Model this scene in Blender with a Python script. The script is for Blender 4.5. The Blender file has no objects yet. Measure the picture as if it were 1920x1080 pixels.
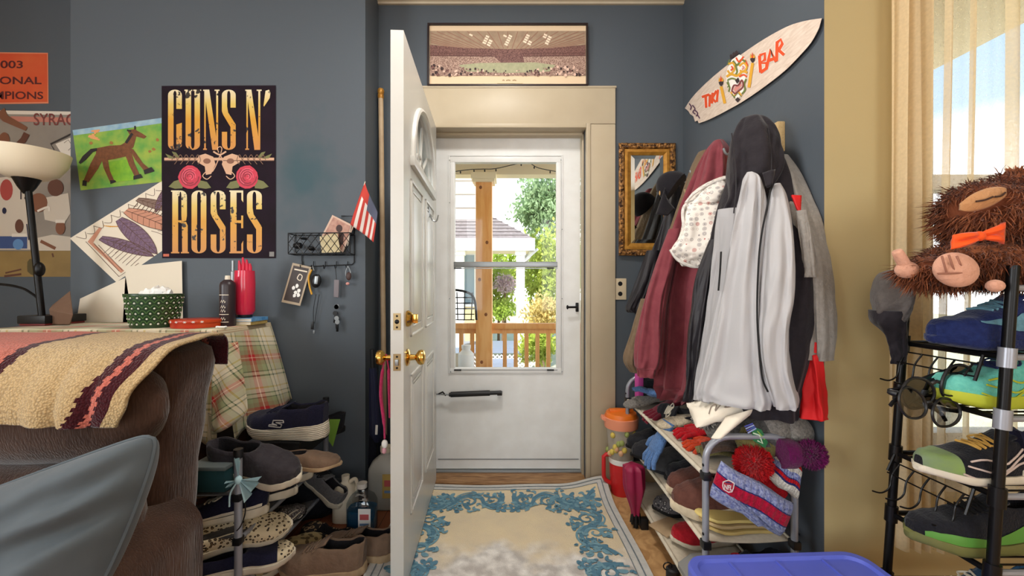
import bpy, bmesh, math, random
from math import sin, cos, pi, radians as R
from mathutils import Vector, Matrix, Euler, noise
V = Vector
sc = bpy.context.scene
col = sc.collection
rnd = random.Random(7)

# ------------------------------------------------------------------ camera, world, light
F = 761.0            # focal length in pixels of the 1920 wide picture
CZ = 1.12            # camera height
cd = bpy.data.cameras.new('camera'); cam = bpy.data.objects.new('camera', cd); col.objects.link(cam)
cam.location = (0, 0, CZ); cam.rotation_euler = (R(90), 0, 0)
cd.sensor_width = 36; cd.lens = 36 * F / 1920; cd.clip_start = 0.02; cd.clip_end = 300
sc.camera = cam
sc.view_settings.view_transform = 'Standard'; sc.view_settings.look = 'None'
sc.view_settings.gamma = 1; sc.view_settings.use_curve_mapping = False
sc.view_settings.exposure = 0.28
sc.cycles.max_bounces = 8; sc.cycles.diffuse_bounces = 4; sc.cycles.transparent_max_bounces = 16
sc.cycles.sample_clamp_indirect = 6

wd = bpy.data.worlds.new('sky'); sc.world = wd; wd.use_nodes = True
wn = wd.node_tree.nodes; wl = wd.node_tree.links
bg = wn['Background']
tc = wn.new('ShaderNodeTexCoord'); sx = wn.new('ShaderNodeSeparateXYZ'); rp = wn.new('ShaderNodeValToRGB')
rp.color_ramp.elements[0].position = 0.0; rp.color_ramp.elements[0].color = (1, 1, 1, 1)
rp.color_ramp.elements[1].position = 0.6; rp.color_ramp.elements[1].color = (0.13, 0.24, 0.42, 1)
qe = rp.color_ramp.elements.new(0.19); qe.color = (1, 1, 1, 1)
qe = rp.color_ramp.elements.new(0.29); qe.color = (0.25, 0.345, 0.43, 1)
wl.new(tc.outputs['Generated'], sx.inputs[0]); wl.new(sx.outputs['Z'], rp.inputs[0]); wl.new(rp.outputs[0], bg.inputs[0])
bg.inputs[1].default_value = 2.8

def lamp(name, kind, loc, rot, energy, color=(1, 1, 1), size=1.0, size_y=None):
    l = bpy.data.lights.new(name, kind); o = bpy.data.objects.new(name, l); col.objects.link(o)
    o.location = loc; o.rotation_euler = rot; l.energy = energy; l.color = color
    if kind == 'AREA':
        l.size = size
        if size_y: l.shape = 'RECTANGLE'; l.size_y = size_y
    if kind == 'SUN': l.angle = R(2)
    if kind == 'POINT': l.shadow_soft_size = size
    return o
lamp('sun', 'SUN', (0, 0, 10), (R(42), R(8), R(-35)), 8.0, (1.0, 0.95, 0.88))
# added fill lamps at added, unseen windows behind the camera and on the left
lamp('window_daylight', 'AREA', (-1.3, -2.6, 1.55), (R(90), 0, 0), 16, (0.90, 0.96, 1.0), 1.5, 1.7)
lamp('window_daylight', 'AREA', (1.3, -2.6, 1.55), (R(90), 0, 0), 16, (0.90, 0.96, 1.0), 1.5, 1.7)
lamp('window_daylight', 'AREA', (-3.4, -0.85, 1.52), (R(90), 0, R(-90)), 66, (0.90, 0.96, 1.0), 1.55, 1.65)

# added ceiling lamp, out of view, to brighten storm door, rug and right wall
lamp('ceiling_lamp', 'AREA', (-0.1, 1.25, 2.745), (0, 0, 0), 18, (1.0, 0.97, 0.92), 0.26)

# ------------------------------------------------------------------ helpers
def lin(c):
    return tuple((x / 255 / 12.92) if x / 255 <= 0.04045 else ((x / 255 + 0.055) / 1.055) ** 2.4 for x in c)
MATS = {}
def mat(name, c=(128, 128, 128), rough=0.6, metal=0.0, noise_=None, bump=None, spec=0.4, sheen=0.0, trans=0.0, alpha=1.0, emit=None):
    """plain procedural material; noise_=(scale, other colour, contrast), bump=(scale, strength)"""
    if name in MATS: return MATS[name]
    m = bpy.data.materials.new(name); m.use_nodes = True; nt = m.node_tree; N = nt.nodes; L = nt.links
    b = N['Principled BSDF']
    b.inputs['Base Color'].default_value = (*lin(c), 1); b.inputs['Roughness'].default_value = rough
    b.inputs['Metallic'].default_value = metal; b.inputs['Specular IOR Level'].default_value = spec
    if sheen: b.inputs['Sheen Weight'].default_value = sheen; b.inputs['Sheen Roughness'].default_value = 0.4
    if trans: b.inputs['Transmission Weight'].default_value = trans
    if alpha < 1: b.inputs['Alpha'].default_value = alpha
    if noise_ or bump:
        t = N.new('ShaderNodeTexCoord')
    if noise_:
        n = N.new('ShaderNodeTexNoise'); n.inputs['Scale'].default_value = noise_[0]; n.inputs['Detail'].default_value = 5
        r = N.new('ShaderNodeValToRGB'); k = noise_[2] if len(noise_) > 2 else 0.2
        r.color_ramp.elements[0].position = 0.5 - k; r.color_ramp.elements[1].position = 0.5 + k
        r.color_ramp.elements[0].color = (*lin(c), 1); r.color_ramp.elements[1].color = (*lin(noise_[1]), 1)
        L.new(t.outputs['Object'], n.inputs['Vector']); L.new(n.outputs['Fac'], r.inputs[0]); L.new(r.outputs[0], b.inputs['Base Color'])
    if bump:
        n = N.new('ShaderNodeTexNoise'); n.inputs['Scale'].default_value = bump[0]; n.inputs['Detail'].default_value = 4
        bp = N.new('ShaderNodeBump'); bp.inputs['Strength'].default_value = bump[1]; bp.inputs['Distance'].default_value = 0.01
        L.new(t.outputs['Object'], n.inputs['Vector']); L.new(n.outputs['Fac'], bp.inputs['Height']); L.new(bp.outputs[0], b.inputs['Normal'])
    MATS[name] = m
    return m
def nodes_of(m): return m.node_tree.nodes, m.node_tree.links, m.node_tree.nodes['Principled BSDF']
def fabric(name, c, c2=None, scale=160, rough=0.9, bump=0.35, fold=0.0):
    return mat(name, c, rough, noise_=(scale, c2 or tuple(int(x * 0.82) for x in c), 0.25), bump=(scale * 2, bump), spec=0.15, sheen=0.15)
def glass(name, tint=(255, 255, 255), refl=0.08):
    if name in MATS: return MATS[name]
    m = bpy.data.materials.new(name); m.use_nodes = True; N = m.node_tree.nodes; L = m.node_tree.links
    N.remove(N['Principled BSDF']); out = N['Material Output']
    a = N.new('ShaderNodeBsdfTransparent'); a.inputs[0].default_value = (*lin(tint), 1)
    g = N.new('ShaderNodeBsdfGlossy'); g.inputs['Roughness'].default_value = 0.03
    mx = N.new('ShaderNodeMixShader'); mx.inputs[0].default_value = refl
    L.new(a.outputs[0], mx.inputs[1]); L.new(g.outputs[0], mx.inputs[2]); L.new(mx.outputs[0], out.inputs[0])
    MATS[name] = m; return m

class G:
    """collects faces; build() links them as one mesh object"""
    def __init__(s): s.v = []; s.f = []; s.m = []; s.mats = []; s.M = None
    def mi(s, m):
        if m not in s.mats: s.mats.append(m)
        return s.mats.index(m)
    def add(s, vs, fs, m):
        k = len(s.v); i = s.mi(m)
        for p in vs:
            p = V(p)
            s.v.append(s.M @ p if s.M else p)
        for f in fs: s.f.append(tuple(k + a for a in f)); s.m.append(i)
        return s
    def box(s, c, d, m, rot=None, bev=0.0):
        bm = bmesh.new(); bmesh.ops.create_cube(bm, size=1.0)
        for w in bm.verts: w.co = V((w.co.x * d[0], w.co.y * d[1], w.co.z * d[2]))
        if bev: bmesh.ops.bevel(bm, geom=bm.edges[:], offset=bev, segments=2, affect='EDGES', profile=0.6)
        Q = Matrix.Translation(V(c)) @ (Euler(rot).to_matrix().to_4x4() if rot else Matrix())
        bm.verts.ensure_lookup_table(); bm.verts.index_update()
        s.add([Q @ w.co for w in bm.verts], [[w.index for w in f.verts] for f in bm.faces], m); bm.free(); return s
    def bx(s, x0, x1, y0, y1, z0, z1, m, bev=0.0):
        return s.box(((x0 + x1) / 2, (y0 + y1) / 2, (z0 + z1) / 2), (abs(x1 - x0), abs(y1 - y0), abs(z1 - z0)), m, None, bev)
    def loft(s, rings, m, closed=True, cap=True, mf=None):
        n = len(rings[0]); vs = [p for r in rings for p in r]; fs = []
        fm = []
        for i in range(len(rings) - 1):
            for j in range(n if closed else n - 1):
                fs.append((i * n + j, i * n + (j + 1) % n, (i + 1) * n + (j + 1) % n, (i + 1) * n + j)); fm.append((i, j))
        if mf:
            k = len(s.v); s.add(vs, [], m)
            for f, (i, j) in zip(fs, fm): s.f.append(tuple(k + a for a in f)); s.m.append(s.mi(mf(i, j)))
            if cap and closed:
                s.f.append(tuple(k + a for a in reversed(range(n)))); s.m.append(s.mi(mf(0, 0)))
                b = (len(rings) - 1) * n; s.f.append(tuple(k + b + a for a in range(n))); s.m.append(s.mi(mf(len(rings) - 2, 0)))
            return s
        if cap and closed:
            b = (len(rings) - 1) * n
            fs.append(tuple(reversed(range(n)))); fs.append(tuple(b + a for a in range(n)))
        return s.add(vs, fs, m)
    def tube(s, path, r, m, n=8, closed=False, cap=True, flat=1.0):
        P = [V(p) for p in path]; k = len(P); rings = []
        T0 = None; up = None
        for i in range(k):
            if closed: t = P[(i + 1) % k] - P[i - 1]
            else: t = P[min(i + 1, k - 1)] - P[max(i - 1, 0)]
            if t.length < 1e-9: t = V((0, 0, 1))
            t.normalize()
            if up is None:
                a = V((0, 0, 1)) if abs(t.z) < 0.9 else V((1, 0, 0))
                up = (a - t * a.dot(t)).normalized()
            else:
                up = (up - t * up.dot(t))
                up = up.normalized() if up.length > 1e-6 else V((0, 0, 1))
            sd = t.cross(up); rr = r[i] if isinstance(r, (list, tuple)) else r
            rings.append([P[i] + up * (cos(2 * pi * j / n) * rr * flat) + sd * (sin(2 * pi * j / n) * rr) for j in range(n)])
        if closed: rings.append(rings[0]); cap = False
        return s.loft(rings, m, True, cap)
    def lathe(s, prof, c, m, n=24, axis='Z', arc=None, mf=None):
        rings = []
        for (r, h) in prof:
            ring = []
            for j in range(n):
                a = 2 * pi * j / n; x, y, z = r * cos(a), r * sin(a), h
                if axis == 'X': x, y, z = z, x, y
                if axis == 'Y': x, y, z = x, z, -y
                ring.append(V(c) + V((x, y, z)))
            rings.append(ring)
        return s.loft(rings, m, True, True, mf)
    def ball(s, c, r, m, rot=None, nu=20, nv=12, jit=0.0, seed=0):
        if not isinstance(r, (tuple, list)): r = (r, r, r)
        Q = Euler(rot).to_matrix() if rot else Matrix.Identity(3); rings = []
        for i in range(nv + 1):
            a = pi * (i + 0.001) / (nv + 0.002); ring = []
            for j in range(nu):
                b = 2 * pi * j / nu; p = V((sin(a) * cos(b), sin(a) * sin(b), cos(a)))
                k = 1 + (noise.noise(p * 1.7 + V((seed, seed * 2, 0))) * jit if jit else 0)
                ring.append(V(c) + Q @ V((p.x * r[0] * k, p.y * r[1] * k, p.z * r[2] * k)))
            rings.append(ring)
        return s.loft(rings[::-1], m)
    def surf(s, fn, nu, nv, m, mf=None):
        vs = [fn(i / nu, j / nv) for j in range(nv + 1) for i in range(nu + 1)]
        k = len(s.v); s.add(vs, [], m); w = nu + 1
        for j in range(nv):
            for i in range(nu):
                s.f.append((k + j * w + i, k + j * w + i + 1, k + (j + 1) * w + i + 1, k + (j + 1) * w + i))
                s.m.append(s.mi(mf(i, j) if mf else m))
        return s
    def build(s, name, parent=None, smooth=40, sub=0, solid=0.0, bevel=0.0):
        me = bpy.data.meshes.new(name)
        off = V((0, 0, 0))
        if parent is None:
            xs = [p.x for p in s.v]; ys = [p.y for p in s.v]; zs = [p.z for p in s.v]
            off = V(((min(xs) + max(xs)) / 2, (min(ys) + max(ys)) / 2, min(zs)))
        else:
            q = parent
            while q: off += q.location; q = q.parent
        me.from_pydata([p - off for p in s.v], [], s.f); me.update()
        for m in s.mats: me.materials.append(m)
        me.polygons.foreach_set('material_index', s.m)
        o = bpy.data.objects.new(name, me); col.objects.link(o)
        if parent is None: o.location = off
        else: o.parent = parent
        if smooth:
            me.shade_smooth(); me.set_sharp_from_angle(angle=R(smooth))
        if solid:
            q = o.modifiers.new('thickness', 'SOLIDIFY'); q.thickness = solid; q.offset = 0
        if bevel:
            q = o.modifiers.new('bevel', 'BEVEL'); q.width = bevel; q.segments = 2; q.limit_method = 'ANGLE'; q.angle_limit = R(40)
        if sub:
            q = o.modifiers.new('subdivision', 'SUBSURF'); q.levels = sub; q.render_levels = sub
        return o
def tag(o, label, cat, group=None, kind=None):
    o['label'] = label; o['category'] = cat
    if group: o['group'] = group
    if kind: o['kind'] = kind
    return o
def thing(name, label, cat, loc=(0, 0, 0), group=None):
    o = bpy.data.objects.new(name, None); col.objects.link(o); o.location = loc; o.empty_display_size = 0.05
    return tag(o, label, cat, group)
def struct(o): o['kind'] = 'structure'; return o
def copy_tree(o, parent=None):
    c = o.copy(); col.objects.link(c)
    if parent: c.parent = parent
    for ch in [x for x in bpy.data.objects if x.parent == o]: copy_tree(ch, c)
    return c
def W(px, py, Y): return V(((px - 960) * Y / F, Y, CZ - (py - 540) * Y / F))
def on_y(Y, eps=0.0006):          # a plane that faces the camera, measured off the photograph
    return lambda p, q, l=0: W(p, q, Y - eps * l)
def on_x(X, eps=0.0006):          # the right hand wall
    return lambda p, q, l=0: W(p, q, F * (X - eps * l) / (p - 960))
def cr(pts, n=8):
    """Catmull-Rom through points (tuples or Vectors)"""
    P = [V(p) for p in pts]; out = []
    for i in range(len(P) - 1):
        a, b, c, d = P[max(i - 1, 0)], P[i], P[i + 1], P[min(i + 2, len(P) - 1)]
        for k in range(n):
            t = k / n
            out.append(0.5 * ((2 * b) + (c - a) * t + (2 * a - 5 * b + 4 * c - d) * t * t + (3 * b - 3 * c + d - a) * t ** 3))
    out.append(P[-1]); return out
def lerp(a, b, t): return a + (b - a) * t
def ss(a, b, x):
    t = min(1, max(0, (x - a) / (b - a))); return t * t * (3 - 2 * t)
def interp(tab, t):
    for (a, va), (b, vb) in zip(tab, tab[1:]):
        if t <= b: return lerp(va, vb, ss(0, 1, (t - a) / (b - a)) if b > a else 0)
    return tab[-1][1]
_txt = {}
def text_mesh(s, bold=0.0):
    k = (s, bold)
    if k not in _txt:
        c = bpy.data.curves.new('t', 'FONT'); c.body = s; c.offset = bold; c.resolution_u = 4
        o = bpy.data.objects.new('t', c); col.objects.link(o); bpy.context.view_layer.update()
        me = bpy.data.meshes.new_from_object(o.evaluated_get(bpy.context.evaluated_depsgraph_get()))
        vs = [w.co.copy() for w in me.vertices]; fs = [list(p.vertices) for p in me.polygons]
        bpy.data.objects.remove(o); bpy.data.curves.remove(c); bpy.data.meshes.remove(me)
        x0, x1 = min(p.x for p in vs), max(p.x for p in vs); y0, y1 = min(p.y for p in vs), max(p.y for p in vs)
        _txt[k] = ([((p.x - x0) / (x1 - x0), (p.y - y0) / (y1 - y0)) for p in vs], fs)
    return _txt[k]
class Art:
    """printed or painted shapes lying on a surface given by mp(x, y, layer)"""
    def __init__(s, g, mp):
        s.g = g; s.k = 0; s.raw = mp
    def mp(s, x, y, l=0): return s.raw(x, y, l + (s.k % 24) * .04)
    def poly(s, pts, m, l=1): s.k += 1; s.g.add([s.mp(x, y, l) for x, y in pts], [tuple(range(len(pts)))[::-1]], m)
    def rect(s, x0, y0, x1, y1, m, l=1): s.poly([(x0, y0), (x1, y0), (x1, y1), (x0, y1)], m, l)
    def disc(s, x, y, rx, ry, m, l=1, n=18, a0=0.0, jit=0.0):
        s.poly([(x + rx * cos(2 * pi * i / n + a0) * (1 + jit * rnd.uniform(-1, 1)), y + ry * sin(2 * pi * i / n + a0) * (1 + jit * rnd.uniform(-1, 1))) for i in range(n)], m, l)
    def line(s, pts, w, m, l=1, smooth=0, taper=False, closed=False):
        s.k += 1
        if smooth: pts = [(p.x, p.y) for p in cr([(x, y, 0) for x, y in pts], smooth)]
        n = len(pts); A = []; B = []
        for i, (x, y) in enumerate(pts):
            if closed: x0, y0 = pts[i - 1]; x1, y1 = pts[(i + 1) % n]
            else: x0, y0 = pts[max(i - 1, 0)]; x1, y1 = pts[min(i + 1, n - 1)]
            dx, dy = x1 - x0, y1 - y0; d = math.hypot(dx, dy) or 1
            ww = (w[i] if isinstance(w, list) else w) * 0.5
            if taper: ww *= max(0.08, sin(pi * i / (n - 1)) ** 0.6)
            A.append(s.mp(x - dy / d * ww, y + dx / d * ww, l)); B.append(s.mp(x + dy / d * ww, y - dx / d * ww, l))
        q = n if closed else n - 1
        s.g.add(A + B, [(i, (i + 1) % n, n + (i + 1) % n, n + i) for i in range(q)], m)
    def text(s, t, quad, m, l=1, bold=0.0):
        """quad: top left, top right, bottom right, bottom left"""
        vs, fs = text_mesh(t, bold); a, b, c, d = [V((*q, 0)) for q in quad]
        pp = []
        for (u, w) in vs:
            p = d.lerp(c, u).lerp(a.lerp(b, u), w); pp.append(s.mp(p.x, p.y, l))
        s.g.add(pp, fs, m)
# ------------------------------------------------------------------ materials of the room
wall_blue = mat('blue_grey_wall_paint', (80, 87, 94), 0.62, noise_=(2.2, (76, 83, 90), 0.3), bump=(45, 0.05))
wall_beige = mat('beige_wall_paint', (184, 165, 120), 0.6, noise_=(1.5, (178, 159, 114), 0.3), bump=(45, 0.05))
wall_dark = mat('dark_green_grey_paint', (88, 92, 90), 0.7, noise_=(2, (80, 84, 82), 0.3))
trim_white = mat('cream_trim_paint', (190, 176, 150), 0.42, noise_=(7, (181, 166, 140), 0.3))
ceil_white = mat('white_ceiling_paint', (232, 228, 220), 0.8)
door_white = mat('white_door_paint', (204, 203, 198), 0.3, noise_=(5, (197, 195, 188), 0.3))
storm_white = mat('storm_door_white', (232, 233, 231), 0.38, noise_=(9, (224, 224, 221), 0.16))
alu_grey = mat('grey_aluminium', (150, 154, 156), 0.35, 0.6)
black_plastic = mat('black_plastic', (22, 22, 24), 0.4)
black_metal = mat('black_metal', (20, 19, 20), 0.35, 0.5)
brass = mat('polished_brass', (212, 170, 88), 0.16, 1.0)
old_brass = mat('old_brass', (150, 130, 95), 0.35, 0.9)
chrome = mat('grey_tube_metal', (150, 152, 160), 0.32, 0.35)
clear_glass = glass('clear_glass', (252, 253, 253), 0.015)
gold = mat('gilt', (206, 152, 66), 0.34, 0.35, noise_=(30, (160, 108, 40), 0.2))
gold_dark = mat('dark_gilt', (176, 126, 68), 0.4, 0.3, noise_=(55, (60, 36, 20), 0.12), bump=(60, 0.8))
paper = mat('white_paper', (226, 214, 194), 0.8)
white = mat('plain_white', (235, 233, 228), 0.6)
black = mat('matt_black', (14, 13, 14), 0.8)
red = mat('plain_red', (205, 24, 28), 0.55)
navy = mat('navy', (26, 30, 58), 0.7)

def wood(name, c1, c2, scale=(1, 1, 1), rough=0.4, rings=18):
    if name in MATS: return MATS[name]
    m = mat(name, c1, rough); N, L, b = nodes_of(m)
    t = N.new('ShaderNodeTexCoord'); mp = N.new('ShaderNodeMapping'); mp.inputs['Scale'].default_value = scale
    n = N.new('ShaderNodeTexNoise'); n.inputs['Scale'].default_value = rings; n.inputs['Detail'].default_value = 6; n.inputs['Distortion'].default_value = 0.6
    r = N.new('ShaderNodeValToRGB'); r.color_ramp.elements[0].position = 0.35; r.color_ramp.elements[1].position = 0.68
    r.color_ramp.elements[0].color = (*lin(c1), 1); r.color_ramp.elements[1].color = (*lin(c2), 1)
    L.new(t.outputs['Object'], mp.inputs[0]); L.new(mp.outputs[0], n.inputs['Vector']); L.new(n.outputs['Fac'], r.inputs[0]); L.new(r.outputs[0], b.inputs['Base Color'])
    return m
floor_m = mat('worn_floor', (170, 128, 84), 0.45); 
def floor_nodes():
    N, L, b = nodes_of(floor_m)
    t = N.new('ShaderNodeTexCoord'); br = N.new('ShaderNodeTexBrick'); mp = N.new('ShaderNodeMapping'); mp.inputs['Rotation'].default_value = (0, 0, R(90))
    br.inputs['Scale'].default_value = 1; br.inputs['Brick Width'].default_value = 1.1; br.inputs['Row Height'].default_value = 0.075; br.inputs['Mortar Size'].default_value = 0.0015
    br.inputs['Color1'].default_value = (*lin((150, 92, 58)), 1); br.inputs['Color2'].default_value = (*lin((128, 72, 46)), 1); br.inputs['Mortar'].default_value = (*lin((50, 30, 20)), 1)
    n = N.new('ShaderNodeTexNoise'); n.inputs['Scale'].default_value = 14; n.inputs['Detail'].default_value = 8; n.inputs['Distortion'].default_value = 1.5
    r = N.new('ShaderNodeValToRGB'); r.color_ramp.elements[0].position = 0.4; r.color_ramp.elements[1].position = 0.62
    r.color_ramp.elements[0].color = (*lin((176, 134, 88)), 1); r.color_ramp.elements[1].color = (*lin((204, 162, 112)), 1)
    sxx = N.new('ShaderNodeSeparateXYZ'); gt = N.new('ShaderNodeMath'); gt.operation = 'GREATER_THAN'; gt.inputs[1].default_value = 0.1
    mx = N.new('ShaderNodeMix'); mx.data_type = 'RGBA'
    L.new(t.outputs['Object'], mp.inputs[0]); L.new(mp.outputs[0], br.inputs['Vector']); L.new(t.outputs['Object'], n.inputs['Vector'])
    L.new(n.outputs['Fac'], r.inputs[0]); L.new(t.outputs['Object'], sxx.inputs[0]); L.new(sxx.outputs['X'], gt.inputs[0]); L.new(gt.outputs[0], mx.inputs['Factor'])
    L.new(br.outputs['Color'], mx.inputs['A']); L.new(r.outputs[0], mx.inputs['B']); L.new(mx.outputs['Result'], b.inputs['Base Color'])
floor_nodes()

# teal smudge of old paint on the chimney breast wall
def breast_nodes():
    m = mat('breast_wall_paint', (80, 87, 94), 0.62, bump=(45, 0.05)); N, L, b = nodes_of(m)
    t = N.new('ShaderNodeTexCoord'); 
    d = N.new('ShaderNodeVectorMath'); d.operation = 'DISTANCE'
    mp = N.new('ShaderNodeMapping'); mp.inputs['Scale'].default_value = (1, 0, 0.75)
    n = N.new('ShaderNodeTexNoise'); n.inputs['Scale'].default_value = 6; n.inputs['Detail'].default_value = 3
    a = N.new('ShaderNodeMath'); a.operation = 'MULTIPLY_ADD'; a.inputs[1].default_value = 0.45
    r = N.new('ShaderNodeValToRGB'); r.color_ramp.elements[0].position = 0.22; r.color_ramp.elements[1].position = 0.46
    r.color_ramp.elements[0].color = (*lin((54, 78, 86)), 1); r.color_ramp.elements[1].color = (*lin((80, 87, 94)), 1)
    geo = N.new('ShaderNodeNewGeometry')
    L.new(geo.outputs['Position'], mp.inputs[0]); L.new(mp.outputs[0], d.inputs[0]); c = W(570, 330, 2.136); d.inputs[1].default_value = (c.x, 0, c.z * 0.75)
    L.new(geo.outputs['Position'], n.inputs['Vector']); L.new(n.outputs['Fac'], a.inputs[0]); L.new(d.outputs['Value'], a.inputs[2])
    L.new(a.outputs[0], r.inputs[0]); L.new(r.outputs[0], b.inputs['Base Color'])
    return m
wall_breast = breast_nodes()

# ------------------------------------------------------------------ the room
BW, LW, RX, GY, CEIL = 2.35, 2.136, 0.99, 1.288, 2.83
OX0, OX1, OZ = -0.47, 0.425, 2.045
WX0, WX1, WZ0, WZ1 = 1.32, 2.25, 0.6, 2.38           # window beside the beige wall
g = G(); g.bx(-3.5, 2.7, -2.7, BW + 0.14, -0.1, 0, floor_m); struct(g.build('floor'))
g = G(); g.bx(-3.5, 2.7, -2.7, BW + 0.14, CEIL, CEIL + 0.1, ceil_white); struct(g.build('ceiling'))
g = G()
g.bx(-3.4, OX0, BW, BW + 0.14, 0, CEIL, wall_blue); g.bx(OX1, RX, BW, BW + 0.14, 0, CEIL, wall_blue); g.bx(OX0, OX1, BW, BW + 0.14, OZ, CEIL, wall_blue)
struct(g.build('wall_back'))
g = G(); g.bx(-2.323, -0.772, LW, BW, 0, CEIL, wall_breast); struct(g.build('wall_left'))
g = G(); g.bx(RX, RX + 0.12, GY + .12, BW, 0, CEIL, wall_blue); struct(g.build('wall_right'))
g = G(); g.bx(RX + 0.001, WX0, GY, GY + 0.12, 0, CEIL, wall_beige); g.bx(WX1, 2.7, GY, GY + 0.12, 0, CEIL, wall_beige)
g.bx(WX0, WX1, GY, GY + 0.12, 0, WZ0, wall_beige); g.bx(WX0, WX1, GY, GY + 0.12, WZ1, CEIL, wall_beige)
g.bx(RX, RX + 0.001, GY, GY + 0.12, 0, CEIL, wall_blue)
struct(g.build('wall_front_right'))
g = G()
for y0, y1, z0, z1 in ((-2.7, -1.7, 0, CEIL), (0.0, BW, 0, CEIL), (-1.7, 0.0, 0, .65), (-1.7, 0.0, 2.4, CEIL)): g.bx(-3.5, -3.4, y0, y1, z0, z1, wall_beige)  # gap left for the added, unseen side window and its fill lamp
struct(g.build('wall_side_left'))
g = G(); g.bx(2.6, 2.7, -2.7, GY, 0, CEIL, wall_beige); struct(g.build('wall_side_right'))
g = G()
for x0, x1 in ((-3.4, -2.1), (-0.5, 0.5), (2.1, 2.6)): g.bx(x0, x1, -2.7, -2.6, 0, CEIL, wall_beige)
for x0, x1 in ((-2.1, -0.5), (0.5, 2.1)): g.bx(x0, x1, -2.7, -2.6, 0, 0.65, wall_beige); g.bx(x0, x1, -2.7, -2.6, 2.45, CEIL, wall_beige)  # gaps left for the added, unseen rear windows
struct(g.build('wall_rear'))
# crown moulding at the top of the alcove
g = G()
prof = [(0, 2.757), (0.014, 2.757), (0.018, 2.766), (0.032, 2.772), (0.05, 2.795), (0.062, 2.80), (0.062, CEIL), (0, CEIL)]
g.loft([[V((x, BW - d, z)) for d, z in prof] for x in (-0.772, RX)], trim_white)
struct(g.build('trim_1', smooth=0))
# door casing
cz0, cz1 = 2.062, 2.273
g = G()
g.bx(-0.63, 0.594, BW - 0.022, BW, cz0, cz1, trim_white, 0.004)
g.bx(-0.635, 0.599, BW - 0.026, BW, cz1 - 0.006, cz1 + 0.006, trim_white, 0.003)
struct(g.build('trim_2'))
g = G(); g.bx(0.45, 0.594, BW - 0.02, BW, 0, cz0 - .001, trim_white, 0.004); struct(g.build('trim_3'))
g = G(); g.bx(-0.63, -0.497, BW - 0.02, BW, 0, cz0 - .001, trim_white, 0.004); struct(g.build('trim_4'))
g = G()                                # jambs and stops
g.bx(OX1, 0.45, BW - 0.03, BW + 0.14, 0, OZ + 0.018, trim_white, 0.005); g.bx(OX0 - 0.027, OX0, BW - 0.015, BW + 0.14, 0, OZ + 0.018, trim_white, 0.005)
g.bx(OX0, OX1, BW - 0.03, BW + 0.14, OZ - 0.007, OZ + 0.018, trim_white, 0.005)
g.bx(OX1 - 0.012, OX1, BW + 0.045, BW + 0.1, 0, OZ - 0.007, trim_white, 0.003); g.bx(OX0, OX1, BW + 0.045, BW + 0.1, OZ - 0.022, OZ - 0.007, trim_white, 0.003)
struct(g.build('trim_5'))
sill_wood = wood('worn_threshold_wood', (120, 82, 48), (178, 138, 96), (1, 8, 8), 0.5, 10)
g = G(); g.bx(OX0, OX1, 2.30, BW + 0.145, -0.01, 0.018, sill_wood, 0.006); g.bx(OX0, OX1, 2.42, 2.47, 0.015, 0.026, alu_grey, 0.003)
struct(g.build('trim_6'))
bb = trim_white
g = G(); g.bx(0.594, RX, BW - 0.015, BW, 0, 0.12, bb, 0.004); struct(g.build('baseboard_back'))
g = G(); g.bx(-2.3, -0.772, LW - 0.015, LW, 0, 0.12, wall_blue, 0.004); struct(g.build('baseboard_left'))

t = thing('ceiling_light', 'round white flush ceiling light on the ceiling in front of the entry', 'ceiling light', (-.1, 1.25, 2.75))  # added, unseen fixture modelled around the lamp that brightens the entry
G().lathe([(0, 2.83), (.17, 2.83), (.17, 2.80), (.15, 2.785), (0, 2.785)], (-.1, 1.25, 0), white, 32).build('base', t); dif = mat('lit_diffuser', (255, 250, 240), .5); nd, ld, bd = nodes_of(dif); bd.inputs['Emission Color'].default_value = (1, .96, .9, 1); bd.inputs['Emission Strength'].default_value = 3
G().lathe([(.15, 2.785), (.14, 2.765), (.10, 2.753), (0, 2.748)], (-.1, 1.25, 0), dif, 32).build('diffuser', t)
# ------------------------------------------------------------------ storm door
SY = 2.45; sw = storm_white
def pz(py, Y=SY): return CZ - (py - 540) * Y / F
def px_(px, Y=SY): return (px - 960) * Y / F
gx0, gx1, gz0, gz1 = px_(853), px_(1043), pz(690), pz(305)
sx0, sx1, sz0, sz1 = OX0 + 0.004, px_(1088), 0.03, pz(259)
door = struct(G().bx(sx0, gx0 - .012, SY, SY + 0.035, sz0, sz1, sw).bx(gx1 + .012, sx1, SY, SY + 0.035, sz0, sz1, sw)
              .bx(gx0 - .012, gx1 + .012, SY, SY + 0.035, gz1 + .012, sz1, sw).bx(gx0 - .012, gx1 + .012, SY, SY + 0.035, sz0, gz0 - .012, sw)
              .bx(sx0 + .02, sx1 - .01, SY - .003, SY, sz0 + .055, sz0 + .06, alu_grey).build('door_1'))
door['label'] = 'white metal storm door with a glass panel, closed, in the doorway'; door['category'] = 'door'
g = G()                                 # glazing frame with raised bead
for (x0, x1, z0, z1) in ((gx0 - .028, gx0, gz0 - .001, gz1 + .001), (gx1, gx1 + .028, gz0 - .001, gz1 + .001)): g.bx(x0, x1, SY - .008, SY + .03, z0, z1, sw, .003)
g.bx(gx0 - .03, gx1 + .03, SY - .009, SY + .031, gz1, gz1 + .035, sw, .003); g.bx(gx0 - .03, gx1 + .03, SY - .009, SY + .031, gz0 - .03, gz0, sw, .003)
for x in (gx0 - .034, gx1 + .034): g.bx(x - .004, x + .004, SY - .011, SY, gz0 - .03, gz1 + .042, sw, .002)
g.bx(gx0 - .038, gx1 + .038, SY - .011, SY, gz1 + .036, gz1 + .044, sw, .002)
g.build('glazing_frame', door)
g = G(); g.bx(gx0 - .006, gx1 + .006, SY - .014, SY + .03, pz(501), pz(491), alu_grey, .003)
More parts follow.
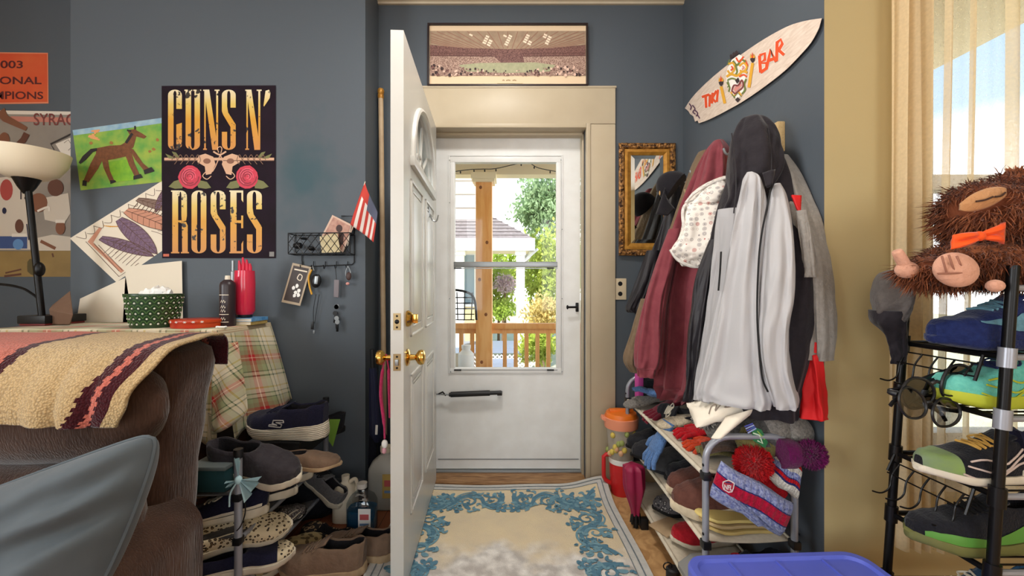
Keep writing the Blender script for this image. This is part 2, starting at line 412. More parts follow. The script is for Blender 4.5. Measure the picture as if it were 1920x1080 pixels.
for z in (pz(503), pz(693)):
    for x in (gx0 + .01, gx1 - .045): g.bx(x - .012, x + .03, SY - .016, SY - .006, z - .004, z + .004, black_plastic)
    g.bx(gx0 - .006, gx1 + .006, SY - .01, SY, z - .003, z + .002, alu_grey)
g.build('glazing_rail', door)
g = G(); g.bx(gx0, gx1, SY + .012, SY + .016, gz0, gz1, clear_glass); g.build('window_pane', door)
g = G()
for px, py in ((843, 300), (1052, 300), (843, 380), (1054, 430), (843, 560), (1054, 560), (845, 697), (1054, 697)):
    p = W(px, py, SY - .012); g.ball(p, .003, alu_grey, None, 8, 6)
g.build('screw', door)
g = G(); c = W(1075, 576, SY - .02)     # lever handle
g.box(W(1082, 576, SY - .006), (.018, .012, .055), black_metal, None, .004); g.tube([W(1082, 576, SY), W(1082, 576, SY - .045), W(1064, 576, SY - .05)], .006, black_metal, 8); g.ball(W(1064, 576, SY - .05), (.007, .008, .013), black_metal, None, 10, 8)
g.build('handle', door)
g = G(); g.bx(px_(1088), px_(1088) + .004, SY - .006, SY + .01, pz(395), pz(372), old_brass); g.build('hinge', door)
g = G()                                 # pneumatic closer
a, b_ = W(842, 740, SY - .045), W(940, 736, SY - .045)
g.tube([a, a.lerp(b_, .03), a.lerp(b_, .031), a.lerp(b_, .78), a.lerp(b_, .781), b_], [.012, .012, .0165, .0165, .012, .012], black_plastic, 12)
g.tube([W(815, 739, SY - .045), a], .005, alu_grey, 8); g.box(W(937, 737, SY - .02), (.03, .06, .016), black_plastic, None, .003); g.tube([W(822, 739, SY - .045), W(830, 735, SY - .045), W(836, 742, SY - .045)], .005, black_metal, 6)
g.build('door_closer', door)

# ------------------------------------------------------------------ white panelled front door, open
hx, hy = -0.435, 2.33
ang = math.atan2(1.45 - 2.33, -0.387 + 0.435)
LM = Matrix.Translation((hx, hy, 0)) @ Matrix.Rotation(ang, 4, 'Z')      # local: x along the leaf, y towards the room's right (visible face at y=0), z up
LL, LT, LZ0, LZ1 = 0.883, 0.046, 0.022, 2.04
yv = 1      # local +y points to the visible face
def leafg(): g = G(); g.M = LM; return g
g = leafg()
fu, fz, fr, fh = 0.44, 1.63, 0.30, 0.285
n = 20
arc = [(fu + fr * cos(pi * i / n), fz + fh * sin(pi * i / n)) for i in range(n + 1)]
for y in (0, -LT):                      # both faces with the half round hole cut out
    flip = (y < 0)
    outer = [(LL, LZ1)] + [(0, LZ1)]
    def face(pts):
        g.add([(u, y, z) for u, z in pts], [tuple(range(len(pts)))[::-1] if not flip else tuple(range(len(pts)))], door_white)
    face([(0, LZ0), (LL, LZ0), (LL, fz), (0, fz)][::-1])
    top = [(LL, LZ1)] + [(LL, fz)] ; 
    for i in range(n):
        (a0, b0), (a1, b1) = arc[i], arc[i + 1]
        q0 = LL - (LL) * i / n; q1 = LL - LL * (i + 1) / n
        face([(a0, b0), (q0, LZ1), (q1, LZ1), (a1, b1)])
    face([(arc[0][0], fz), (LL, fz), (LL, LZ1)]); face([(0, fz), (arc[-1][0], fz), (0, LZ1)])
for (u0, z0, u1, z1) in ((0, LZ0, LL, LZ0), (LL, LZ0, LL, LZ1), (LL, LZ1, 0, LZ1), (0, LZ1, 0, LZ0)):
    g.add([(u0, 0, z0), (u1, 0, z1), (u1, -LT, z1), (u0, -LT, z0)], [(0, 1, 2, 3)], door_white)
for i in range(n): 
    (a0, b0), (a1, b1) = arc[i], arc[i + 1]; g.add([(a0, 0, b0), (a1, 0, b1), (a1, -LT, b1), (a0, -LT, b0)], [(0, 1, 2, 3)], door_white)
g.add([(fu - fr, 0, fz), (fu + fr, 0, fz), (fu + fr, -LT, fz), (fu - fr, -LT, fz)], [(0, 1, 2, 3)], door_white)
leaf = struct(g.build('door_2', smooth=20)); leaf['label'] = 'white panelled front door with half round window, standing open'; leaf['category'] = 'door'
def moulding(u0, u1, z0, z1):
    g = leafg()
    for sgn, yy in ((1, 0), (-1, -LT)):
        for (w, h, ins) in ((.012, .007, 0), (.010, .004, .035)):
            a, b, c, d = u0 + ins, u1 - ins, z0 + ins, z1 - ins
            for (p, q, r_, s_) in ((a, b, c, c + w), (a, b, d - w, d), (a, a + w, c, d), (b - w, b, c, d)):
                g.bx(p, q, yy - .001 * sgn, yy + h * sgn, r_, s_, door_white, .003)
        g.bx(u0 + .05, u1 - .05, yy - .001 * sgn, yy + .005 * sgn, z0 + .05, z1 - .05, door_white, .004)
    return g
for (u0, u1) in ((.125, .40), (.485, .76)):
    moulding(u0, u1, .93, 1.545).build('door_panel', leaf); moulding(u0, u1, .24, .785).build('door_panel', leaf)
g = leafg()                             # fanlight: frame, bars, pane
for yy, sg in ((0, 1), (-LT, -1)):
    g.tube([(u, yy + sg * .004, z) for u, z in arc], .014, door_white, 8, flat=1.0); g.bx(fu - fr - .02, fu + fr + .02, yy - .004 * sg, yy + .018 * sg, fz - .035, fz + .005, door_white, .005)
for a in (36, 72, 108, 144): g.tube([(fu, -LT / 2, fz), (fu + fr * cos(R(a)), -LT / 2, fz + fh * sin(R(a)))], .008, door_white, 6)
g.tube([(fu + .11 * cos(pi * i / 12), -LT / 2, fz + .105 * sin(pi * i / 12)) for i in range(13)], .008, door_white, 6)
fl = g.build('fanlight', leaf)
g = leafg(); frost = glass('bevelled_glass', (225, 232, 232), 0.3)
g.add([(u, -LT / 2, z) for u, z in arc], [tuple(range(n + 1))], frost); g.build('pane', fl, smooth=0)
def knob(u, z, sg, kn=True):
    g = leafg(); y0 = 0 if sg > 0 else -LT
    prof = [(.0, 0), (.032, 0), (.032, .004), (.026, .009), (.012, .012), (.010, .03), (.014, .034), (.026, .042), (.029, .052), (.026, .062), (.014, .067), (0, .068)] if kn else [(.0, 0), (.030, 0), (.031, .006), (.026, .014), (.018, .022), (.0, .024)]
    rings = [[V((u + r * cos(2 * pi * j / 20), y0 + sg * h, z + r * sin(2 * pi * j / 20))) for j in range(20)] for r, h in prof]
    g.loft(rings, brass); return g
knob(.822, .862, 1).build('door_knob', leaf)['label'] = 'round brass knob'
knob(.822, .862, -1).build('door_knob', leaf)
g = knob(.822, 1.006, 1, False); g.box((.822, .03, 1.006), (.010, .02, .034), brass, None, .003); g.build('deadbolt', leaf)['label'] = 'brass deadbolt thumb turn'
g = leafg()
for z, bolt in ((1.0, 0), (.855, 1)):
    g.bx(LL - .001, LL + .002, -LT / 2 - .013, -LT / 2 + .013, z - .03, z + .03, old_brass)
    for q in (-.02, .02): g.ball((LL + .002, -LT / 2, z + q), .004, black_metal, None, 8, 6)
    if bolt: g.box((LL + .005, -LT / 2, z), (.012, .012, .022), alu_grey, None, .002)
    else: g.ball((LL + .001, -LT / 2, z), (.003, .009, .009), black_metal, None, 10, 6)
g.build('latch_plate', leaf)
g = leafg(); u = .30                    # coat hook on the door face
g.box((u, .004, 1.50), (.02, .008, .05), alu_grey, None, .002); g.tube(cr([(u, .008, 1.49), (u, .02, 1.46), (u, .04, 1.455), (u, .05, 1.485)], 5), .004, alu_grey, 6); g.build('coat_hook', leaf)

# ------------------------------------------------------------------ window on the right
g = G()
for (x0, x1, z0, z1) in ((WX0, WX0 + .05, WZ0, WZ1), (WX1 - .05, WX1, WZ0, WZ1), (WX0, WX1, WZ1 - .05, WZ1), (WX0, WX1, WZ0, WZ0 + .05), (WX0, WX1, 1.44, 1.49)):
    g.bx(x0, x1, GY + .03, GY + .09, z0, z1, white, .004)
win = struct(g.build('window_1'))
g = G(); g.bx(WX0 + .05, WX1 - .05, GY + .058, GY + .062, WZ0 + .05, WZ1 - .05, clear_glass); g.build('window_pane', win)
g = G()
for x0, x1 in ((WX0 - .09, WX0), (WX1, WX1 + .09)): g.bx(x0, x1, GY - .016, GY, WZ0 + .001, WZ1 + .09, trim_white, .004)
g.bx(WX0, WX1, GY - .016, GY, WZ1, WZ1 + .09, trim_white, .004); g.bx(WX0 - .1, WX1 + .1, GY - .03, GY + .03, WZ0 - .03, WZ0, trim_white, .004); g.bx(WX0 - .09, WX1 + .09, GY - .016, GY, WZ0 - .12, WZ0 - .031, trim_white, .004)
struct(g.build('trim_7'))
for x0, x1, k in ((-2.1, -0.5, 2), (0.5, 2.1, 3)):  # frames of the added rear windows, out of view, around the fill lamps
    g = G()
    for (a, b_, c, d) in ((x0, x0 + .06, .65, 2.45), (x1 - .06, x1, .65, 2.45), (x0 + .06, x1 - .06, .65, .71), (x0 + .06, x1 - .06, 2.39, 2.45)): g.bx(a, b_, -2.68, -2.62, c, d, white)
    struct(g.build('window_%d' % k))

g = G()  # frame of the added left side window, also out of view
for (a, b_, c, d) in ((-1.7, -1.64, .65, 2.4), (-.06, 0, .65, 2.4), (-1.64, -.06, .65, .71), (-1.64, -.06, 2.34, 2.4)): g.bx(-3.48, -3.42, a, b_, c, d, white)
struct(g.build('window_4'))
# ------------------------------------------------------------------ outside: porch, neighbour's house, trees
cream = mat('cream_exterior_paint', (244, 228, 196), 0.6)
siding = mat('white_siding', (196, 186, 174), 0.6)
yellow_wall = mat('pale_yellow_siding', (206, 186, 132), 0.6)
deck_grey = mat('grey_deck_paint', (122, 132, 148), 0.6)
post_wood = wood('orange_pine', (250, 188, 118), (236, 160, 88), (6, 6, 1), 0.45, 4)
shingle = mat('grey_shingles', (132, 122, 120), 0.8, noise_=(16, (106, 98, 96), 0.2))
lawn = mat('lawn', (190, 184, 146), 0.9, noise_=(3, (204, 198, 164), 0.2))
g = G(); g.bx(-30, 30, 1.45, 60, -0.8, -0.7, lawn); struct(g.build('ground'))
g = G(); g.bx(-2.6, 2.3, 2.5, 4.1, -0.16, -0.06, deck_grey); g.bx(1.12, 2.3, 1.42, 2.5, -0.16, -0.06, deck_grey); struct(g.build('porch_floor'))
g = G(); g.bx(-2.6, 2.28, 2.5, 4.1, 2.3, 2.36, cream); g.bx(1.12, 2.28, 1.42, 2.5, 2.3, 2.36, cream); g.bx(-2.6, 2.28, 3.86, 4.0, 2.20, 2.3, cream); struct(g.build('porch_roof'))
PY = 3.9
t = thing('porch_post', 'thick orange pine post standing on the porch outside the storm door', 'post', (px_(908, PY), PY, -.06))
G().bx(px_(893, PY), px_(923, PY), PY - .07, PY + .07, -.06, 2.15, post_wood, .006).build('post_shaft', t)
g = G(); g.bx(px_(885, PY), px_(931, PY), PY - .11, PY + .11, 2.145, 2.205, cream, .004); g.bx(px_(888, PY), px_(928, PY), PY - .10, PY + .10, 2.12, 2.15, cream, .004); g.build('capital', t)
g = G()
for dx, z in ((-.03, 2.07), (.03, 1.55), (-.04, 1.2), (.02, .87), (-.02, .42)): G().ball((px_(908, PY) + dx, PY - .07, z), (.014, .002, .017), wood('pine_knot', (120, 66, 26), (150, 84, 36)), None, 10, 6).build('wood_knot', t)
t = thing('porch_railing', 'orange wooden porch railing with square balusters outside the door', 'railing', (0.1, PY, -.06))
for x0, x1 in ((-1.2, px_(893, PY)), (px_(923, PY), 1.6)):
    G().bx(x0, x1, PY - .045, PY + .045, pz(616, PY), pz(606, PY), post_wood, .005).bx(x0, x1, PY - .02, PY + .02, pz(625, PY), pz(616, PY), post_wood).build('top_rail', t)
    G().bx(x0, x1, PY - .03, PY + .03, .02, .06, post_wood).build('bottom_rail', t)
x = px_(865, PY) - 3 * .1045
while x < 1.1:
    if not px_(888, PY) < x < px_(928, PY): G().bx(x - .019, x + .019, PY - .019, PY + .019, .06, pz(625, PY), post_wood).build('baluster', t)
    x += .1045
# string lights under the beam
g = G(); cord = cr([W(850, 322, 3.8), W(880, 318, 3.8), W(905, 317, 3.8), W(930, 316, 3.8), W(985, 305, 3.8), W(1010, 315, 3.8), W(1050, 323, 3.8)], 6)
sl = G().tube(cord, .004, black_plastic, 5).build('string_lights'); tag(sl, 'dark cord of string lights sagging under the cream porch beam', 'string lights')
for q in cord[3::5]: G().ball(q - V((0, 0, .015)), (.007, .007, .014), black_plastic, None, 8, 6).build('bulb', sl)
# black metal porch chair and white bottle beyond the railing
Yc = 3.62
t = thing('porch_chair', 'dark lattice-backed metal chair on the porch behind the railing', 'chair', (px_(868, Yc), Yc, -.06))
g = G(); cx = px_(862, Yc); bz0, bz1 = pz(600, Yc), pz(548, Yc)
g.tube(cr([(cx - .17, Yc, bz0), (cx - .16, Yc + .04, bz1), (cx + .10, Yc + .04, bz1 - .02), (cx + .15, Yc, bz0)], 6), .011, black_metal, 8)
for i in range(5):
    g.tube([(cx - .14 + i * .06, Yc + .02, bz0), (cx - .17 + i * .07, Yc + .04, bz1)], .005, black_metal, 6); zz = bz0 + i * .05; g.tube([(cx - .16, Yc + .02, zz), (cx + .13, Yc + .02, zz)], .005, black_metal, 6)
g.build('backrest', t)
g = G(); g.bx(cx - .2, cx + .2, Yc - .42, Yc, .36, .385, black_metal, .01); g.build('seat', t)
for dx in (-.18, .18):
    for dy in (-.4, -.01): G().tube([(cx + dx, Yc + dy, -.06), (cx + dx * .9, Yc + dy * .95, .37)], .012, black_metal, 6).build('leg', t)
bc = (px_(874, 2.95), 2.95)
t = thing('side_table', 'small dark round metal table on the porch under the white bottle', 'table', (*bc, -.06))
G().lathe([(0, .54), (.16, .54), (.16, .56), (0, .56)], (*bc, -.06), black_metal).build('table_top', t); G().tube([(*bc, -.06), (*bc, .49)], .015, black_metal, 8).build('leg', t)
z0 = .50; t = thing('plastic_bottle', 'small white bottle on the porch table beside the dark chair', 'bottle', (*bc, z0))
G().lathe([(0, 0), (.055, 0), (.058, .01), (.058, .14), (.03, .17), (.03, .18), (0, .18)], (*bc, z0), white).build('bottle_body', t); G().lathe([(0, .18), (.034, .18), (.034, .205), (0, .205)], (*bc, z0), white).build('cap', t)
# neighbour's house
NY = 8.0
def nx(p, Y=NY): return (p - 960) * Y / F
def nz(p, Y=NY): return CZ - (p - 540) * Y / F
t = thing('house', 'pale neighbouring house with a white siding upper floor and shingled porch roof', 'house', (-2, 10, -.7))
g = G(); g.bx(-9, nx(899, 9), 9, 14, -.7, 7, siding)
z = nz(440, 9)
while z < 7: g.bx(-9, nx(899, 9) + .015, 8.975, 9.0, z, z + .012, mat('siding_shadow_line', (200, 190, 178), .7)); z += .30
g.bx(nx(892, 9), nx(900, 9), 8.96, 9.02, -.7, 7, white); g.build('upper_wall', t)
g = G(); g.bx(-9, nx(900, 9), 8.97, 8.99, -.2, nz(440, 9), yellow_wall); g.build('porch_wall', t)
g = G(); e = [V((nx(1003), NY, nz(448))), V((-9, NY, nz(448))), V((-9, 9.2, nz(405, 9.2))), V((nx(921, 9.2), 9.2, nz(405, 9.2)))]
g.add(e, [(0, 1, 2, 3)], shingle); rr_ = V((nx(1003), 12, nz(448))); g.add([e[0], e[3], rr_], [(0, 1, 2)], shingle)
for k in range(1, 7):
    a, b_ = e[0].lerp(e[3], k / 7), e[1].lerp(e[2], k / 7); g.tube([a + V((0, -.01, .012)), b_ + V((0, -.01, .012))], .012, mat('shingle_edge', (140, 132, 130), .8), 4)
g.build('porch_roof', t, smooth=0)
G().bx(-9, nx(1003), NY - .04, NY + .08, nz(470), nz(447), white, .01).bx(nx(1003) - .1, nx(1003), NY, 12, nz(470), nz(447), white).bx(-9, nx(1000), NY, 9, nz(470) + .02, nz(470) + .04, cream).build('fascia', t)
for p in (861, 976): G().bx(nx(p - 8), nx(p + 8), NY + .02, NY + .2, -.1, nz(470), white, .01).bx(nx(p - 10), nx(p + 10), NY, NY + .22, nz(478), nz(470), white).build('porch_column', t)
G().box((nx(993), NY + .1, nz(480)), (.45, .05, .05), white, (0, R(-42), 0)).build('bracket', t)
w_ = G().bx(nx(866, 8.9), nx(893, 8.9), 8.92, 8.97, nz(575, 8.9), nz(470, 8.9), white).build('window', t)
G().bx(nx(870, 8.9), nx(889, 8.9), 8.90, 8.92, nz(570, 8.9), nz(478, 8.9), mat('house_window_pane', (120, 140, 150), .1)).build('pane', w_)
G().bx(-9, nx(985), NY - .1, 9, -.15, -.05, deck_grey).bx(nx(900), nx(965), NY - .6, NY, -.35, -.25, deck_grey).bx(nx(895), nx(968), NY - 1.0, NY - .6, -.55, -.45, deck_grey).build('porch_deck', t)
g = G(); lat = mat('white_lattice', (240, 236, 228), .6)
for i in range(14):
    xx = nx(895) + i * .08; g.box((xx, NY - .12, -.42), (.02, .01, .7), lat, (0, R(45), 0)); g.box((xx, NY - .13, -.42), (.02, .01, .7), lat, (0, R(-45), 0))
g.build('lattice', t)
leafs = {}
def crown(g, c, r, n, size, m, seed=0):
    rr = random.Random(seed)
    for i in range(n):
        d = V((rr.gauss(0, 1), rr.gauss(0, 1), rr.gauss(0, 1))).normalized() * (rr.random() ** 0.35)
        k = 0.75 + 0.5 * noise.noise(d * 2.3 + V((seed, 0, 0)))
        p = V(c) + V((d.x * r[0] * k, d.y * r[1] * k, d.z * r[2] * k))
        q = Euler((rr.uniform(0, 6), rr.uniform(0, 6), rr.uniform(0, 6))).to_matrix(); s = size * rr.uniform(.6, 1.3)
        g.add([p + q @ V((-s, 0, 0)), p + q @ V((0, -s * .45, 0)), p + q @ V((s, 0, 0)), p + q @ V((0, s * .45, 0.1 * s))], [(0, 1, 2, 3)], m)
def leafmat(name, c1, c2):
    m = mat(name, c1, .6, noise_=(1.2, c2, .2)); N, L, b = nodes_of(m)
    tr = N.new('ShaderNodeBsdfTranslucent'); tr.inputs[0].default_value = (*lin(c2), 1); mx = N.new('ShaderNodeMixShader'); mx.inputs[0].default_value = .4
    L.new(b.outputs[0], mx.inputs[1]); L.new(tr.outputs[0], mx.inputs[2]); L.new(mx.outputs[0], N['Material Output'].inputs[0]); return m
l_tree = leafmat('grey_green_leaves', (128, 158, 106), (160, 182, 140)); l_yel = leafmat('yellow_green_leaves', (158, 178, 62), (190, 200, 100))
l_hedge = leafmat('orange_green_leaves', (196, 170, 96), (214, 196, 130)); l_green = leafmat('green_leaves', (140, 172, 64), (190, 204, 100)); l_pink = leafmat('pink_blossom', (226, 206, 214), (206, 186, 190))
bark = mat('bark', (110, 90, 70), .9)
t = thing('tree', 'tall grey-green tree beyond the neighbouring roof', 'tree', (1.6, 20, -.7))
g = G(); crown(g, W(1030, 385, 20), (2.3, 1.5, 2.5), 5200, .13, l_tree, 3); crown(g, W(995, 400, 20), (1.0, 1.0, 1.0), 900, .12, l_tree, 5); g.build('crown', t, smooth=0)
G().tube([(1.6, 20, -.7), (1.7, 20, 2.5), (1.8, 20, 6)], [.25, .2, .08], bark, 8).build('trunk', t)
def bush(name, label, c, r, n, s, m, seed, trunk=True):
    t = thing(name, label, 'bush', (c[0], c[1], -.7)); g = G(); crown(g, c, r, n, s, m, seed); g.build('foliage', t, smooth=0)
    if trunk: G().tube([(c[0], c[1], -.7), (c[0], c[1], c[2])], [.05, .02], bark, 6).build('stem', t)
bush('large_bush', 'bright yellow-green bush rising behind the neighbour\'s white porch column', W(1030, 510, 12), (1.05, .6, 1.7), 3600, .075, l_yel, 8)
bush('bush', 'yellow-green bush seen between the orange post and the white column', W(935, 545, 13), (.6, .5, 1.2), 1500, .07, l_yel, 11)
bush('hedge', 'rounded orange-tinged hedge bush right of the white column', W(1018, 590, 7.2), (.42, .35, .46), 1800, .035, l_hedge, 12)
bush('blossom_bush', 'round pale pink blossoming bush beside the orange post', W(947, 532, 10.5), (.38, .3, .34), 900, .04, l_pink, 13)
bush('low_bush', 'low green bush behind the porch balusters on the right', W(1010, 650, 6), (.4, .3, .32), 1500, .04, l_yel, 14)
bush('low_bush', 'low green bush below the blossoming bush', W(943, 580, 9), (.42, .3, .3), 900, .04, l_green, 15)
bush('tree_row', 'green trees far behind the blossoming bush', W(960, 500, 26), (9, 1.5, 2.6), 5200, .2, l_green, 16)
# ------------------------------------------------------------------ pictures on the walls
def sheet(g, pts, mp, m, edge=None, l0=0, l1=1):
    """a thin sheet with its own thickness: back at layer l0, printed front at layer l1"""
    n = len(pts); vs = [mp(x, y, l0) for x, y in pts] + [mp(x, y, l1) for x, y in pts]
    g.add(vs, [tuple(n + i for i in range(n))[::-1]], m); g.add(vs, [(i, (i + 1) % n, n + (i + 1) % n, n + i) for i in range(n)], edge or m)
# poster with big gold slab letters
poster_black = mat('poster_black', (24, 17, 20), 0.75, noise_=(9, (36, 22, 36), 0.25), spec=.15)
def gold_print(name, y0, y1):
    m = mat(name, (200, 140, 50), .5); N, L, b = nodes_of(m)
    geo = N.new('ShaderNodeNewGeometry'); s = N.new('ShaderNodeSeparateXYZ'); mr = N.new('ShaderNodeMapRange'); r = N.new('ShaderNodeValToRGB')
    mr.inputs['From Min'].default_value = W(0, y1, LW).z; mr.inputs['From Max'].default_value = W(0, y0, LW).z
    e = r.color_ramp.elements; e[0].position = 0; e[0].color = (*lin((200, 134, 62)), 1); e[1].position = 1; e[1].color = (*lin((226, 212, 178)), 1)
    q = r.color_ramp.elements.new(.5); q.color = (*lin((206, 148, 40)), 1); q = r.color_ramp.elements.new(.75); q.color = (*lin((214, 184, 96)), 1)
    n = N.new('ShaderNodeTexNoise'); n.inputs['Scale'].default_value = 42; n.inputs['Detail'].default_value = 5; n2 = N.new('ShaderNodeTexNoise'); n2.inputs['Scale'].default_value = 9
    a = N.new('ShaderNodeMath'); a.operation = 'MULTIPLY_ADD'; a.inputs[1].default_value = .55
    r2 = N.new('ShaderNodeValToRGB'); r2.color_ramp.elements[0].position = .60; r2.color_ramp.elements[1].position = .64
    mx = N.new('ShaderNodeMix'); mx.data_type = 'RGBA'; mx.inputs['A'].default_value = (*lin((40, 30, 22)), 1)
    inv = N.new('ShaderNodeMath'); inv.operation = 'MULTIPLY_ADD'; inv.inputs[1].default_value = 1; 
    L.new(geo.outputs['Position'], s.inputs[0]); L.new(s.outputs['Z'], mr.inputs['Value']); L.new(mr.outputs[0], r.inputs[0])
    L.new(geo.outputs['Position'], n.inputs['Vector']); L.new(geo.outputs['Position'], n2.inputs['Vector']); L.new(n2.outputs['Fac'], a.inputs[0]); L.new(n.outputs['Fac'], a.inputs[2])
    L.new(a.outputs[0], r2.inputs[0]); r2.color_ramp.elements[0].color = (0, 0, 0, 1); r2.color_ramp.elements[1].color = (1, 1, 1, 1)
    L.new(r2.outputs[0], mx.inputs['Factor']); L.new(r.outputs[0], mx.inputs['B']); L.new(mx.outputs['Result'], b.inputs['Base Color'])
    return m
def letter(A, ch, x0, x1, y0, y1, m):
    w = x1 - x0; h = y1 - y0; t = w * .38; th = h * .022
    X = lambda u: x0 + u * w
    Y = lambda v: y0 + v * h
    P = lambda pts: A.poly([(X(u), Y(v)) for u, v in pts], m, 2)
    def stem(u, tt=.38, v0=0, v1=1, serif=True):
        P([(u, v0), (u + tt, v0), (u + tt, v1), (u, v1)])
        if serif:
            for v in (v0, v1 - .022): P([(u - .08, v), (u + tt + .08, v), (u + tt + .08, v + .022), (u - .08, v + .022)])
    def cap(v, top, u0=0, u1=1, ta=.38):       # rounded bowl end with thin middle
        s = -1 if top else 1; n = 10; cu = (u0 + u1) / 2; ro = (u1 - u0) / 2; ri = ro - ta
        o = [(cu - ro * cos(pi * i / n), v + s * .09 * sin(pi * i / n)) for i in range(n + 1)]; q = [(cu - ri * cos(pi * i / n), v + s * .07 * sin(pi * i / n)) for i in range(n + 1)]
        for i in range(n): P([o[i], o[i + 1], q[i + 1], q[i]])
    if ch == 'G':
        P([(0, .09), (.4, .09), (.4, .91), (0, .91)]); cap(.09, True); cap(.91, False); P([(.6, .09), (1, .09), (1, .32), (.6, .32)]); P([(.6, .58), (1, .55), (1, .91), (.6, .91)])
    if ch == 'U': stem(0, .38, 0, .91, False); P([(-.08, 0), (.46, 0), (.46, .022), (-.08, .022)]); P([(.62, 0), (1, 0), (1, .91), (.62, .91)]); P([(.54, 0), (1.08, 0), (1.08, .022), (.54, .022)]); cap(.91, False)
    if ch == 'N': P([(0, 0), (.36, 0), (1, 1), (.58, 1)]); stem(0, .11); P([(.86, 0), (1, 0), (1, 1), (.86, 1)]); P([(.74, 0), (1.1, 0), (1.1, .022), (.74, .022)])
    if ch == 'S':
        cap(.09, True); cap(.91, False); P([(0, .09), (.38, .09), (.38, .28), (0, .28)]); P([(.62, .09), (1, .09), (1, .3), (.62, .3)])
        P([(0, .28), (.38, .28), (.45, .38), (1, .58), (1, .64), (.62, .62), (.1, .42), (0, .36)]); P([(.62, .62), (1, .62), (1, .91), (.62, .91)]); P([(0, .7), (.38, .7), (.38, .91), (0, .91)])
    if ch == 'R':
        stem(0); cap(.09, True, .1, .95, .36); P([(.59, .09), (.95, .09), (.95, .4), (.59, .4)]); P([(.38, .475), (.59, .475), (.62, .53), (.38, .5)]); P([(.59, .4), (.95, .4), (.9, .48), (.62, .5)]); P([(.62, .5), (.9, .5), (1, .56), (1, 1), (.64, 1)]); P([(.56, .978), (1.08, .978), (1.08, 1), (.56, 1)])
    if ch == 'O': P([(0, .09), (.38, .09), (.38, .91), (0, .91)]); P([(.62, .09), (1, .09), (1, .91), (.62, .91)]); cap(.09, True); cap(.91, False)
    if ch == 'E':
        stem(0, .48, 0, 1, True)
        for v in (0, .965): P([(.3, v), (1, v), (1, v + .035), (.3, v + .035)])
        P([(.48, .475), (.85, .475), (.85, .52), (.48, .52)]); P([(.84, .4), (1, .4), (1, .6), (.84, .6)]); P([(.86, 0), (1, 0), (1, .19), (.86, .15)]); P([(.86, 1), (1, 1), (1, .8), (.86, .85)])
    if ch == "'": P([(.3, .02), (.8, 0), (1, .06), (.9, .14), (.1, .28), (0, .27), (.2, .1)])
g = G(); mp = on_y(LW); pq = [(303, 161), (517, 160), (517, 484), (304, 484)]
sheet(g, pq, mp, poster_black, None, 2, 5); A = Art(g, lambda x, y, l=0: mp(x, y, 5 + l))
gp = gold_print('gold_lettering', 168, 280); gp2 = gold_print('gold_lettering_lower', 356, 474)
for ch, a, b_ in (('G', 315, 341), ('U', 348, 375), ('N', 383, 409), ('S', 416, 442), ('N', 462, 488), ("'", 494, 507)): letter(A, ch, a, b_, 168, 281, gp)
for ch, a, b_ in (('R', 323, 352), ('O', 359, 387), ('S', 395, 423), ('E', 432, 456), ('S', 463, 491)): letter(A, ch, a, b_, 357, 475, gp2)
rose1, rose2, leaf_ol, copper = mat('rose_red', (196, 42, 66), .5), mat('rose_dark', (140, 20, 42), .5), mat('olive_leaf', (112, 112, 66), .6), mat('copper_print', (206, 162, 130), .5)
A.line([(308, 298), (514, 298)], 4.5, copper, 2); A.line([(308, 301), (514, 301)], 1.5, mat('copper_shadow', (120, 84, 66), .5), 3)
for s in (1, -1):
    m_ = lambda x: 410 + s * (x - 410)
    A.poly([(m_(372), 292), (m_(385), 288), (m_(400), 294), (m_(404), 308), (m_(396), 326), (m_(386), 328), (m_(384), 312), (m_(370), 304)], copper, 3)
    A.disc(m_(388), 302, 7, 5, mat('copper_dark', (128, 82, 58), .5), 4); A.line([(m_(386), 322), (m_(380), 330), (m_(388), 336), (m_(396), 330)], 1.6, copper, 4, 5)
    for q in range(5): A.line([(m_(322 + q * 11), 300), (m_(327 + q * 11), 290), (m_(332 + q * 11), 300), (m_(327 + q * 11), 308)], 1.3, mat('thorn_brown', (122, 90, 70), .6), 4, 4)
    A.poly([(m_(310), 288), (m_(322), 293), (m_(330), 298), (m_(316), 297)], leaf_ol, 2); A.poly([(m_(322), 284), (m_(330), 286), (m_(338), 297), (m_(328), 294)], leaf_ol, 2)
    A.poly([(m_(316), 350), (m_(326), 340), (m_(345), 334), (m_(342), 353), (m_(328), 354)], leaf_ol, 3); A.poly([(m_(396), 352), (m_(388), 341), (m_(366), 336), (m_(372), 352), (m_(386), 354)], leaf_ol, 3)
    cx = m_(356)
    A.disc(cx, 332, 21, 22, rose1, 4, 14, 0, .07)
    for rr_, ph in ((17, 0), (13, 1), (9, 2), (5, 3)):
        A.line([(cx + rr_ * cos(a * .5 + ph), 331 + rr_ * sin(a * .5 + ph)) for a in range(9)], 2.4, rose2, 5); A.line([(cx + (rr_ - 2) * cos(a * .5 + ph + 2), 331 + (rr_ - 2) * sin(a * .5 + ph + 2)) for a in range(8)], 1.8, mat('rose_light', (222, 84, 104), .5), 6)
A.line([(400, 284), (412, 290), (424, 284)], 3, copper, 4, 4); A.line([(413, 290), (404, 312), (398, 322)], 1.8, copper, 4, 4); A.line([(413, 290), (422, 312), (428, 322)], 1.8, copper, 4, 4); A.line([(410, 286), (408, 278), (413, 275), (416, 279), (414, 287)], 1.6, copper, 4, 5)
A.rect(306, 476, 317, 481, mat('orange_print', (190, 90, 60), .5), 2); A.rect(505, 472, 514, 481, mat('grey_print', (120, 116, 112), .5), 2)
tag(g.build('band_poster', smooth=0), 'black poster with tall gold lettering and red roses on the grey wall', 'poster')

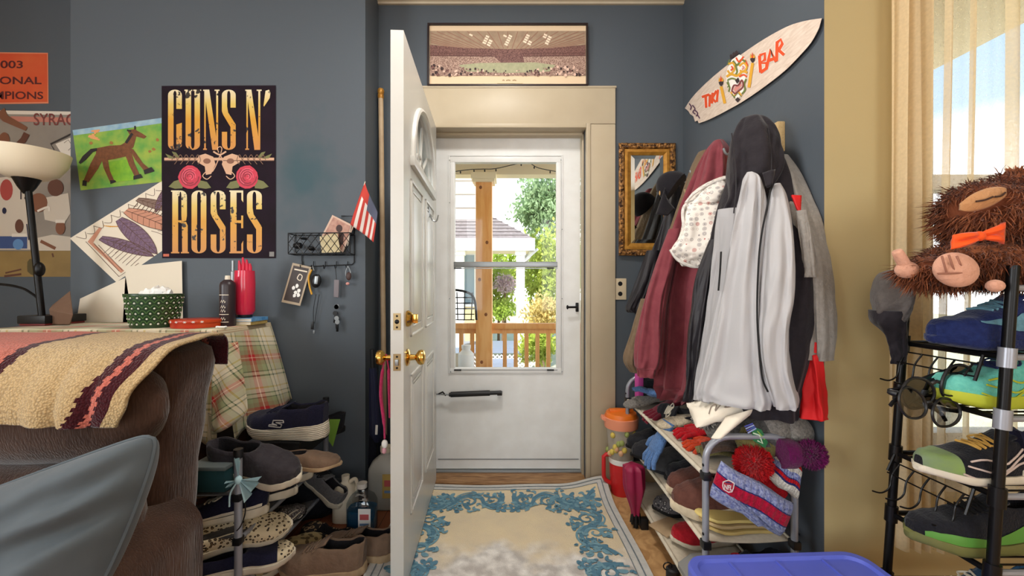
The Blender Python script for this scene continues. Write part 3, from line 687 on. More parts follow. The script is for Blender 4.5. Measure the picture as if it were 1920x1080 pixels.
# child's painting of a horse
green_p = mat('painted_green', (84, 150, 64), .7, noise_=(14, (150, 170, 66), .18)); brown_p = mat('painted_brown', (122, 74, 40), .7, noise_=(60, (96, 56, 30), .2))
g = G(); sheet(g, [(136, 244), (303, 221), (303, 341), (151, 357)], mp, green_p, paper, 0, 2); A = Art(g, lambda x, y, l=0: mp(x, y, 2 + l))
A.poly([(136, 244), (303, 221), (303, 231), (220, 243), (138, 254)], mat('painted_sky', (112, 150, 178), .7, noise_=(20, (160, 186, 190), .2)), 1)
A.poly([(200, 304), (240, 298), (256, 320), (250, 338), (205, 342)], mat('painted_lime', (128, 176, 40), .7, noise_=(30, (100, 156, 40), .2)), 1)
H = lambda pts: A.poly(pts, brown_p, 2)
H([(180, 278), (205, 273), (226, 272), (240, 264), (246, 278), (242, 292), (215, 298), (190, 302), (180, 292)])
H([(232, 270), (244, 250), (256, 254), (250, 276), (240, 284)]); H([(238, 244), (252, 242), (266, 250), (275, 256), (270, 260), (256, 256), (244, 254)])
H([(182, 284), (196, 292), (184, 316), (166, 342), (156, 340), (170, 306)]); H([(190, 296), (202, 296), (206, 320), (214, 338), (206, 341), (194, 314)])
H([(234, 288), (246, 284), (252, 306), (262, 328), (252, 330), (242, 310)]); H([(240, 276), (250, 280), (268, 306), (280, 316), (270, 320), (254, 300)])
bk = mat('painted_black', (34, 28, 28), .7)
for p in ([(155, 338), (163, 339), (162, 349), (154, 348)], [(206, 338), (216, 338), (218, 341), (207, 345)], [(250, 330), (264, 326), (268, 333), (250, 337)], [(269, 319), (284, 313), (290, 321), (271, 327)]): A.poly(p, bk, 3)
A.line([(182, 280), (172, 282), (158, 296), (149, 306)], [5, 7, 9, 4], bk, 3, 0); A.line([(236, 268), (243, 258), (248, 250)], 5, bk, 3); A.line([(238, 244), (246, 246)], 3, bk, 4); A.line([(253, 243), (253, 236)], 3, bk, 3)
for k in range(7): A.line([(171 + 6 * sin(k), 246 + k * 2), (182 + 5 * cos(k), 244 + k * 3)], 3, mat('painted_orange', (214, 150, 96), .7), 2)
for x, y in ((281, 284), (288, 280), (295, 262), (170, 268), (208, 268)): A.disc(x, y, 3.5, 3, mat('painted_rust', (150, 104, 50), .7), 2, 7, 0, .3)
tag(g.build('horse_painting', smooth=0), 'child\'s painting of a brown horse on green grass, left of the black poster', 'painting')

# feather colouring sheet, tilted
g = G(); cs = [(131, 447), (312, 334), (372, 424), (218, 529)]
mpb = on_y(LW, .0005); sheet(g, cs, mpb, paper, None, 0, 1); A = Art(g, lambda x, y, l=0: mpb(x, y, 1 + l * .8))
def fp(u, v):
    a = [V((*q, 0)) for q in cs]; p = a[0].lerp(a[1], u).lerp(a[3].lerp(a[2], u), v); return (p.x, p.y)
ink = mat('ink_brown', (88, 60, 46), .7); fea = mat('feather_purple', (98, 74, 96), .7, noise_=(90, (130, 104, 124), .2)); pinkp = mat('crayon_pink', (196, 138, 112), .7)
def feather(u0, v0, u1, v1, w, m):
    n = 9; L_ = []; R_ = []; du, dv = u1 - u0, v1 - v0; d = math.hypot(du, dv)
    for i in range(n + 1):
        t = i / n; ww = w * sin(pi * min(1, t * .92 + .08)) ** .7; L_.append(fp(u0 + du * t - dv / d * ww, v0 + dv * t + du / d * ww)); R_.append(fp(u0 + du * t + dv / d * ww, v0 + dv * t - du / d * ww))
    A.poly(L_ + R_[::-1], m, 2); A.line(L_, 1.1, ink, 3); A.line(R_, 1.1, ink, 3); A.line([fp(u0 + du * t / 6, v0 + dv * t / 6) for t in range(7)], 1, ink, 3)
    for i in range(1, 8):
        t = i / 9; c = fp(u0 + du * t, v0 + dv * t); A.line([L_[i + 1], c], .7, ink, 3); A.line([R_[i + 1], c], .7, ink, 3)
feather(.20, .26, .46, 1.0, .065, fea); feather(.44, .16, .50, 1.0, .085, fea); feather(.98, .12, .74, .40, .05, fea); feather(.68, .04, .93, .62, .05, mat('feather_brown', (128, 104, 92), .7)); feather(.54, .10, .80, .86, .085, pinkp)
for k in range(10): A.line([fp(.05 + k * .09, .03 + .05 * (k % 2)), fp(.10 + k * .09, .14), fp(.14 + k * .09, .04)], .9, ink, 2, 4)
for k in range(8): A.line([fp(.12 + k * .012, .50 + k * .06), fp(.32 + k * .012, .45 + k * .06)], .8, ink, 2)
for k in range(14): A.line([fp(.60 + k * .022, .14 + k * .05), fp(.66 + k * .022, .10 + k * .05)], 1.2, ink, 2)
for k in range(9): A.line([fp(.30 + k * .013, .12 + k * .02), fp(.34 + k * .013, .20 + k * .015)], 1.4, mat('crayon_orange', (206, 150, 70), .7), 2)
A.poly([fp(.09, .20), fp(.26, .10), fp(.27, .14), fp(.12, .26), fp(.14, .92), fp(.10, .92)], pinkp, 1.5)
for pts in ([(.08, .18), (.06, .95), (.30, .95)], [(.12, .28), (.10, .88)], [(.14, .34), (.13, .9)], [(.2, .6), (.34, .58), (.34, .64)]): A.line([fp(*q) for q in pts], 1, ink, 2)
for k in range(5): A.line([fp(.6 + .05 * k, .62 + .06 * sin(k * 2)), fp(.66 + .05 * k, .78), fp(.62 + .05 * k, .92)], .9, ink, 2, 4)
tag(g.build('colouring_sheet', smooth=0), 'tilted paper colouring sheet with purple feathers, below the horse painting', 'drawing')

# framed long photograph of a stadium over the door
t = thing('framed_photograph', 'long framed stadium photograph leaning above the front door', 'picture', W(952, 162, 2.33))
FY = 2.332; fm = on_y(FY); g = G()
fr_m = mat('dark_frame_wood', (40, 26, 24), .4)
def bar(x0, y0, x1, y1): a = W(x0, y0, FY); b_ = W(x1, y1, FY); g.bx(a.x, b_.x, FY - .012, FY + .012, b_.z, a.z, fr_m, .002)
bar(802, 45, 1102, 48.5); bar(802, 159, 1102, 162.5); bar(802, 48.5, 805.5, 159); bar(1098.5, 48.5, 1102, 159); g.build('picture_frame', t)
g = G(); mm = lambda x, y, l=0: fm(x, y, 2 + l); sheet(g, [(805, 48), (1099, 48), (1099, 159.5), (805, 159.5)], mm, mat('mat_board', (224, 198, 164), .7), None, -1, 0); g.build('mat_board', t, smooth=0)
g = G(); A = Art(g, lambda x, y, l=0: fm(x, y, 3.2 + l)); roof_c = mat('photo_roof', (170, 146, 120), .6, noise_=(30, (150, 126, 104), .2)); crowd = mat('photo_crowd', (112, 80, 70), .6, noise_=(170, (190, 160, 142), .14)); crowd2 = mat('photo_crowd_dark', (86, 52, 50), .6, noise_=(170, (136, 98, 88), .14)); fieldc = mat('photo_field', (150, 152, 118), .6, noise_=(60, (170, 166, 132), .2))
A.rect(806, 58, 1098, 142, roof_c, 0)
for k in range(-12, 13):
    xt = 952 + k * 19; f_ = max(0, (abs(xt - 952) - 144) / (abs(k) * 11 + .01)); A.line([(lerp(xt, 952 + k * 8, f_), lerp(59, 91, f_)), (952 + k * 8, 91)], 1.6, mat('photo_beam', (150, 112, 92), .6), 1)
for k in range(26): A.line([(880 + (k * 37) % 150, 64 + (k * 11) % 20), (886 + (k * 37) % 150, 67 + (k * 11) % 20)], 3.2, mat('photo_lights', (244, 222, 196), .5), 2)
up = [(806, 84), (870, 90), (952, 92), (1034, 90), (1098, 84)]; lo = [(806, 104), (880, 105), (952, 106), (1024, 105), (1098, 104)]
A.poly(up + lo[::-1], crowd2, 2); A.poly(lo + [(1098, 142), (806, 142)], crowd, 2); A.line(lo, 1.6, mat('photo_rail', (90, 56, 50), .6), 3); A.line([(x, y - 5) for x, y in lo], 1, mat('photo_rail', (90, 56, 50), .6), 3)
A.poly([(910, 92), (975, 92), (985, 120), (940, 118)], crowd2, 3)
A.poly([(860, 122), (900, 118), (1004, 117), (1042, 122), (1030, 134), (952, 137), (876, 134)], fieldc, 4)
rq = random.Random(4)
for k in range(170):
    x = rq.uniform(808, 1096); y = 141 - rq.random() ** 1.5 * (8 + 12 * abs(x - 952) / 146); s_ = 1.3 + 2.3 * abs(x - 952) / 146 * rq.random()
    A.disc(x, y, s_, s_ * 1.1, [crowd2, mat('photo_pale', (220, 186, 166), .6), crowd, mat('photo_black', (54, 34, 34), .6)][k % 4], 5 + k % 5, 7)
for xa_, xb_ in ((942, 946), (949, 957), (961, 968)): A.line([(xa_, 151), ((xa_ + xb_) / 2, 150), (xb_, 151)], 1.6, mat('caption_ink', (140, 116, 78), .7), 0)
A.line([(932, 156.5), (980, 156.5)], .8, mat('caption_ink_pale', (176, 154, 112), .7), 0)
g.build('photo_print', t, smooth=0)

# posters on the far left, behind the lamp
BY = BW; bm_ = on_y(BY)
g = G(); sheet(g, [(-70, 97), (90, 99), (91, 194), (-70, 196)], bm_, mat('poster_edge', (214, 130, 96), .7), None, 0, 2); A = Art(g, lambda x, y, l=0: bm_(x, y, 2 + l))
A.poly([(-68, 99.5), (88, 101), (89, 191), (-68, 193.5)], mat('poster_orange', (200, 62, 34), .7, noise_=(5, (206, 100, 52), .3)), 1)
dk = mat('poster_lettering', (84, 30, 30), .7)
A.text('2003', [(-14, 113), (43, 114), (43, 128), (-14, 128)], dk, 2, .02); A.text('NATIONAL', [(-66, 143), (78, 144), (78, 158), (-66, 158)], dk, 2, .02); A.text('CHAMPIONS', [(-66, 170), (81, 172), (81, 186), (-66, 186)], dk, 2, .02)
tag(g.build('champions_poster', smooth=0), 'orange-red poster lettered 2003 NATIONAL CHAMPIONS at the far left', 'poster')
g = G(); gp_ = mat('poster_grey', (150, 140, 128), .6, noise_=(4, (124, 116, 108), .3)); sheet(g, [(-90, 205), (185, 210), (185, 470), (-90, 470)], bm_, gp_, paper, 0, 2); A = Art(g, lambda x, y, l=0: bm_(x, y, 2 + l))
skin1, skin2, jersey, shirt = mat('printed_skin', (120, 76, 54), .6), mat('printed_skin_dark', (92, 56, 42), .6), mat('printed_jersey', (196, 184, 168), .6), mat('printed_white', (214, 204, 190), .6)
A.poly([(-80, 206), (185, 210), (185, 216), (-80, 213)], shirt, 1); A.poly([(20, 218), (185, 222), (185, 230), (20, 228)], mat('printed_salmon', (184, 120, 104), .6), 2)
A.text('SYRACUSE', [(63, 212), (184, 214), (184, 235), (63, 235)], mat('printed_maroon', (116, 58, 54), .6), 3, .01)
A.line([(0, 208), (10, 222), (30, 232), (50, 242)], [20, 14, 11, 8], skin1, 4); A.line([(50, 250), (44, 262), (32, 274)], [12, 12, 12], skin2, 4); A.disc(8, 262, 10, 14, skin1, 5); A.poly([(-40, 284), (-4, 274), (24, 280), (34, 300), (-40, 300)], jersey, 4); A.line([(10, 278), (28, 276), (36, 284)], 2, navy, 6)
A.line([(185, 226), (95, 270), (112, 300), (185, 320)], 3.5, mat('printed_hoop', (50, 44, 42), .6), 3); A.poly([(185, 236), (104, 270), (118, 292), (185, 306)], shirt, 2); A.line([(120, 268), (128, 262), (136, 274), (128, 282)], 1.5, gp_, 3)
A.poly([(-20, 335), (28, 330), (50, 346), (60, 400), (66, 468), (-30, 468)], jersey, 3); A.text('13', [(38, 352), (53, 352), (53, 374), (38, 374)], mat('printed_number', (60, 48, 56), .6), 5, .01); A.disc(12, 356, 12, 20, mat('printed_red', (160, 66, 60), .6), 4); A.disc(8, 395, 4, 6, navy, 5)
A.disc(104, 352, 15, 16, skin2, 4); A.poly([(78, 372), (128, 362), (132, 400), (120, 420), (84, 412)], jersey, 3); A.disc(72, 380, 17, 18, skin1, 4); A.line([(70, 396), (90, 388), (92, 396)], 4, shirt, 5, 3)
A.disc(36, 424, 8, 13, skin2, 5); A.poly([(22, 438), (50, 438), (52, 444), (22, 444)], shirt, 5); A.rect(-10, 443, 51, 466, mat('printed_blue', (54, 74, 120), .6), 4); A.disc(34, 458, 10, 10, mat('printed_blue_light', (90, 130, 176), .6), 5)
A.disc(113, 427, 9, 13, skin1, 5); A.poly([(104, 412), (122, 412), (122, 418), (104, 418)], shirt, 6); A.poly([(70, 446), (98, 440), (132, 444), (140, 470), (70, 470)], jersey, 4); A.line([(76, 452), (96, 462), (104, 466)], 6, skin1, 5); A.line([(50, 420), (54, 450)], 2, navy, 6)
tag(g.build('basketball_poster', smooth=0), 'basketball poster of players in white jerseys, hanging behind the floor lamp', 'poster')
g = G(); sheet(g, [(-90, 471), (185, 470), (185, 519), (-90, 519)], bm_, mat('poster_tan', (150, 124, 74), .6, noise_=(5, (120, 96, 56), .25)), None, 0, 2); A = Art(g, lambda x, y, l=0: bm_(x, y, 2 + l))
A.disc(64, 500, 15, 16, mat('printed_olive', (84, 74, 44), .6), 1, 12, 0, .15); A.line([(10, 512), (40, 505)], 3, skin2, 1); A.line([(8, 518), (40, 514)], 4, skin2, 1); A.line([(98, 475), (100, 482)], 3, skin2, 1)
tag(g.build('tan_poster', smooth=0), 'low tan poster directly under the basketball poster', 'poster')

# ------------------------------------------------------------------ floor lamp
Yl = 1.93; t = thing('floor_lamp', 'black torchiere floor lamp with a white bowl shade at the far left', 'lamp', (W(80, 0, Yl).x, Yl, 0))
cx = W(50, 0, Yl).x; zt, zb = W(0, 284, Yl).z, W(0, 336, Yl).z; rr_ = .15
shade_m = mat('white_shade_glass', (232, 220, 194), .35)
g = G(); g.lathe([(.03, zb), (rr_ * .45, zb + .004), (rr_ * .72, zb + .03), (rr_ * .92, zb + .08), (rr_ * .99, zt - .005), (rr_, zt), (rr_ * .97, zt), (rr_ * .9, zb + .085), (rr_ * .7, zb + .037), (rr_ * .4, zb + .012), (0.01, zb + .01)], (cx, Yl, 0), shade_m, 40); g.build('lamp_shade', t)
g = G(); g.lathe([(0, 0), (.13, 0), (.13, .012), (.03, .03), (.014, .05), (0, .05)], (W(80, 0, Yl).x, Yl, 0), black_metal, 28); g.build('base', t)
g = G(); xb = W(80, 0, Yl).x; g.tube([(xb, Yl, .03), (xb, Yl, .78), (W(78, 0, Yl).x, Yl, 1.0), (cx + .004, Yl, zb - .02)], [.014, .016, .013, .013], black_metal, 10)
g.lathe([(.012, zb - .07), (.03, zb - .04), (.045, zb - .005), (.05, zb + .004), (.0, zb + .004)], (cx, Yl, 0), black_metal, 20); g.ball((W(74, 0, Yl).x, Yl, W(0, 505, Yl).z), (.02, .02, .035), black_metal, None, 12, 8); g.build('pole', t)
# thin wire hoop left of the lamp, in front of the dark recess
g = G(); g.tube(cr([W(-60, 535, 1.98), W(0, 533, 1.98), W(40, 540, 1.98), W(62, 552, 1.98), W(74, 562, 1.98)], 6), .006, black_metal, 6); g.build('lamp_arm', t)

# ------------------------------------------------------------------ table under a plaid cloth
def plaid():
    m = mat('plaid_cloth', (214, 200, 168), .9, sheen=.1); N, L, b = nodes_of(m)
    uv = N.new('ShaderNodeUVMap'); s = N.new('ShaderNodeSeparateXYZ'); L.new(uv.outputs[0], s.inputs[0])
    def band(axis):
        f = N.new('ShaderNodeMath'); f.operation = 'FRACT'; L.new(s.outputs[axis], f.inputs[0]); r = N.new('ShaderNodeValToRGB'); r.color_ramp.interpolation = 'CONSTANT'
        cols = [(0, (222, 210, 184)), (.12, (216, 202, 170)), (.17, (60, 84, 58)), (.20, (210, 198, 166)), (.26, (60, 84, 58)), (.285, (156, 160, 118)), (.40, (150, 132, 98)), (.48, (176, 52, 48)), (.53, (232, 190, 170)), (.545, (182, 40, 42)), (.60, (150, 132, 98)), (.68, (156, 160, 118)), (.76, (66, 88, 62)), (.78, (214, 202, 172)), (.84, (66, 88, 62)), (.86, (226, 214, 190)), (.94, (206, 180, 110)), (.97, (222, 210, 184))]
        e = r.color_ramp.elements; e[0].position, e[0].color = cols[0][0], (*lin(cols[0][1]), 1); e[1].position, e[1].color = cols[1][0], (*lin(cols[1][1]), 1)
        for p, c in cols[2:]: q = e.new(p); q.color = (*lin(c), 1)
        L.new(f.outputs[0], r.inputs[0]); return r
    a, c = band('X'), band('Y'); mx = N.new('ShaderNodeMix'); mx.data_type = 'RGBA'; mx.inputs['Factor'].default_value = .5
    L.new(a.outputs[0], mx.inputs['A']); L.new(c.outputs[0], mx.inputs['B']); L.new(mx.outputs['Result'], b.inputs['Base Color']); return m
plaid_m = plaid()
TZ = .94; tx0, tx1, ty0, ty1 = -2.28, -1.262, 1.74, 2.11
def uv_from(o, fn):
    me = o.data; u = me.uv_layers.new(name='UVMap')
    for lp in me.loops: u.data[lp.index].uv = fn(me.vertices[lp.vertex_index].co + o.location)
t = thing('side_table', 'tall narrow table against the grey wall under a plaid cloth', 'table', ((tx0 + tx1) / 2, (ty0 + ty1) / 2, 0))
tw = wood('dark_table_wood', (60, 36, 26), (44, 26, 20), (1, 8, 8), .5)
G().bx(tx0 + .01, tx1 - .012, ty0 + .012, ty1, TZ - .03, TZ - .004, tw, .003).build('tabletop', t)
for x in (tx0 + .05, tx1 - .09):
    for y in (ty0 + .05, ty1 - .05): G().bx(x - .02, x + .02, y - .02, y + .02, 0, TZ - .03, tw, .003).build('leg', t)
# the cloth: top, front drop and right hand drop, with waves
g = G(); front_d = .40; UVS = {}
def cl_top(u, v): return V((lerp(tx0, tx1, u), lerp(ty0, ty1, v), TZ + .001))
def cl_front(u, v):
    z = TZ - v * front_d * (1 + .25 * u ** 6); w = v * (.02 + .016 * sin(u * 34)); return V((lerp(tx0, tx1 + .02 * v, u), ty0 - w - .004, z + .001))
def cl_side(u, v):       # u from front to back, v down; the far end flares and the hem rises towards the wall
    d = lerp(.47, .40, u); fl = v * lerp(.07, .135, u); wv = v * .022 * sin(u * 9 + 1.2 + v)
    return V((tx1 + fl + wv * (0.5 + .5 * v), lerp(ty0 - .02 * v, ty1 + .01, u), TZ - d * v + .001))
for fn, nu, nv in ((cl_top, 20, 6), (cl_front, 60, 14), (cl_side, 40, 20)): g.surf(fn, nu, nv, plaid_m)
o = g.build('tablecloth', smooth=60, solid=.002); tag(o, 'red, green and cream plaid cloth draped over the table by the wall', 'tablecloth')
def cuv(p):
    if p.z > TZ - .002: return (p.x * 3.4 + .3, p.y * 3.4 + .18)
    if p.y < ty0 - .0005 and p.x < tx1 - .002: return (p.x * 3.4 + .3, p.z * 3.6)
    return (p.y * 3.4 + .02, (p.z + (p.y - 2) * .12) * 4.1 + .34)
uv_from(o, cuv)
# second corner of cloth hanging lower at the front right
g = G()
def flap(u, v):
    a, b_ = W(398, 652, 1.70), W(446, 640, 1.72); c, d = W(390, 810, 1.66), W(462, 770, 1.70)
    p = a.lerp(b_, u).lerp(c.lerp(d, u), v); return p + V((0, .02 * sin(u * 7 + v * 2) * v, -.03 * sin(pi * u) * v))
g.surf(flap, 16, 16, plaid_m); o = g.build('cloth_corner', bpy.data.objects['tablecloth'], smooth=60, solid=.002); me = o.data; u_ = me.uv_layers.new(name='UVMap')
for lp in me.loops: p = me.vertices[lp.vertex_index].co; u_.data[lp.index].uv = ((p.x + p.z * .7) * 4.2, (p.z - p.x * .7) * 4.2)

# things on the table
def onTable(px, Y): return V((W(px, 0, Y).x, Y, TZ + .003))
# loose white papers leaning on the wall
for (q, nm, lb) in (([(142, 612), (150, 560), (236, 520), (250, 612)], 'paper_sheet', 'white paper leaning behind the table top at the left, under the feather drawing'),
                    ([(230, 612), (236, 500), (341, 489), (343, 600)], 'paper_sheet', 'white paper leaning on the wall under the black poster, behind the green pot')):
    g = G(); sheet(g, q, on_y(2.118), paper, None, 0, 2); tag(g.build(nm, smooth=0), lb, 'paper')
# green pot with white dots, stuffed with tissue
pot_m = mat('green_pot', (44, 66, 40), .35); c = onTable(290, 1.86); t = thing('plant_pot', 'dark green pot with white dots holding crumpled paper', 'pot', c)
pr, ph = (W(336, 0, 1.86).x - W(248, 0, 1.86).x) / 2, W(0, 552, 1.86).z - TZ
prof = [(0, 0), (pr * .78, 0), (pr * .80, .006), (pr * .98, ph * .94), (pr, ph * .95), (pr, ph), (pr * .95, ph), (pr * .93, ph * .9), (pr * .75, ph * .55), (0, ph * .5)]
g = G(); g.lathe(prof, c, pot_m, 32)
dot, ring_m = mat('pot_dot', (226, 222, 206), .4), mat('pot_pattern', (84, 118, 64), .4)
def on_pot(a, k, d=.0): r_ = lerp(pr * .80, pr * .98, k) + d; return c + V((r_ * sin(a), -r_ * cos(a), .006 + k * ph * .93))
for row in range(6):
    for i in range(22):
        a = 2 * pi * (i + .5 * (row % 2)) / 22; k = .08 + row * .165; g.ball(on_pot(a, k, 0), (.004, .004, .004), dot, None, 8, 6)
        g.tube([on_pot(a + da, k + dk_, .0006) for da, dk_ in ((-.142, .01), (-.07, .085), (0, .11), (.07, .085), (.142, .01))], .0017, ring_m, 4)
g.build('pot_body', t)
g = G()
for i in range(5): g.ball(c + V((.02 * (i - 2) + .01, .01 * (i % 3), ph * .95 + .008 * (i % 2))), (.032, .022, .03), white, (i, i * 2, 0), 14, 10, .5, i)
for o_ in (g.build('crumpled_paper', smooth=25),): tag(o_, 'crumpled white paper stuffed into the green pot', 'paper')
# red tin, spray can, thin dark bottle, red jar, small books, plastic bone
c = onTable(371, 1.86); t = thing('gift_tin', 'low round red tin with white snowflakes on the plaid table', 'tin', c); r_ = .102
tin = mat('tin_red', (176, 30, 26), .3, noise_=(16, (196, 72, 26), .25)); G().lathe([(0, 0), (r_ * .96, 0), (r_ * .97, .022), (0, .022)], c, tin, 40).build('tin_body', t)
g = G(); g.lathe([(0, .0221), (r_, .0221), (r_ * 1.01, .026), (r_, .034), (r_ * .97, .036), (0, .036)], c, tin, 40)
for a in (-.5, -.15, .2, .5, .8):
    for k in range(3): q = c + V((r_ * 1.012 * sin(a), -r_ * 1.012 * cos(a), .028)); d_ = V((cos(a), sin(a), 0)) * .007; w = V((0, 0, .005)); e_ = d_ * cos(k * pi / 3) + w * sin(k * pi / 3); g.tube([q - e_, q + e_], .001, white, 4)
g.build('lid', t)
c = onTable(427, 1.90); t = thing('spray_can', 'dark spray can with pale writing beside the red tin', 'can', c); h_ = W(0, 518, 1.9).z - TZ
can = mat('can_brown_black', (46, 34, 38), .35); G().lathe([(0, 0), (.031, 0), (.033, .004), (.033, h_ * .8), (.03, h_ * .86), (.014, h_ * .92), (0, h_ * .92)], c, can, 24).build('can_body', t)
G().lathe([(0, h_ * .90), (.010, h_ * .90), (.012, h_ * .94), (.010, h_), (0, h_)], c, paper, 16).build('nozzle', t)
g = G()
def on_can(a, z): return c + V((.0335 * sin(a), -.0335 * cos(a), z))
class CanMap: pass
A = Art(g, lambda x, y, l=0: on_can(x, y))
for z, n_ in ((.02, 6), (.055, 5), (.145, 5)): A.line([(-.7 + .2 * i, z) for i in range(8)], .003, paper)
for z in (.035, .072, .09, .115): A.line([(-.35 + .1 * i, z + .006 * ((i * 7) % 3 - 1)) for i in range(8)], .004, paper)
g.build('label_print', t, smooth=0)
c = onTable(437, 2.07); t = thing('pump_bottle', 'slim dark bottle with a silver neck behind the spray can', 'bottle', c); h_ = W(0, 488, 2.0).z - TZ
G().lathe([(0, 0), (.02, 0), (.02, h_ * .55), (.012, h_ * .62), (.0, h_ * .62)], c, can, 20).build('bottle_body', t); G().lathe([(0, h_ * .6), (.011, h_ * .6), (.011, h_ * .82), (.007, h_ * .83), (.007, h_), (0, h_)], c, alu_grey, 14).build('pump', t)
c = onTable(459, 1.98) + V((0, 0, .036)); t = thing('red_jar', 'translucent red jar with fingered top beside the dark bottle', 'jar', c); redg = mat('translucent_red', (206, 44, 72), .15, spec=.5)
h_ = W(0, 508, 2.0).z - c.z; G().lathe([(0, .012), (.034, .012), (.044, .03), (.045, h_ * .75), (.042, h_), (.036, h_), (.036, .04), (0, .03)], c, redg, 24).build('jar_body', t)
for a, hh in ((-.022, .05), (-.006, .065), (.010, .055), (.024, .035)): G().tube([c + V((a, 0, .05)), c + V((a * 1.1, 0, h_ + hh * .5)), c + V((a * 1.15, -.004, h_ + hh))], [.009, .008, .004], redg, 8).build('finger', t)
G().lathe([(0, 0), (.032, 0), (.034, .012), (0, .012)], c, black_plastic, 20).build('base', t)
for k, (cc, lb) in enumerate((((60, 130, 190), 'small blue-covered book on top of the pile under the red jar'), ((188, 164, 96), 'small tan-covered book beneath the blue book under the red jar'))):
    z = TZ + .003 + (.0165 if k == 0 else 0); x0, x1 = W(447, 0, 1.98).x - .02 * k, W(484, 0, 1.98).x - .003 * k
    t = thing('book', lb, 'book', ((x0 + x1) / 2, 1.99, z), 'small books under the red jar'); cm = mat('book_cover_%d' % k, cc, .5, noise_=(60, (120, 170, 210) if k == 0 else (170, 140, 80), .2))
    G().bx(x0, x1, 1.93, 2.06, z, z + .002, cm).bx(x0, x1, 1.93, 2.06, z + .0145, z + .0165, cm).bx(x1 - .002, x1, 1.93, 2.06, z + .002, z + .0145, cm).build('cover', t); G().bx(x0 + .003, x1 - .002, 1.933, 2.057, z + .002, z + .0145, paper).build('pages', t)
c = onTable(415, 1.78); g = G(); g.tube([c + V((-.015, 0, .006)), c + V((.015, 0, .006))], .004, white, 8)
for s in (-1, 1):
    for q in (-1, 1): g.ball(c + V((.017 * s, .004 * q, .006)), .005, white, None, 10, 8)
tag(g.build('toy_bone'), 'tiny white bone lying at the table\'s front right corner', 'toy')
# brown paper bag and dark red box left of the lamp pole
bag = mat('brown_paper', (112, 84, 66), .8, bump=(20, .4)); g = G(); P4 = lambda px, py, Y: W(px, py, Y)
g.loft([[P4(97, 609, 1.93), P4(132, 609, 1.93), P4(132, 604, 2.07), P4(97, 604, 2.07)], [P4(92, 580, 1.93), P4(137, 590, 1.9), P4(137, 590, 2.06), P4(92, 580, 2.06)], [P4(98, 572, 2.0), P4(132, 545, 2.0), P4(130, 547, 2.02), P4(98, 574, 2.02)]], bag)
tag(g.build('paper_bag', smooth=20, bevel=.004), 'crumpled brown paper bag between the lamp pole and white paper', 'bag')
x0, x1 = W(-40, 0, 1.9).x, W(84, 0, 1.9).x; z0 = TZ + .003
t = thing('storage_box', 'dark red box with a black lid at the far left of the plaid table', 'box', ((x0 + x1) / 2, 1.99, z0)); x0 = max(x0, tx0 - .03)
G().bx(x0, x1, 1.9, 2.08, z0, W(0, 607, 1.9).z, mat('dark_red_card', (110, 34, 34), .5), .004).build('box_body', t); G().bx(x0 - .004, x1 + .004, 1.896, 2.084, W(0, 607, 1.9).z, W(0, 592, 1.9).z, black_plastic, .004).build('lid', t)

# ------------------------------------------------------------------ key rack
KY = LW; t = thing('key_rack', 'black wire basket key rack with hooks on the grey wall', 'key rack', W(610, 500, LW - .03)); wire = black_metal; d_ = .075
def kp(px, py, d=0): return W(px, py, KY - .006) + V((0, -d, 0))
bx0, bx1, by0, by1 = 553, 665, 441, 478
g = G(); r_ = .0022
for y in (by0, by1): g.tube([kp(bx0, y), kp(bx0 + 2, y, d_), kp(bx1 + 2, y - 1, d_), kp(bx1, y)], r_ * 1.3, wire, 6); g.tube([kp(bx0, y), kp(bx1, y)], r_ * 1.3, wire, 6)
for x in (bx0, bx1): g.tube([kp(x, by0), kp(x, by1)], r_ * 1.3, wire, 6); g.tube([kp(x + 2, by0, d_), kp(x + 2, by1, d_)], r_ * 1.3, wire, 6)
for i in range(-2, 9):
    for s in (0, 1):
        xa, xb = bx0 + 2 + i * 14, bx0 + 2 + i * 14 + 28; ya, yb = (by0, by1) if s else (by1, by0); lo_, hi_ = bx0 + 2, bx1 + 2
        if xa < lo_: ya = ya + (yb - ya) * (lo_ - xa) / 28; xa = lo_
        if xb > hi_: yb = ya + (yb - ya) * (hi_ - xa) / (xb - xa); xb = hi_
        if xb > xa: g.tube([kp(xa, ya, d_), kp(xb, yb, d_)], r_ * .8, wire, 4)
for i in range(9): x = bx0 + i * 14; g.tube([kp(x, by1), kp(x + 2, by1, d_)], r_ * .8, wire, 4)
g.build('basket', t)
g = G(); g.tube([kp(566, by1), kp(566, 496), kp(570, 500), kp(660, 496), kp(664, 492), kp(664, by0 - 36), kp(640, by0 - 36)], r_ * 1.3, wire, 6); g.build('hanging_rail', t)
for x in (567, 588, 610, 631, 652): G().tube(cr([kp(x, 490), kp(x, 500, .004), kp(x, 504, .015), kp(x, 497, .024)], 4), r_, wire, 6).build('hook', t)
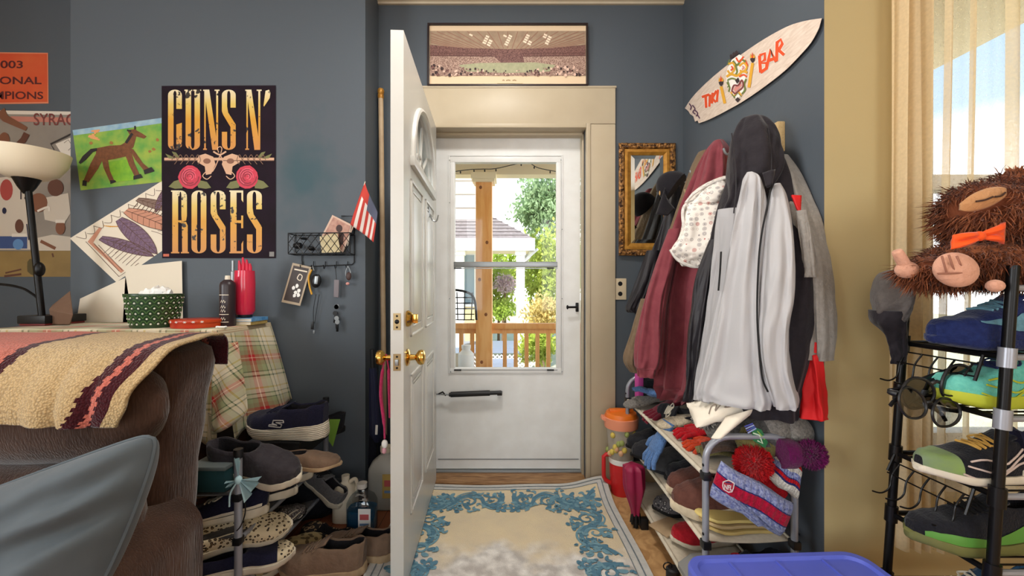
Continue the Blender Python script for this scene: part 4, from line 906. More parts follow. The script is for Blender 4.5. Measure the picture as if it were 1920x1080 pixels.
# contents of the basket
G_ = G(); A = Art(G_, lambda x, y, l=0: kp(x, y, .04 - .0 * l) + V((0, -.0006 * l, (440 - y) * .00004)))
sheet(G_, [(628, 405), (668, 425), (648, 474), (604, 452)], lambda x, y, l=0: kp(x, y, .03 + .001 * l), mat('postcard_edge', (200, 170, 150), .6), None, 0, 1)
A = Art(G_, lambda x, y, l=0: kp(x, y, .031 + .0006 * l)); A.poly([(630, 409), (664, 427), (646, 470), (608, 450)], mat('postcard_pink', (156, 108, 96), .6, noise_=(50, (190, 150, 130), .2)), 1); A.disc(641, 430, 6, 7, mat('printed_figure', (62, 40, 36), .6), 2); A.poly([(640, 436), (650, 440), (648, 456), (638, 466), (634, 458), (640, 448)], mat('printed_figure', (62, 40, 36), .6), 2)
tag(G_.build('postcard', smooth=0), 'pinkish postcard standing in the wire key basket', 'postcard')
g = G(); sheet(g, [(608, 446), (640, 438), (646, 474), (612, 476)], lambda x, y, l=0: kp(x, y, .05 + .001 * l), mat('cream_card', (206, 190, 150), .7), None, 0, 1); tag(g.build('cream_card', smooth=0), 'small cream card in front of the postcard in the key basket', 'card')
for i, (x, y, rx, ry, lb) in enumerate(((566, 462, .024, .016, 'black rounded gadget at the left end of the key basket'), (590, 467, .02, .012, 'small black gadget in the middle of the key basket'), (577, 449, .02, .007, 'flat black case lying on top of the gadgets in the key basket'))):
    tag(G().ball(kp(x, y, .035), (rx, .022, ry), black_plastic, None, 14, 10, .3, i).build('gadget'), lb, 'gadget')
# flag
t = thing('small_flag', 'small American flag on a stick above the key rack', 'flag', kp(662, 445, .03))
fl_r, fl_w, fl_b = mat('flag_red', (190, 62, 52), .8), mat('flag_white', (226, 214, 206), .8), mat('flag_blue', (92, 96, 116), .8)
G().tube([kp(656, 462, .03), kp(662, 430, .034), kp(690, 344, .04)], .0022, paper, 6).build('stick', t)
g = G()
def fq(u, v): a, b_, c_, d2 = V((689, 345, 0)), V((711, 400, 0)), V((706, 456, 0)), V((664, 424, 0)); p = a.lerp(b_, u).lerp(d2.lerp(c_, u), v); return kp(p.x, p.y, .038 + .014 * sin(u * 5 + v * 2))
nb = 9
def fm_(i, j):
    if i >= 9 and j < 9: return fl_b
    return fl_r if (i // 3) % 2 == 0 or j > 13 else fl_w
g.surf(fq, 18, 18, fl_r, lambda i, j: (fl_b if (j < 7 and 7 < i) else (fl_w if (i // 2) % 2 and 4 < j else fl_r))); g.build('flag_cloth', t, solid=.001)
# keychains
def keyth(name, lb, px, py, cat='keychain'): return thing(name, lb, cat, kp(px, py, .02), 'keychains on the key rack')
g = G(); mpc = lambda x, y, l=0: kp(x, y, .018 + .0007 * l) + V((0, -(y - 497) * .0002, 0))
t = keyth('card_pouch', 'flat dark pouch with a white print hanging from the leftmost hook', 567, 500)
sheet(g, [(552, 493), (587, 501), (569, 573), (534, 566)], mpc, mat('pouch_edge', (170, 152, 128), .5), None, -1, 0); A = Art(g, mpc); A.poly([(554, 498), (583, 504), (567, 568), (538, 562)], mat('pouch_dark', (58, 46, 42), .5), 1); A.line([(566, 514), (571, 518), (568, 526), (562, 522), (566, 514)], 1.6, paper, 2, 4)
for x, y in ((556, 540), (562, 536), (560, 548), (566, 545), (558, 554), (565, 553)): A.disc(x, y, 3.2, 3.8, white, 2, 8, 0, .2)
A.line([(556, 505), (580, 510)], 2.5, paper, 2); g.build('pouch', t, smooth=0)
t = keyth('tape_measure', 'black and yellow tape measure keychain on the second hook', 594, 525)
g = G(); c = kp(598, 527, .03); g.ball(c, (.026, .016, .036), black_plastic, (0, .15, 0), 16, 12); g.build('case', t)
G().box(c + V((.008, -.016, .004)), (.016, .003, .04), alu_grey, (0, .1, 0), .001).build('clip', t); G().tube(cr([kp(590, 506, .03), kp(584, 520, .03), kp(586, 538, .03), kp(590, 552, .03)], 5), .005, mat('yellow_band', (206, 150, 40), .5), 6).build('band', t); G().tube([kp(590, 500, .022), kp(594, 508, .03)], .003, alu_grey, 6).build('ring', t)
g = G(); g.tube(cr([kp(596, 552, .02), kp(590, 580, .012), kp(590, 606, .012)], 5), .0015, black_plastic, 5); g.tube(cr([kp(602, 552, .02), kp(596, 580, .012), kp(592, 606, .012)], 5), .0015, black_plastic, 5); g.build('cord', t)
G().box(kp(588, 610, .012), (.014, .008, .04), black_plastic, (0, .05, 0), .003).build('fob', t); G().box(kp(591, 622, .012), (.008, .006, .016), alu_grey, None, .001).build('buckle', t)
t = keyth('key_bunch', 'long bunch of keys on a grey strap on the fourth hook', 632, 505)
G().box(kp(634, 541, .02), (.026, .006, .09), mat('grey_strap', (120, 112, 116), .6), (0, .03, 0), .002).build('strap', t); G().tube([kp(632, 502, .02), kp(634, 524, .02)], .002, black_plastic, 6).build('cord', t)
G().lathe([(.012, -.002), (.014, 0), (.012, .002), (.010, 0), (.012, -.002)], kp(634, 575, .02), alu_grey, 20, 'Y').build('ring', t)
for dx, py, ln, a in ((-3, 596, .05, .15), (1, 606, .055, -.05), (3, 612, .05, .02)):
    g = G(); c = kp(633 + dx, py, .016 + .002 * dx); g.box(c, (.012, .003, ln), black_metal, (0, a, 0), .001); g.lathe([(0, -.002), (.012, -.002), (.012, .002), (0, .002)], c + V((0, 0, ln / 2)), black_plastic if dx < 0 else alu_grey, 16, 'Y'); g.build('key', t)
t = keyth('charm_keychain', 'short keychain with a pink-tipped charm on the rightmost hook', 655, 508)
G().tube(cr([kp(655, 499, .02), kp(651, 512, .02), kp(655, 522, .02), kp(660, 512, .02), kp(656, 500, .02)], 4), .002, alu_grey, 6).build('ring', t); G().ball(kp(657, 518, .022), (.014, .008, .022), mat('charm_brown', (70, 50, 46), .5), None, 12, 8).build('charm', t); G().ball(kp(655, 532, .022), (.010, .007, .008), mat('charm_pink', (214, 150, 140), .4), None, 10, 8).build('tip', t)

# ------------------------------------------------------------------ pole in the corner behind the open door
PYc = 2.30; t = thing('wooden_pole', 'pale wooden pole with a gilt end cap standing behind the open door', 'pole', (W(724, 0, PYc).x, PYc, 0))
xa, xb = W(722, 0, PYc).x, W(714, 0, PYc).x; z1 = W(0, 182, PYc).z
G().tube([(xa, PYc, 0.0), (xb, PYc, z1)], .0145, mat('pale_pole', (196, 172, 140), .5, noise_=(12, (176, 150, 118), .2)), 12).build('shaft', t)
G().lathe([(.0155, -.01), (.017, 0), (.017, .012), (.014, .016), (.018, .024), (.019, .036), (.014, .046), (0, .05)], (xb, PYc, z1), gold, 16).build('finial', t)
# ------------------------------------------------------------------ sofa, blanket, pillow
def corduroy(name, c1, c2, sc_=150):
    m = mat(name, c1, .95, spec=.1, sheen=.3); N, L, b = nodes_of(m); t = N.new('ShaderNodeTexCoord')
    mp = N.new('ShaderNodeMapping'); mp.inputs['Scale'].default_value = (260, 260, 22); w = N.new('ShaderNodeTexNoise'); w.inputs['Scale'].default_value = 1; w.inputs['Detail'].default_value = 3
    n = N.new('ShaderNodeTexNoise'); n.inputs['Scale'].default_value = 9; n.inputs['Detail'].default_value = 6; a = N.new('ShaderNodeMath'); a.operation = 'MULTIPLY_ADD'; a.inputs[1].default_value = .6; h = N.new('ShaderNodeMath'); h.operation = 'SUBTRACT'; h.inputs[1].default_value = .3; r = N.new('ShaderNodeValToRGB')
    r.color_ramp.elements[0].position = .32; r.color_ramp.elements[1].position = .7; r.color_ramp.elements[0].color = (*lin(c1), 1); r.color_ramp.elements[1].color = (*lin(c2), 1)
    bp = N.new('ShaderNodeBump'); bp.inputs['Strength'].default_value = .6; bp.inputs['Distance'].default_value = .005
    L.new(t.outputs['Object'], mp.inputs[0]); L.new(mp.outputs[0], w.inputs['Vector']); L.new(t.outputs['Object'], n.inputs['Vector']); L.new(w.outputs['Fac'], a.inputs[0]); L.new(n.outputs['Fac'], h.inputs[0]); L.new(h.outputs[0], a.inputs[2]); L.new(a.outputs[0], r.inputs[0]); L.new(r.outputs[0], b.inputs['Base Color']); L.new(w.outputs['Fac'], bp.inputs['Height']); L.new(bp.outputs[0], b.inputs['Normal']); return m
cord_m = corduroy('brown_corduroy', (56, 39, 31), (80, 58, 47), 620)
def rrect(x0, x1, y0, y1, z, r, n=6):
    pts = []
    for cx, cy, a0 in ((x1 - r, y1 - r, 0), (x0 + r, y1 - r, 90), (x0 + r, y0 + r, 180), (x1 - r, y0 + r, 270)):
        for i in range(n + 1): a = R(a0 + 90 * i / n); pts.append(V((cx + r * cos(a), cy + r * sin(a), z)))
    return pts
t = thing('sofa', 'brown corduroy sofa in the left foreground with a knitted blanket over its back', 'sofa', (-1.5, 1.1, 0))
g = G(); XL = -2.6
rows = [(.05, -.992, 1.10, 1.26), (.2, -.985, 1.11, 1.265), (.28, -.975, 1.11, 1.27), (.43, -.965, 1.10, 1.28), (.6, -.957, 1.09, 1.285), (.734, -.95, 1.085, 1.30), (.834, -.936, 1.08, 1.31), (.893, -.930, 1.08, 1.315), (.935, -.936, 1.085, 1.31), (.956, -.96, 1.11, 1.29), (.967, -.99, 1.14, 1.26)]
def wr(p, k):    # gathers and creases of the upholstery
    return p + V((0, .012 * noise.noise(V((p.x * 3, 0, p.z * 9 + p.x * 4))) * k, .0))
rings = []
for i in range(len(rows) - 1):
    for q in range(5):
        tt = q / 4; z, x1, y0, y1 = [lerp(a, b_, tt) for a, b_ in zip(rows[i], rows[i + 1])]
        if q < 4 or i == len(rows) - 2: rings.append([wr(p, 1) for p in rrect(XL, x1, y0, y1, z, min(.065, (y1 - y0) * .45))])
g.loft(rings, cord_m); g.build('back_frame', t, smooth=60)
def roll(g, xa, xb, yc, zc, ry, rz, ph, slope=0):
    rr = []
    for i in range(45):
        u = i / 44; e = (1 - abs(2 * u - 1) ** 10) ** .35 if u < .5 else max(.02, (1 - abs(2 * u - 1) ** 9)) ** .45; x = lerp(xa, xb, u)
        ring = []
        for j in range(24):
            a = 2 * pi * j / 24; k = 1 + .06 * noise.noise(V((x * 5 + ph, cos(a) * 1.5, sin(a) * 1.5))); ring.append(V((x, yc + ry * e * k * cos(a), zc + slope * (x - xb) + rz * e * k * abs(sin(a)) ** .8 * (1 if sin(a) > 0 else -1))))
        rr.append(ring)
    g.loft(rr, cord_m)
g = G(); roll(g, -2.5, -.885, 1.035, .815, .088, .14, 0); g.build('head_roll', t, smooth=60)
g = G(); roll(g, -2.5, -.95, 1.03, .52, .11, .17, 3); g.build('back_cushion', t, smooth=60)
g = G(); rr = []
for i in range(25):
    y = lerp(1.17, .38, i / 24); ring = []
    for j in range(28):
        a = 2 * pi * j / 28; k = 1 + .03 * noise.noise(V((y * 4, cos(a), sin(a)))); x = -.99 + (.115 if i > 1 else .10) * k * cos(a); z = .435 + .09 * k * sin(a)
        if sin(a) < -.2: z = .04
        ring.append(V((x, y, z)))
    rr.append(ring)
g.loft(rr, cord_m); g.build('arm', t, smooth=50)
G().bx(-2.5, -1.11, .42, 1.05, .05, .46, cord_m, .04).build('seat', t)
G().bx(-2.45, -1.01, .45, 1.24, 0.0, .055, black_plastic).build('base', t)

def knit(name, c):
    m = mat(name, c, .95, spec=.1, sheen=.2); N, L, b = nodes_of(m); t_ = N.new('ShaderNodeTexCoord'); v = N.new('ShaderNodeTexVoronoi'); v.inputs['Scale'].default_value = 210
    r = N.new('ShaderNodeValToRGB'); r.color_ramp.elements[0].position = .25; r.color_ramp.elements[1].position = .72; r.color_ramp.elements[0].color = (*lin(c), 1); r.color_ramp.elements[1].color = (*lin(tuple(int(x * .84) for x in c)), 1)
    bp = N.new('ShaderNodeBump'); bp.inputs['Strength'].default_value = .6; bp.inputs['Distance'].default_value = .005; bp.invert = True
    L.new(t_.outputs['Object'], v.inputs['Vector']); L.new(v.outputs['Distance'], r.inputs[0]); L.new(r.outputs[0], b.inputs['Base Color']); L.new(v.outputs['Distance'], bp.inputs['Height']); L.new(bp.outputs[0], b.inputs['Normal']); return m
k_cream, k_coral, k_maroon, k_pink = knit('cream_knit', (192, 163, 118)), knit('coral_knit', (190, 104, 86)), knit('maroon_knit', (66, 22, 28)), knit('pink_knit', (196, 106, 90))
prof = cr([(0, .925, .805), (0, .92, .845), (0, .938, .91), (0, 1.0, .968), (0, 1.09, .982), (0, 1.19, .983), (0, 1.285, .975), (0, 1.325, .94), (0, 1.332, .87)], 6)
xr_t = [(0, -.90), (.15, -.875), (.32, -.842), (.5, -.845), (.65, -.885), (.8, -.925), (1, -.935)]
def bl(u, v):
    i = v * (len(prof) - 1); k = min(int(i), len(prof) - 2); p = prof[k].lerp(prof[k + 1], i - k); d = (1 - u) * 1.6; x = interp(xr_t, v) - d
    fold = (.012 * sin(x * 30) + .010 * sin(x * 50 + 1)) * max(0, 1 - v * 2.2) * (1 if d > .12 else d / .12)
    return V((x, p.y - abs(fold) * 1.2, p.z + .004 * noise.noise(V((x * 7, v * 4, 0))) + .02 * ss(.05, .5, d) * max(0, 1 - v * 6) - .02 * sin(x * 3.1) ** 2 * max(0, 1 - v * 5)))
def blm(i, j):
    d = (1 - (i + .5) / 300) * 1.9 + .005 * ((j % 2) - .5)
    return (k_maroon if j > 38 else k_cream) if d < .038 else k_maroon if d < .075 else k_pink if d < .092 else k_maroon if d < .125 else k_cream if d < .40 else k_maroon if d < .435 else k_coral if d < .95 else k_maroon if d < 1.0 else k_cream
g = G(); g.surf(bl, 300, 50, k_cream, blm); tag(g.build('knitted_blanket', smooth=60, solid=.007), 'cream, coral and maroon striped knitted blanket draped over the sofa back', 'blanket')
# pillow
vel = fabric('grey_blue_velvet', (74, 80, 84), (90, 97, 102), 7, .8, .15)
g = G(); PC = [W(299, 806, .86), W(160, 1150, .78), W(-150, 1200, .74), W(-110, 955, .83)]     # top right, bottom right, bottom left, top left
nrm = (PC[1] - PC[0]).cross(PC[3] - PC[0]).normalized(); nrm = nrm if nrm.y < 0 else -nrm
def pil(s):
    def f(u, v):
        p = PC[3].lerp(PC[0], u).lerp(PC[2].lerp(PC[1], u), v); a, b_ = 2 * u - 1, 2 * v - 1; h = ((1 - a ** 4) * (1 - b_ ** 4)) ** .6
        c = (PC[0] + PC[2]) / 2; pin = .06 * (a * a + b_ * b_ - a * a * b_ * b_ * 1.0) ; q = p.lerp(c, -.11 * (1 - b_ * b_) * abs(a) - .02 * (1 - a * a) * abs(b_) + .09 * (a * b_) ** 8)
        wv = .02 * sin((u * .35 + v) * 22 + 3 * noise.noise(V((u * 3, v * 3, 1)))) * ss(.35, .95, u) * (1 - abs(b_) ** 4)
        return q + nrm * (s * (.085 * h) + (wv if s > 0 else 0) * h)
    return f
g.surf(pil(1), 48, 48, vel); g.surf(pil(-1), 48, 48, vel)
o = g.build('throw_pillow', smooth=80); tag(o, 'grey-blue velvet pillow leaning on the sofa\'s seat back', 'pillow')
g = G(); f1 = pil(0); edge = [f1(i / 30, 0) for i in range(31)] + [f1(1, i / 30) for i in range(1, 31)] + [f1(1 - i / 30, 1) for i in range(1, 31)] + [f1(0, 1 - i / 30) for i in range(1, 30)]
g.tube(edge, .0045, vel, 6, True); g.build('piping', o)

# ------------------------------------------------------------------ shoes
def pattern_mat(name, base, spot, centre=None, scale=60, rough=.8, size=.32):
    m = mat(name, base, rough); N, L, b = nodes_of(m); t_ = N.new('ShaderNodeTexCoord'); v = N.new('ShaderNodeTexVoronoi'); v.inputs['Scale'].default_value = scale; v.inputs['Randomness'].default_value = .85
    n = N.new('ShaderNodeTexNoise'); n.inputs['Scale'].default_value = scale * 1.1; a = N.new('ShaderNodeMath'); a.operation = 'MULTIPLY_ADD'; a.inputs[1].default_value = .35
    r = N.new('ShaderNodeValToRGB'); r.color_ramp.interpolation = 'CONSTANT'; e = r.color_ramp.elements
    e[0].position = 0; e[0].color = (*lin(centre or spot), 1); e[1].position = size + .1; e[1].color = (*lin(spot), 1); q = e.new(size + .27); q.color = (*lin(base), 1)
    L.new(t_.outputs['Object'], v.inputs['Vector']); L.new(t_.outputs['Object'], n.inputs['Vector']); L.new(n.outputs['Fac'], a.inputs[0]); L.new(v.outputs['Distance'], a.inputs[2]); L.new(a.outputs[0], r.inputs[0]); L.new(r.outputs[0], b.inputs['Base Color']); return m
lining_dark = fabric('dark_shoe_lining', (34, 32, 36), None, 90)
def wfun(t):       # half width along the shoe, heel 0 .. toe 1
    return interp([(0, .30), (.04, .55), (.12, .70), (.30, .66), (.50, .74), (.68, .98), (.80, 1.0), (.90, .82), (.96, .55), (1.0, .22)], t)
def shoe(name, label, group, loc, head, L=.28, Wd=.098, H=.075, sole=.028, up=None, so=None, lin_=None, lace=None, accent=None, style='sneaker', pitch=0, roll_=0, cat='shoe', toe=None, heel=None, flatsole=.8, swirl=None):
    """x runs from heel to toe; head is its heading in the room; style sets collar, opening and toe heights"""
    up = up or black; so = so or white; lin_ = lin_ or lining_dark
    st = {'sneaker': [(0, 1.0), (.06, 1.02), (.18, .86), (.32, .90), (.46, 1.0), (.62, .76), (.80, .56), (.92, .44), (1, .28)],
          'slipon': [(0, .78), (.06, .82), (.25, .72), (.42, .84), (.56, .86), (.74, .66), (.9, .46), (1, .26)],
          'flat': [(0, .62), (.1, .56), (.3, .42), (.5, .40), (.66, .46), (.8, .48), (.93, .36), (1, .22)],
          'boot': [(0, 1.55), (.08, 1.62), (.22, 1.6), (.34, 1.45), (.46, 1.1), (.62, .8), (.8, .62), (.93, .48), (1, .28)]}[style]
    o0, o1 = {'sneaker': (.045, .50), 'slipon': (.05, .50), 'flat': (.05, .68), 'boot': (.06, .36)}[style]
    hw = Wd / 2
    root = thing(name, label, cat, (0, 0, 0), group)
    spring = lambda t: .012 * ss(.72, 1, t) * (L / .28) + .004 * ss(.12, 0, t)
    bend = lambda t: .010 * sin(pi * t) - .004
    n = 34; ts = [0.5 - 0.5 * cos(pi * i / n) for i in range(n + 1)]
    g = G(); rings = []
    for t_ in ts:
        w = wfun(t_) * hw; zb = spring(t_); zt = sole * (1 + .35 * (1 - ss(.1, .5, t_)) * (style != 'flat')) + spring(t_) * .6; x = t_ * L; y0 = bend(t_)
        wb, wt = w * .97 + .001, w * 1.05 + .003; k = .004
        rings.append([V((x, y0 + a * wb if abs(b_) < .5 else y0 + a * wt, z)) for a, b_, z in ((-.6, 0, zb), (0, 0, zb), (.6, 0, zb), (1, 0, zb + k), (1, 1, lerp(zb, zt, .45)), (1, 1, zt), (.6, 0, zt), (0, 0, zt), (-.6, 0, zt), (-1, 1, zt), (-1, 1, lerp(zb, zt, .45)), (-1, 0, zb + k))])
    x0 = rings[0][0].x - .006
    g.loft([[p + V((-.007, 0, 0)) for p in [r_.lerp(sum(rings[0], V()) / 12, .35) for r_ in rings[0]]]] + rings + [[p + V((.007, 0, .0)) for p in [r_.lerp(sum(rings[-1], V()) / 12, .45) for r_ in rings[-1]]]], so)
    so_o = g.build('sole', root, smooth=50)
    def zt_(t_): return sole * (1 + .35 * (1 - ss(.1, .5, t_)) * (style != 'flat')) + spring(t_) * .6 - .002
    A_ = [(-1, 0), (-1.02, .22), (-1.0, .45), (-.93, .66), (-.84, .82), (-.70, .93), (-.52, .985), (-.30, 1.0), (0, 1.01)]
    B_ = [(-1, 0), (-1.03, .25), (-.99, .55), (-.90, .85), (-.82, .985), (-.74, 1.0), (-.66, .93), (-.62, .55), (-.52, .16)]
    def sect(t_):
        o = ss(o0 - .035, o0 + .02, t_) * (1 - ss(o1 - .04, o1 + .02, t_)); w = wfun(t_) * hw; h = interp(st, t_) * H; z0 = zt_(t_); x = t_ * L; y0 = bend(t_); pts = []
        prof = [(lerp(a[0], b_[0], o), lerp(a[1], b_[1], o)) for a, b_ in zip(A_, B_)]; mid = (0, lerp(1.015, .13, o))
        full = prof + [mid] + [(-a, b_) for a, b_ in reversed(prof)]
        back = -.010 * ss(.1, 0, t_)
        return [V((x + back * b_, y0 + a * w, z0 + b_ * h)) for a, b_ in full], o
    n2 = 44; ts2 = [0.5 - 0.5 * cos(pi * i / n2) for i in range(n2 + 1)]; S = [sect(t_) for t_ in ts2]
    def mf(i, j):
        o = (S[i][1] + S[min(i + 1, n2)][1]) / 2
        if o > .5 and 6 <= j <= 11: return lin_
        if toe and ts2[i] > .80: return toe
        if heel and ts2[i] < .14: return heel
        return up
    g = G(); g.loft([s_[0] for s_ in S], up, False, False, mf)
    for s_ in (S[0][0], S[-1][0]): g.add(s_, [tuple(range(len(s_)))], up)
    upo = g.build('upper', root, smooth=60)
    def top(t_, a):     # point on the outer surface, a in -1..1 across
        pts, o = sect(t_); f = (a + 1) / 2 * (len(pts) - 1); i = min(int(f), len(pts) - 2); return pts[i].lerp(pts[i + 1], f - i)
    def side(t_, k, s=1):   # point up the side wall, k 0..1
        pts, o = sect(t_); pts = pts if s < 0 else pts[::-1]; f = k * 5; i = min(int(f), 4); return pts[i].lerp(pts[i + 1], f - i) + V((0, s * .0025, .0008))
    if lace:
        g = G()
        for i in range(5):
            t_ = o1 - .01 + i * .042; p = [top(t_, a) + V((0, 0, .003)) for a in (-.36, -.2, 0, .2, .36)]; g.tube(p, .003, lace, 6)
            if i < 4: g.tube([top(t_, -.36) + V((0, 0, .004)), top(t_ + .02, 0) + V((0, 0, .005)), top(t_ + .042, .36) + V((0, 0, .004))], .0026, lace, 6)
        p = top(o1, 0)
        for s in (-1, 1): g.tube(cr([p + V((.005, 0, .006)), p + V((-.005, s * .02, .016)), p + V((.012, s * .036, .008)), p + V((.02, s * .02, .006))], 5), .0024, lace, 6)
        g.build('laces', root)
        g = G(); w = .022
        def tong(u, v): a = top(o1 + .06, 0); return V((lerp(a.x, o1 * L - .035, v), a.y + (u - .5) * 2 * w * (1 + .2 * v), lerp(a.z - .002, sect(.46)[0][8].z * 0 + zt_(.4) + H * interp(st, .42) * 1.15, v) - .004 * (2 * u - 1) ** 2))
        g.surf(tong, 6, 8, up); g.build('tongue', root, smooth=60, solid=.006)
    if accent:
        am, kind = accent; g = G()
        for s in (-1, 1):
            if kind == 'swoosh':
                def sw_(u, v): t_ = lerp(.30, .80, u); k = .42 + .30 * (u - .25) ** 2 * 2 - .22 * ss(.0, .35, u) + .30 * ss(.45, 1, 1 - u) * 0; wd_ = .42 * sin(pi * min(1, .12 + .80 * (1 - u))) * (1 - u * .45); return side(t_, min(.98, max(.05, .25 + .55 * u ** 1.6 * 1 + (v - .5) * wd_)), s)
                g.surf(sw_, 16, 3, am)
            if kind == 'stripe':
                g.surf(lambda u, v: side(lerp(.04, .95, u), lerp(.04, .16, v) + .0, s), 26, 2, am)
            if kind == 'bars':
                for q in range(3): g.surf(lambda u, v: side(.36 + q * .07 + .07 * u + .028 * v, .08 + .8 * u, s), 6, 1, am)
            if kind == 'curves':
                for q in range(3): g.tube([side(lerp(.2 + .05 * q, .84 - .03 * q, i / 14), .12 + .22 * q + .2 * sin(i * .45 + q), s) for i in range(15)], .0022, am, 5)
            if kind == 'wave':
                g.surf(lambda u, v: side(lerp(.03, .97, u), lerp(.03, .34 + .12 * sin(u * 9), v), s), 30, 3, am)
            if kind == 'mark':
                for q in range(2): g.tube([side(.42 + .10 * i / 8, .38 + .16 * q + .05 * (i in (0, 8)), s) for i in range(9)], .0022, am, 5); g.tube([side(.42 + q * .1, .38, s), side(.44 + q * .1, .54, s)], .0022, am, 5)
                g.tube([side(.42, .54, s), side(.52, .40, s)], .0022, am, 5)
        g.build('side_mark', root, smooth=60)
    root.rotation_euler = Euler((R(roll_), R(-pitch), R(head)), 'XYZ')
    q = root.rotation_euler.to_matrix() @ V((L / 2, 0, 0)); root.location = V(loc) - q
    return root
navy_s, char_s, tan_s, grey_s = fabric('navy_knit_upper', (26, 26, 44), (34, 34, 56), 120), fabric('charcoal_suede', (48, 44, 48), (62, 58, 62), 40), fabric('taupe_suede', (128, 104, 86), (110, 90, 74), 30), fabric('grey_mesh_upper', (112, 110, 112), None, 120)
sole_cream, sole_tan = mat('cream_sole', (222, 212, 192), .6, noise_=(25, (198, 188, 168), .25)), mat('tan_sole', (186, 160, 126), .6, noise_=(25, (164, 138, 106), .25))
leo_c, leo_d = pattern_mat('cream_leopard_print', (206, 190, 158), (34, 28, 26), (120, 94, 62), 82, .8, .28), pattern_mat('dark_leopard_print', (26, 20, 20), (150, 124, 92), (46, 32, 26), 42, .6)
spark, olive_s = pattern_mat('silver_sequin', (70, 64, 66), (170, 164, 160), (40, 36, 40), 160, .4), pattern_mat('olive_scratch_print', (166, 146, 104), (92, 78, 52), None, 40)
black_s = fabric('black_mesh_upper', (22, 22, 26), (32, 32, 38), 120)
def at(px, py, Y): return W(px, py, Y)
def tube_rack(name, label, x0, x1, y0, y1, ztop, zs, shelf_m, loop=True, rr_=.075):
    t = thing(name, label, 'shoe rack', ((x0 + x1) / 2, (y0 + y1) / 2, 0))
    for y in (y0, y1):
        r_ = rr_
        if loop:
            pts = [(x0, y, 0), (x0, y, ztop - r_)] + [(x0 + r_ - r_ * cos(R(a)), y, ztop - r_ + r_ * sin(R(a))) for a in (15, 30, 45, 60, 75, 90)] + [(x1 - r_ + r_ * sin(R(a)), y, ztop - r_ + r_ * cos(R(a))) for a in (0, 15, 30, 45, 60, 75, 90)] + [(x1, y, 0)]
            g = G(); g.tube(pts, .0105, chrome, 12); lg = g.build('side_frame', t)
            for x in (x0, x1):
                for z in zs: G().ball((x - .010 * (1 if x == x0 else -1), y - .004, z + .035), (.003, .005, .005), black_metal, None, 8, 6).build('rivet', lg)
                G().lathe([(0, 0), (.014, 0), (.014, .03), (0, .03)], (x, y, 0), black_plastic, 12).build('foot', lg)
        else:
            for x in (x0, x1):
                lg = G().tube([(x, y, 0), (x, y, ztop)], .0125, chrome, 14).build('post', t); G().lathe([(0, 0), (.015, 0), (.015, .03), (0, .03)], (x, y, ztop - .015), black_plastic, 12).build('cap', lg)
    for z in zs:
        for x in (x0, x1): G().tube([(x, y0, z), (x, y1, z)], .008, sole_cream if loop else chrome, 10).build('shelf_rail', t)
        g = G(); g.surf(lambda u, v: V((lerp(x0, x1, u), lerp(y0 + .012, y1 - .012, v), z + .004 - .008 * sin(pi * u))), 8, 10, shelf_m); g.build('shelf', t, solid=.003)
        for x in (x0, x1):
            for y in (y0, y1): G().box((x, y, z), (.026, .03, .026), black_plastic, None, .004).build('joint', t)
    return t
shelf_grey = fabric('grey_shelf_cloth', (86, 82, 80), None, 80); shelf_be = fabric('beige_shelf_cloth', (206, 194, 174), (190, 178, 158), 60, .9, .15)
RX0, RX1, RY0, RY1 = -1.225, -.944, 1.40, 2.06
tube_rack('shoe_rack', 'grey tube shoe rack heaped with shoes, beside the plaid-covered table', RX0, RX1, RY0, RY1, .55, (.09, .25, .40), shelf_grey, False)
# ------------------------------------------------------------------ shoes on and around the left rack
GL = 'shoes heaped on the left rack'; GF = 'shoes on the floor by the left rack'
def fl(px, Y, z): return (W(px, 0, Y).x, Y, z)
bxm = mat('black_card', (20, 19, 20), .6)
c = fl(556, 1.82, .407); t = thing('shoe_box', 'plain black shoe box under the big navy sneaker', 'box', c)
G().box((c[0], c[1], c[2] + .035), (.17, .28, .07), bxm, None, .003).build('box_body', t); G().box((c[0], c[1], c[2] + .071), (.176, .286, .012), bxm, None, .003).build('lid', t)
ribbed = mat('ribbed_cream_sole', (224, 214, 194), .6); Nr, Lr, br_ = nodes_of(ribbed); tr_ = Nr.new('ShaderNodeTexCoord'); wr_ = Nr.new('ShaderNodeTexWave'); wr_.bands_direction = 'Z'; wr_.inputs['Scale'].default_value = 40; bq_ = Nr.new('ShaderNodeBump'); bq_.inputs['Strength'].default_value = .7; bq_.inputs['Distance'].default_value = .004
Lr.new(tr_.outputs['Object'], wr_.inputs['Vector']); Lr.new(wr_.outputs['Fac'], bq_.inputs['Height']); Lr.new(bq_.outputs[0], br_.inputs['Normal'])
s_ = shoe('sneaker', 'large navy sneaker with a thick white sole, on top of the left rack\'s pile', GL, fl(540, 1.74, .49), 170, L=.36, Wd=.13, H=.085, sole=.05, up=navy_s, so=ribbed, lace=navy_s, roll_=-6)
g = G(); Am = Art(g, lambda x, y, l=0: W(x, y, 1.668)); lg = mat('pale_logo', (176, 172, 170), .5)
pts = [(512, 798), (514, 789), (536, 788), (537, 792), (520, 793), (533, 796), (530, 802), (504, 801), (505, 798), (522, 798), (511, 795)]
lw = [(V((-.008, 0, 0)) + V(((x - 520) * .0021, -.066, .066 - (y - 795) * .0021))) for x, y in pts]
for a, b_ in zip(lw, lw[1:]):
    g.tube([a, b_], .0022, lg, 5)
g.M = None
o = g.build('side_mark', None, smooth=0); o.parent = None
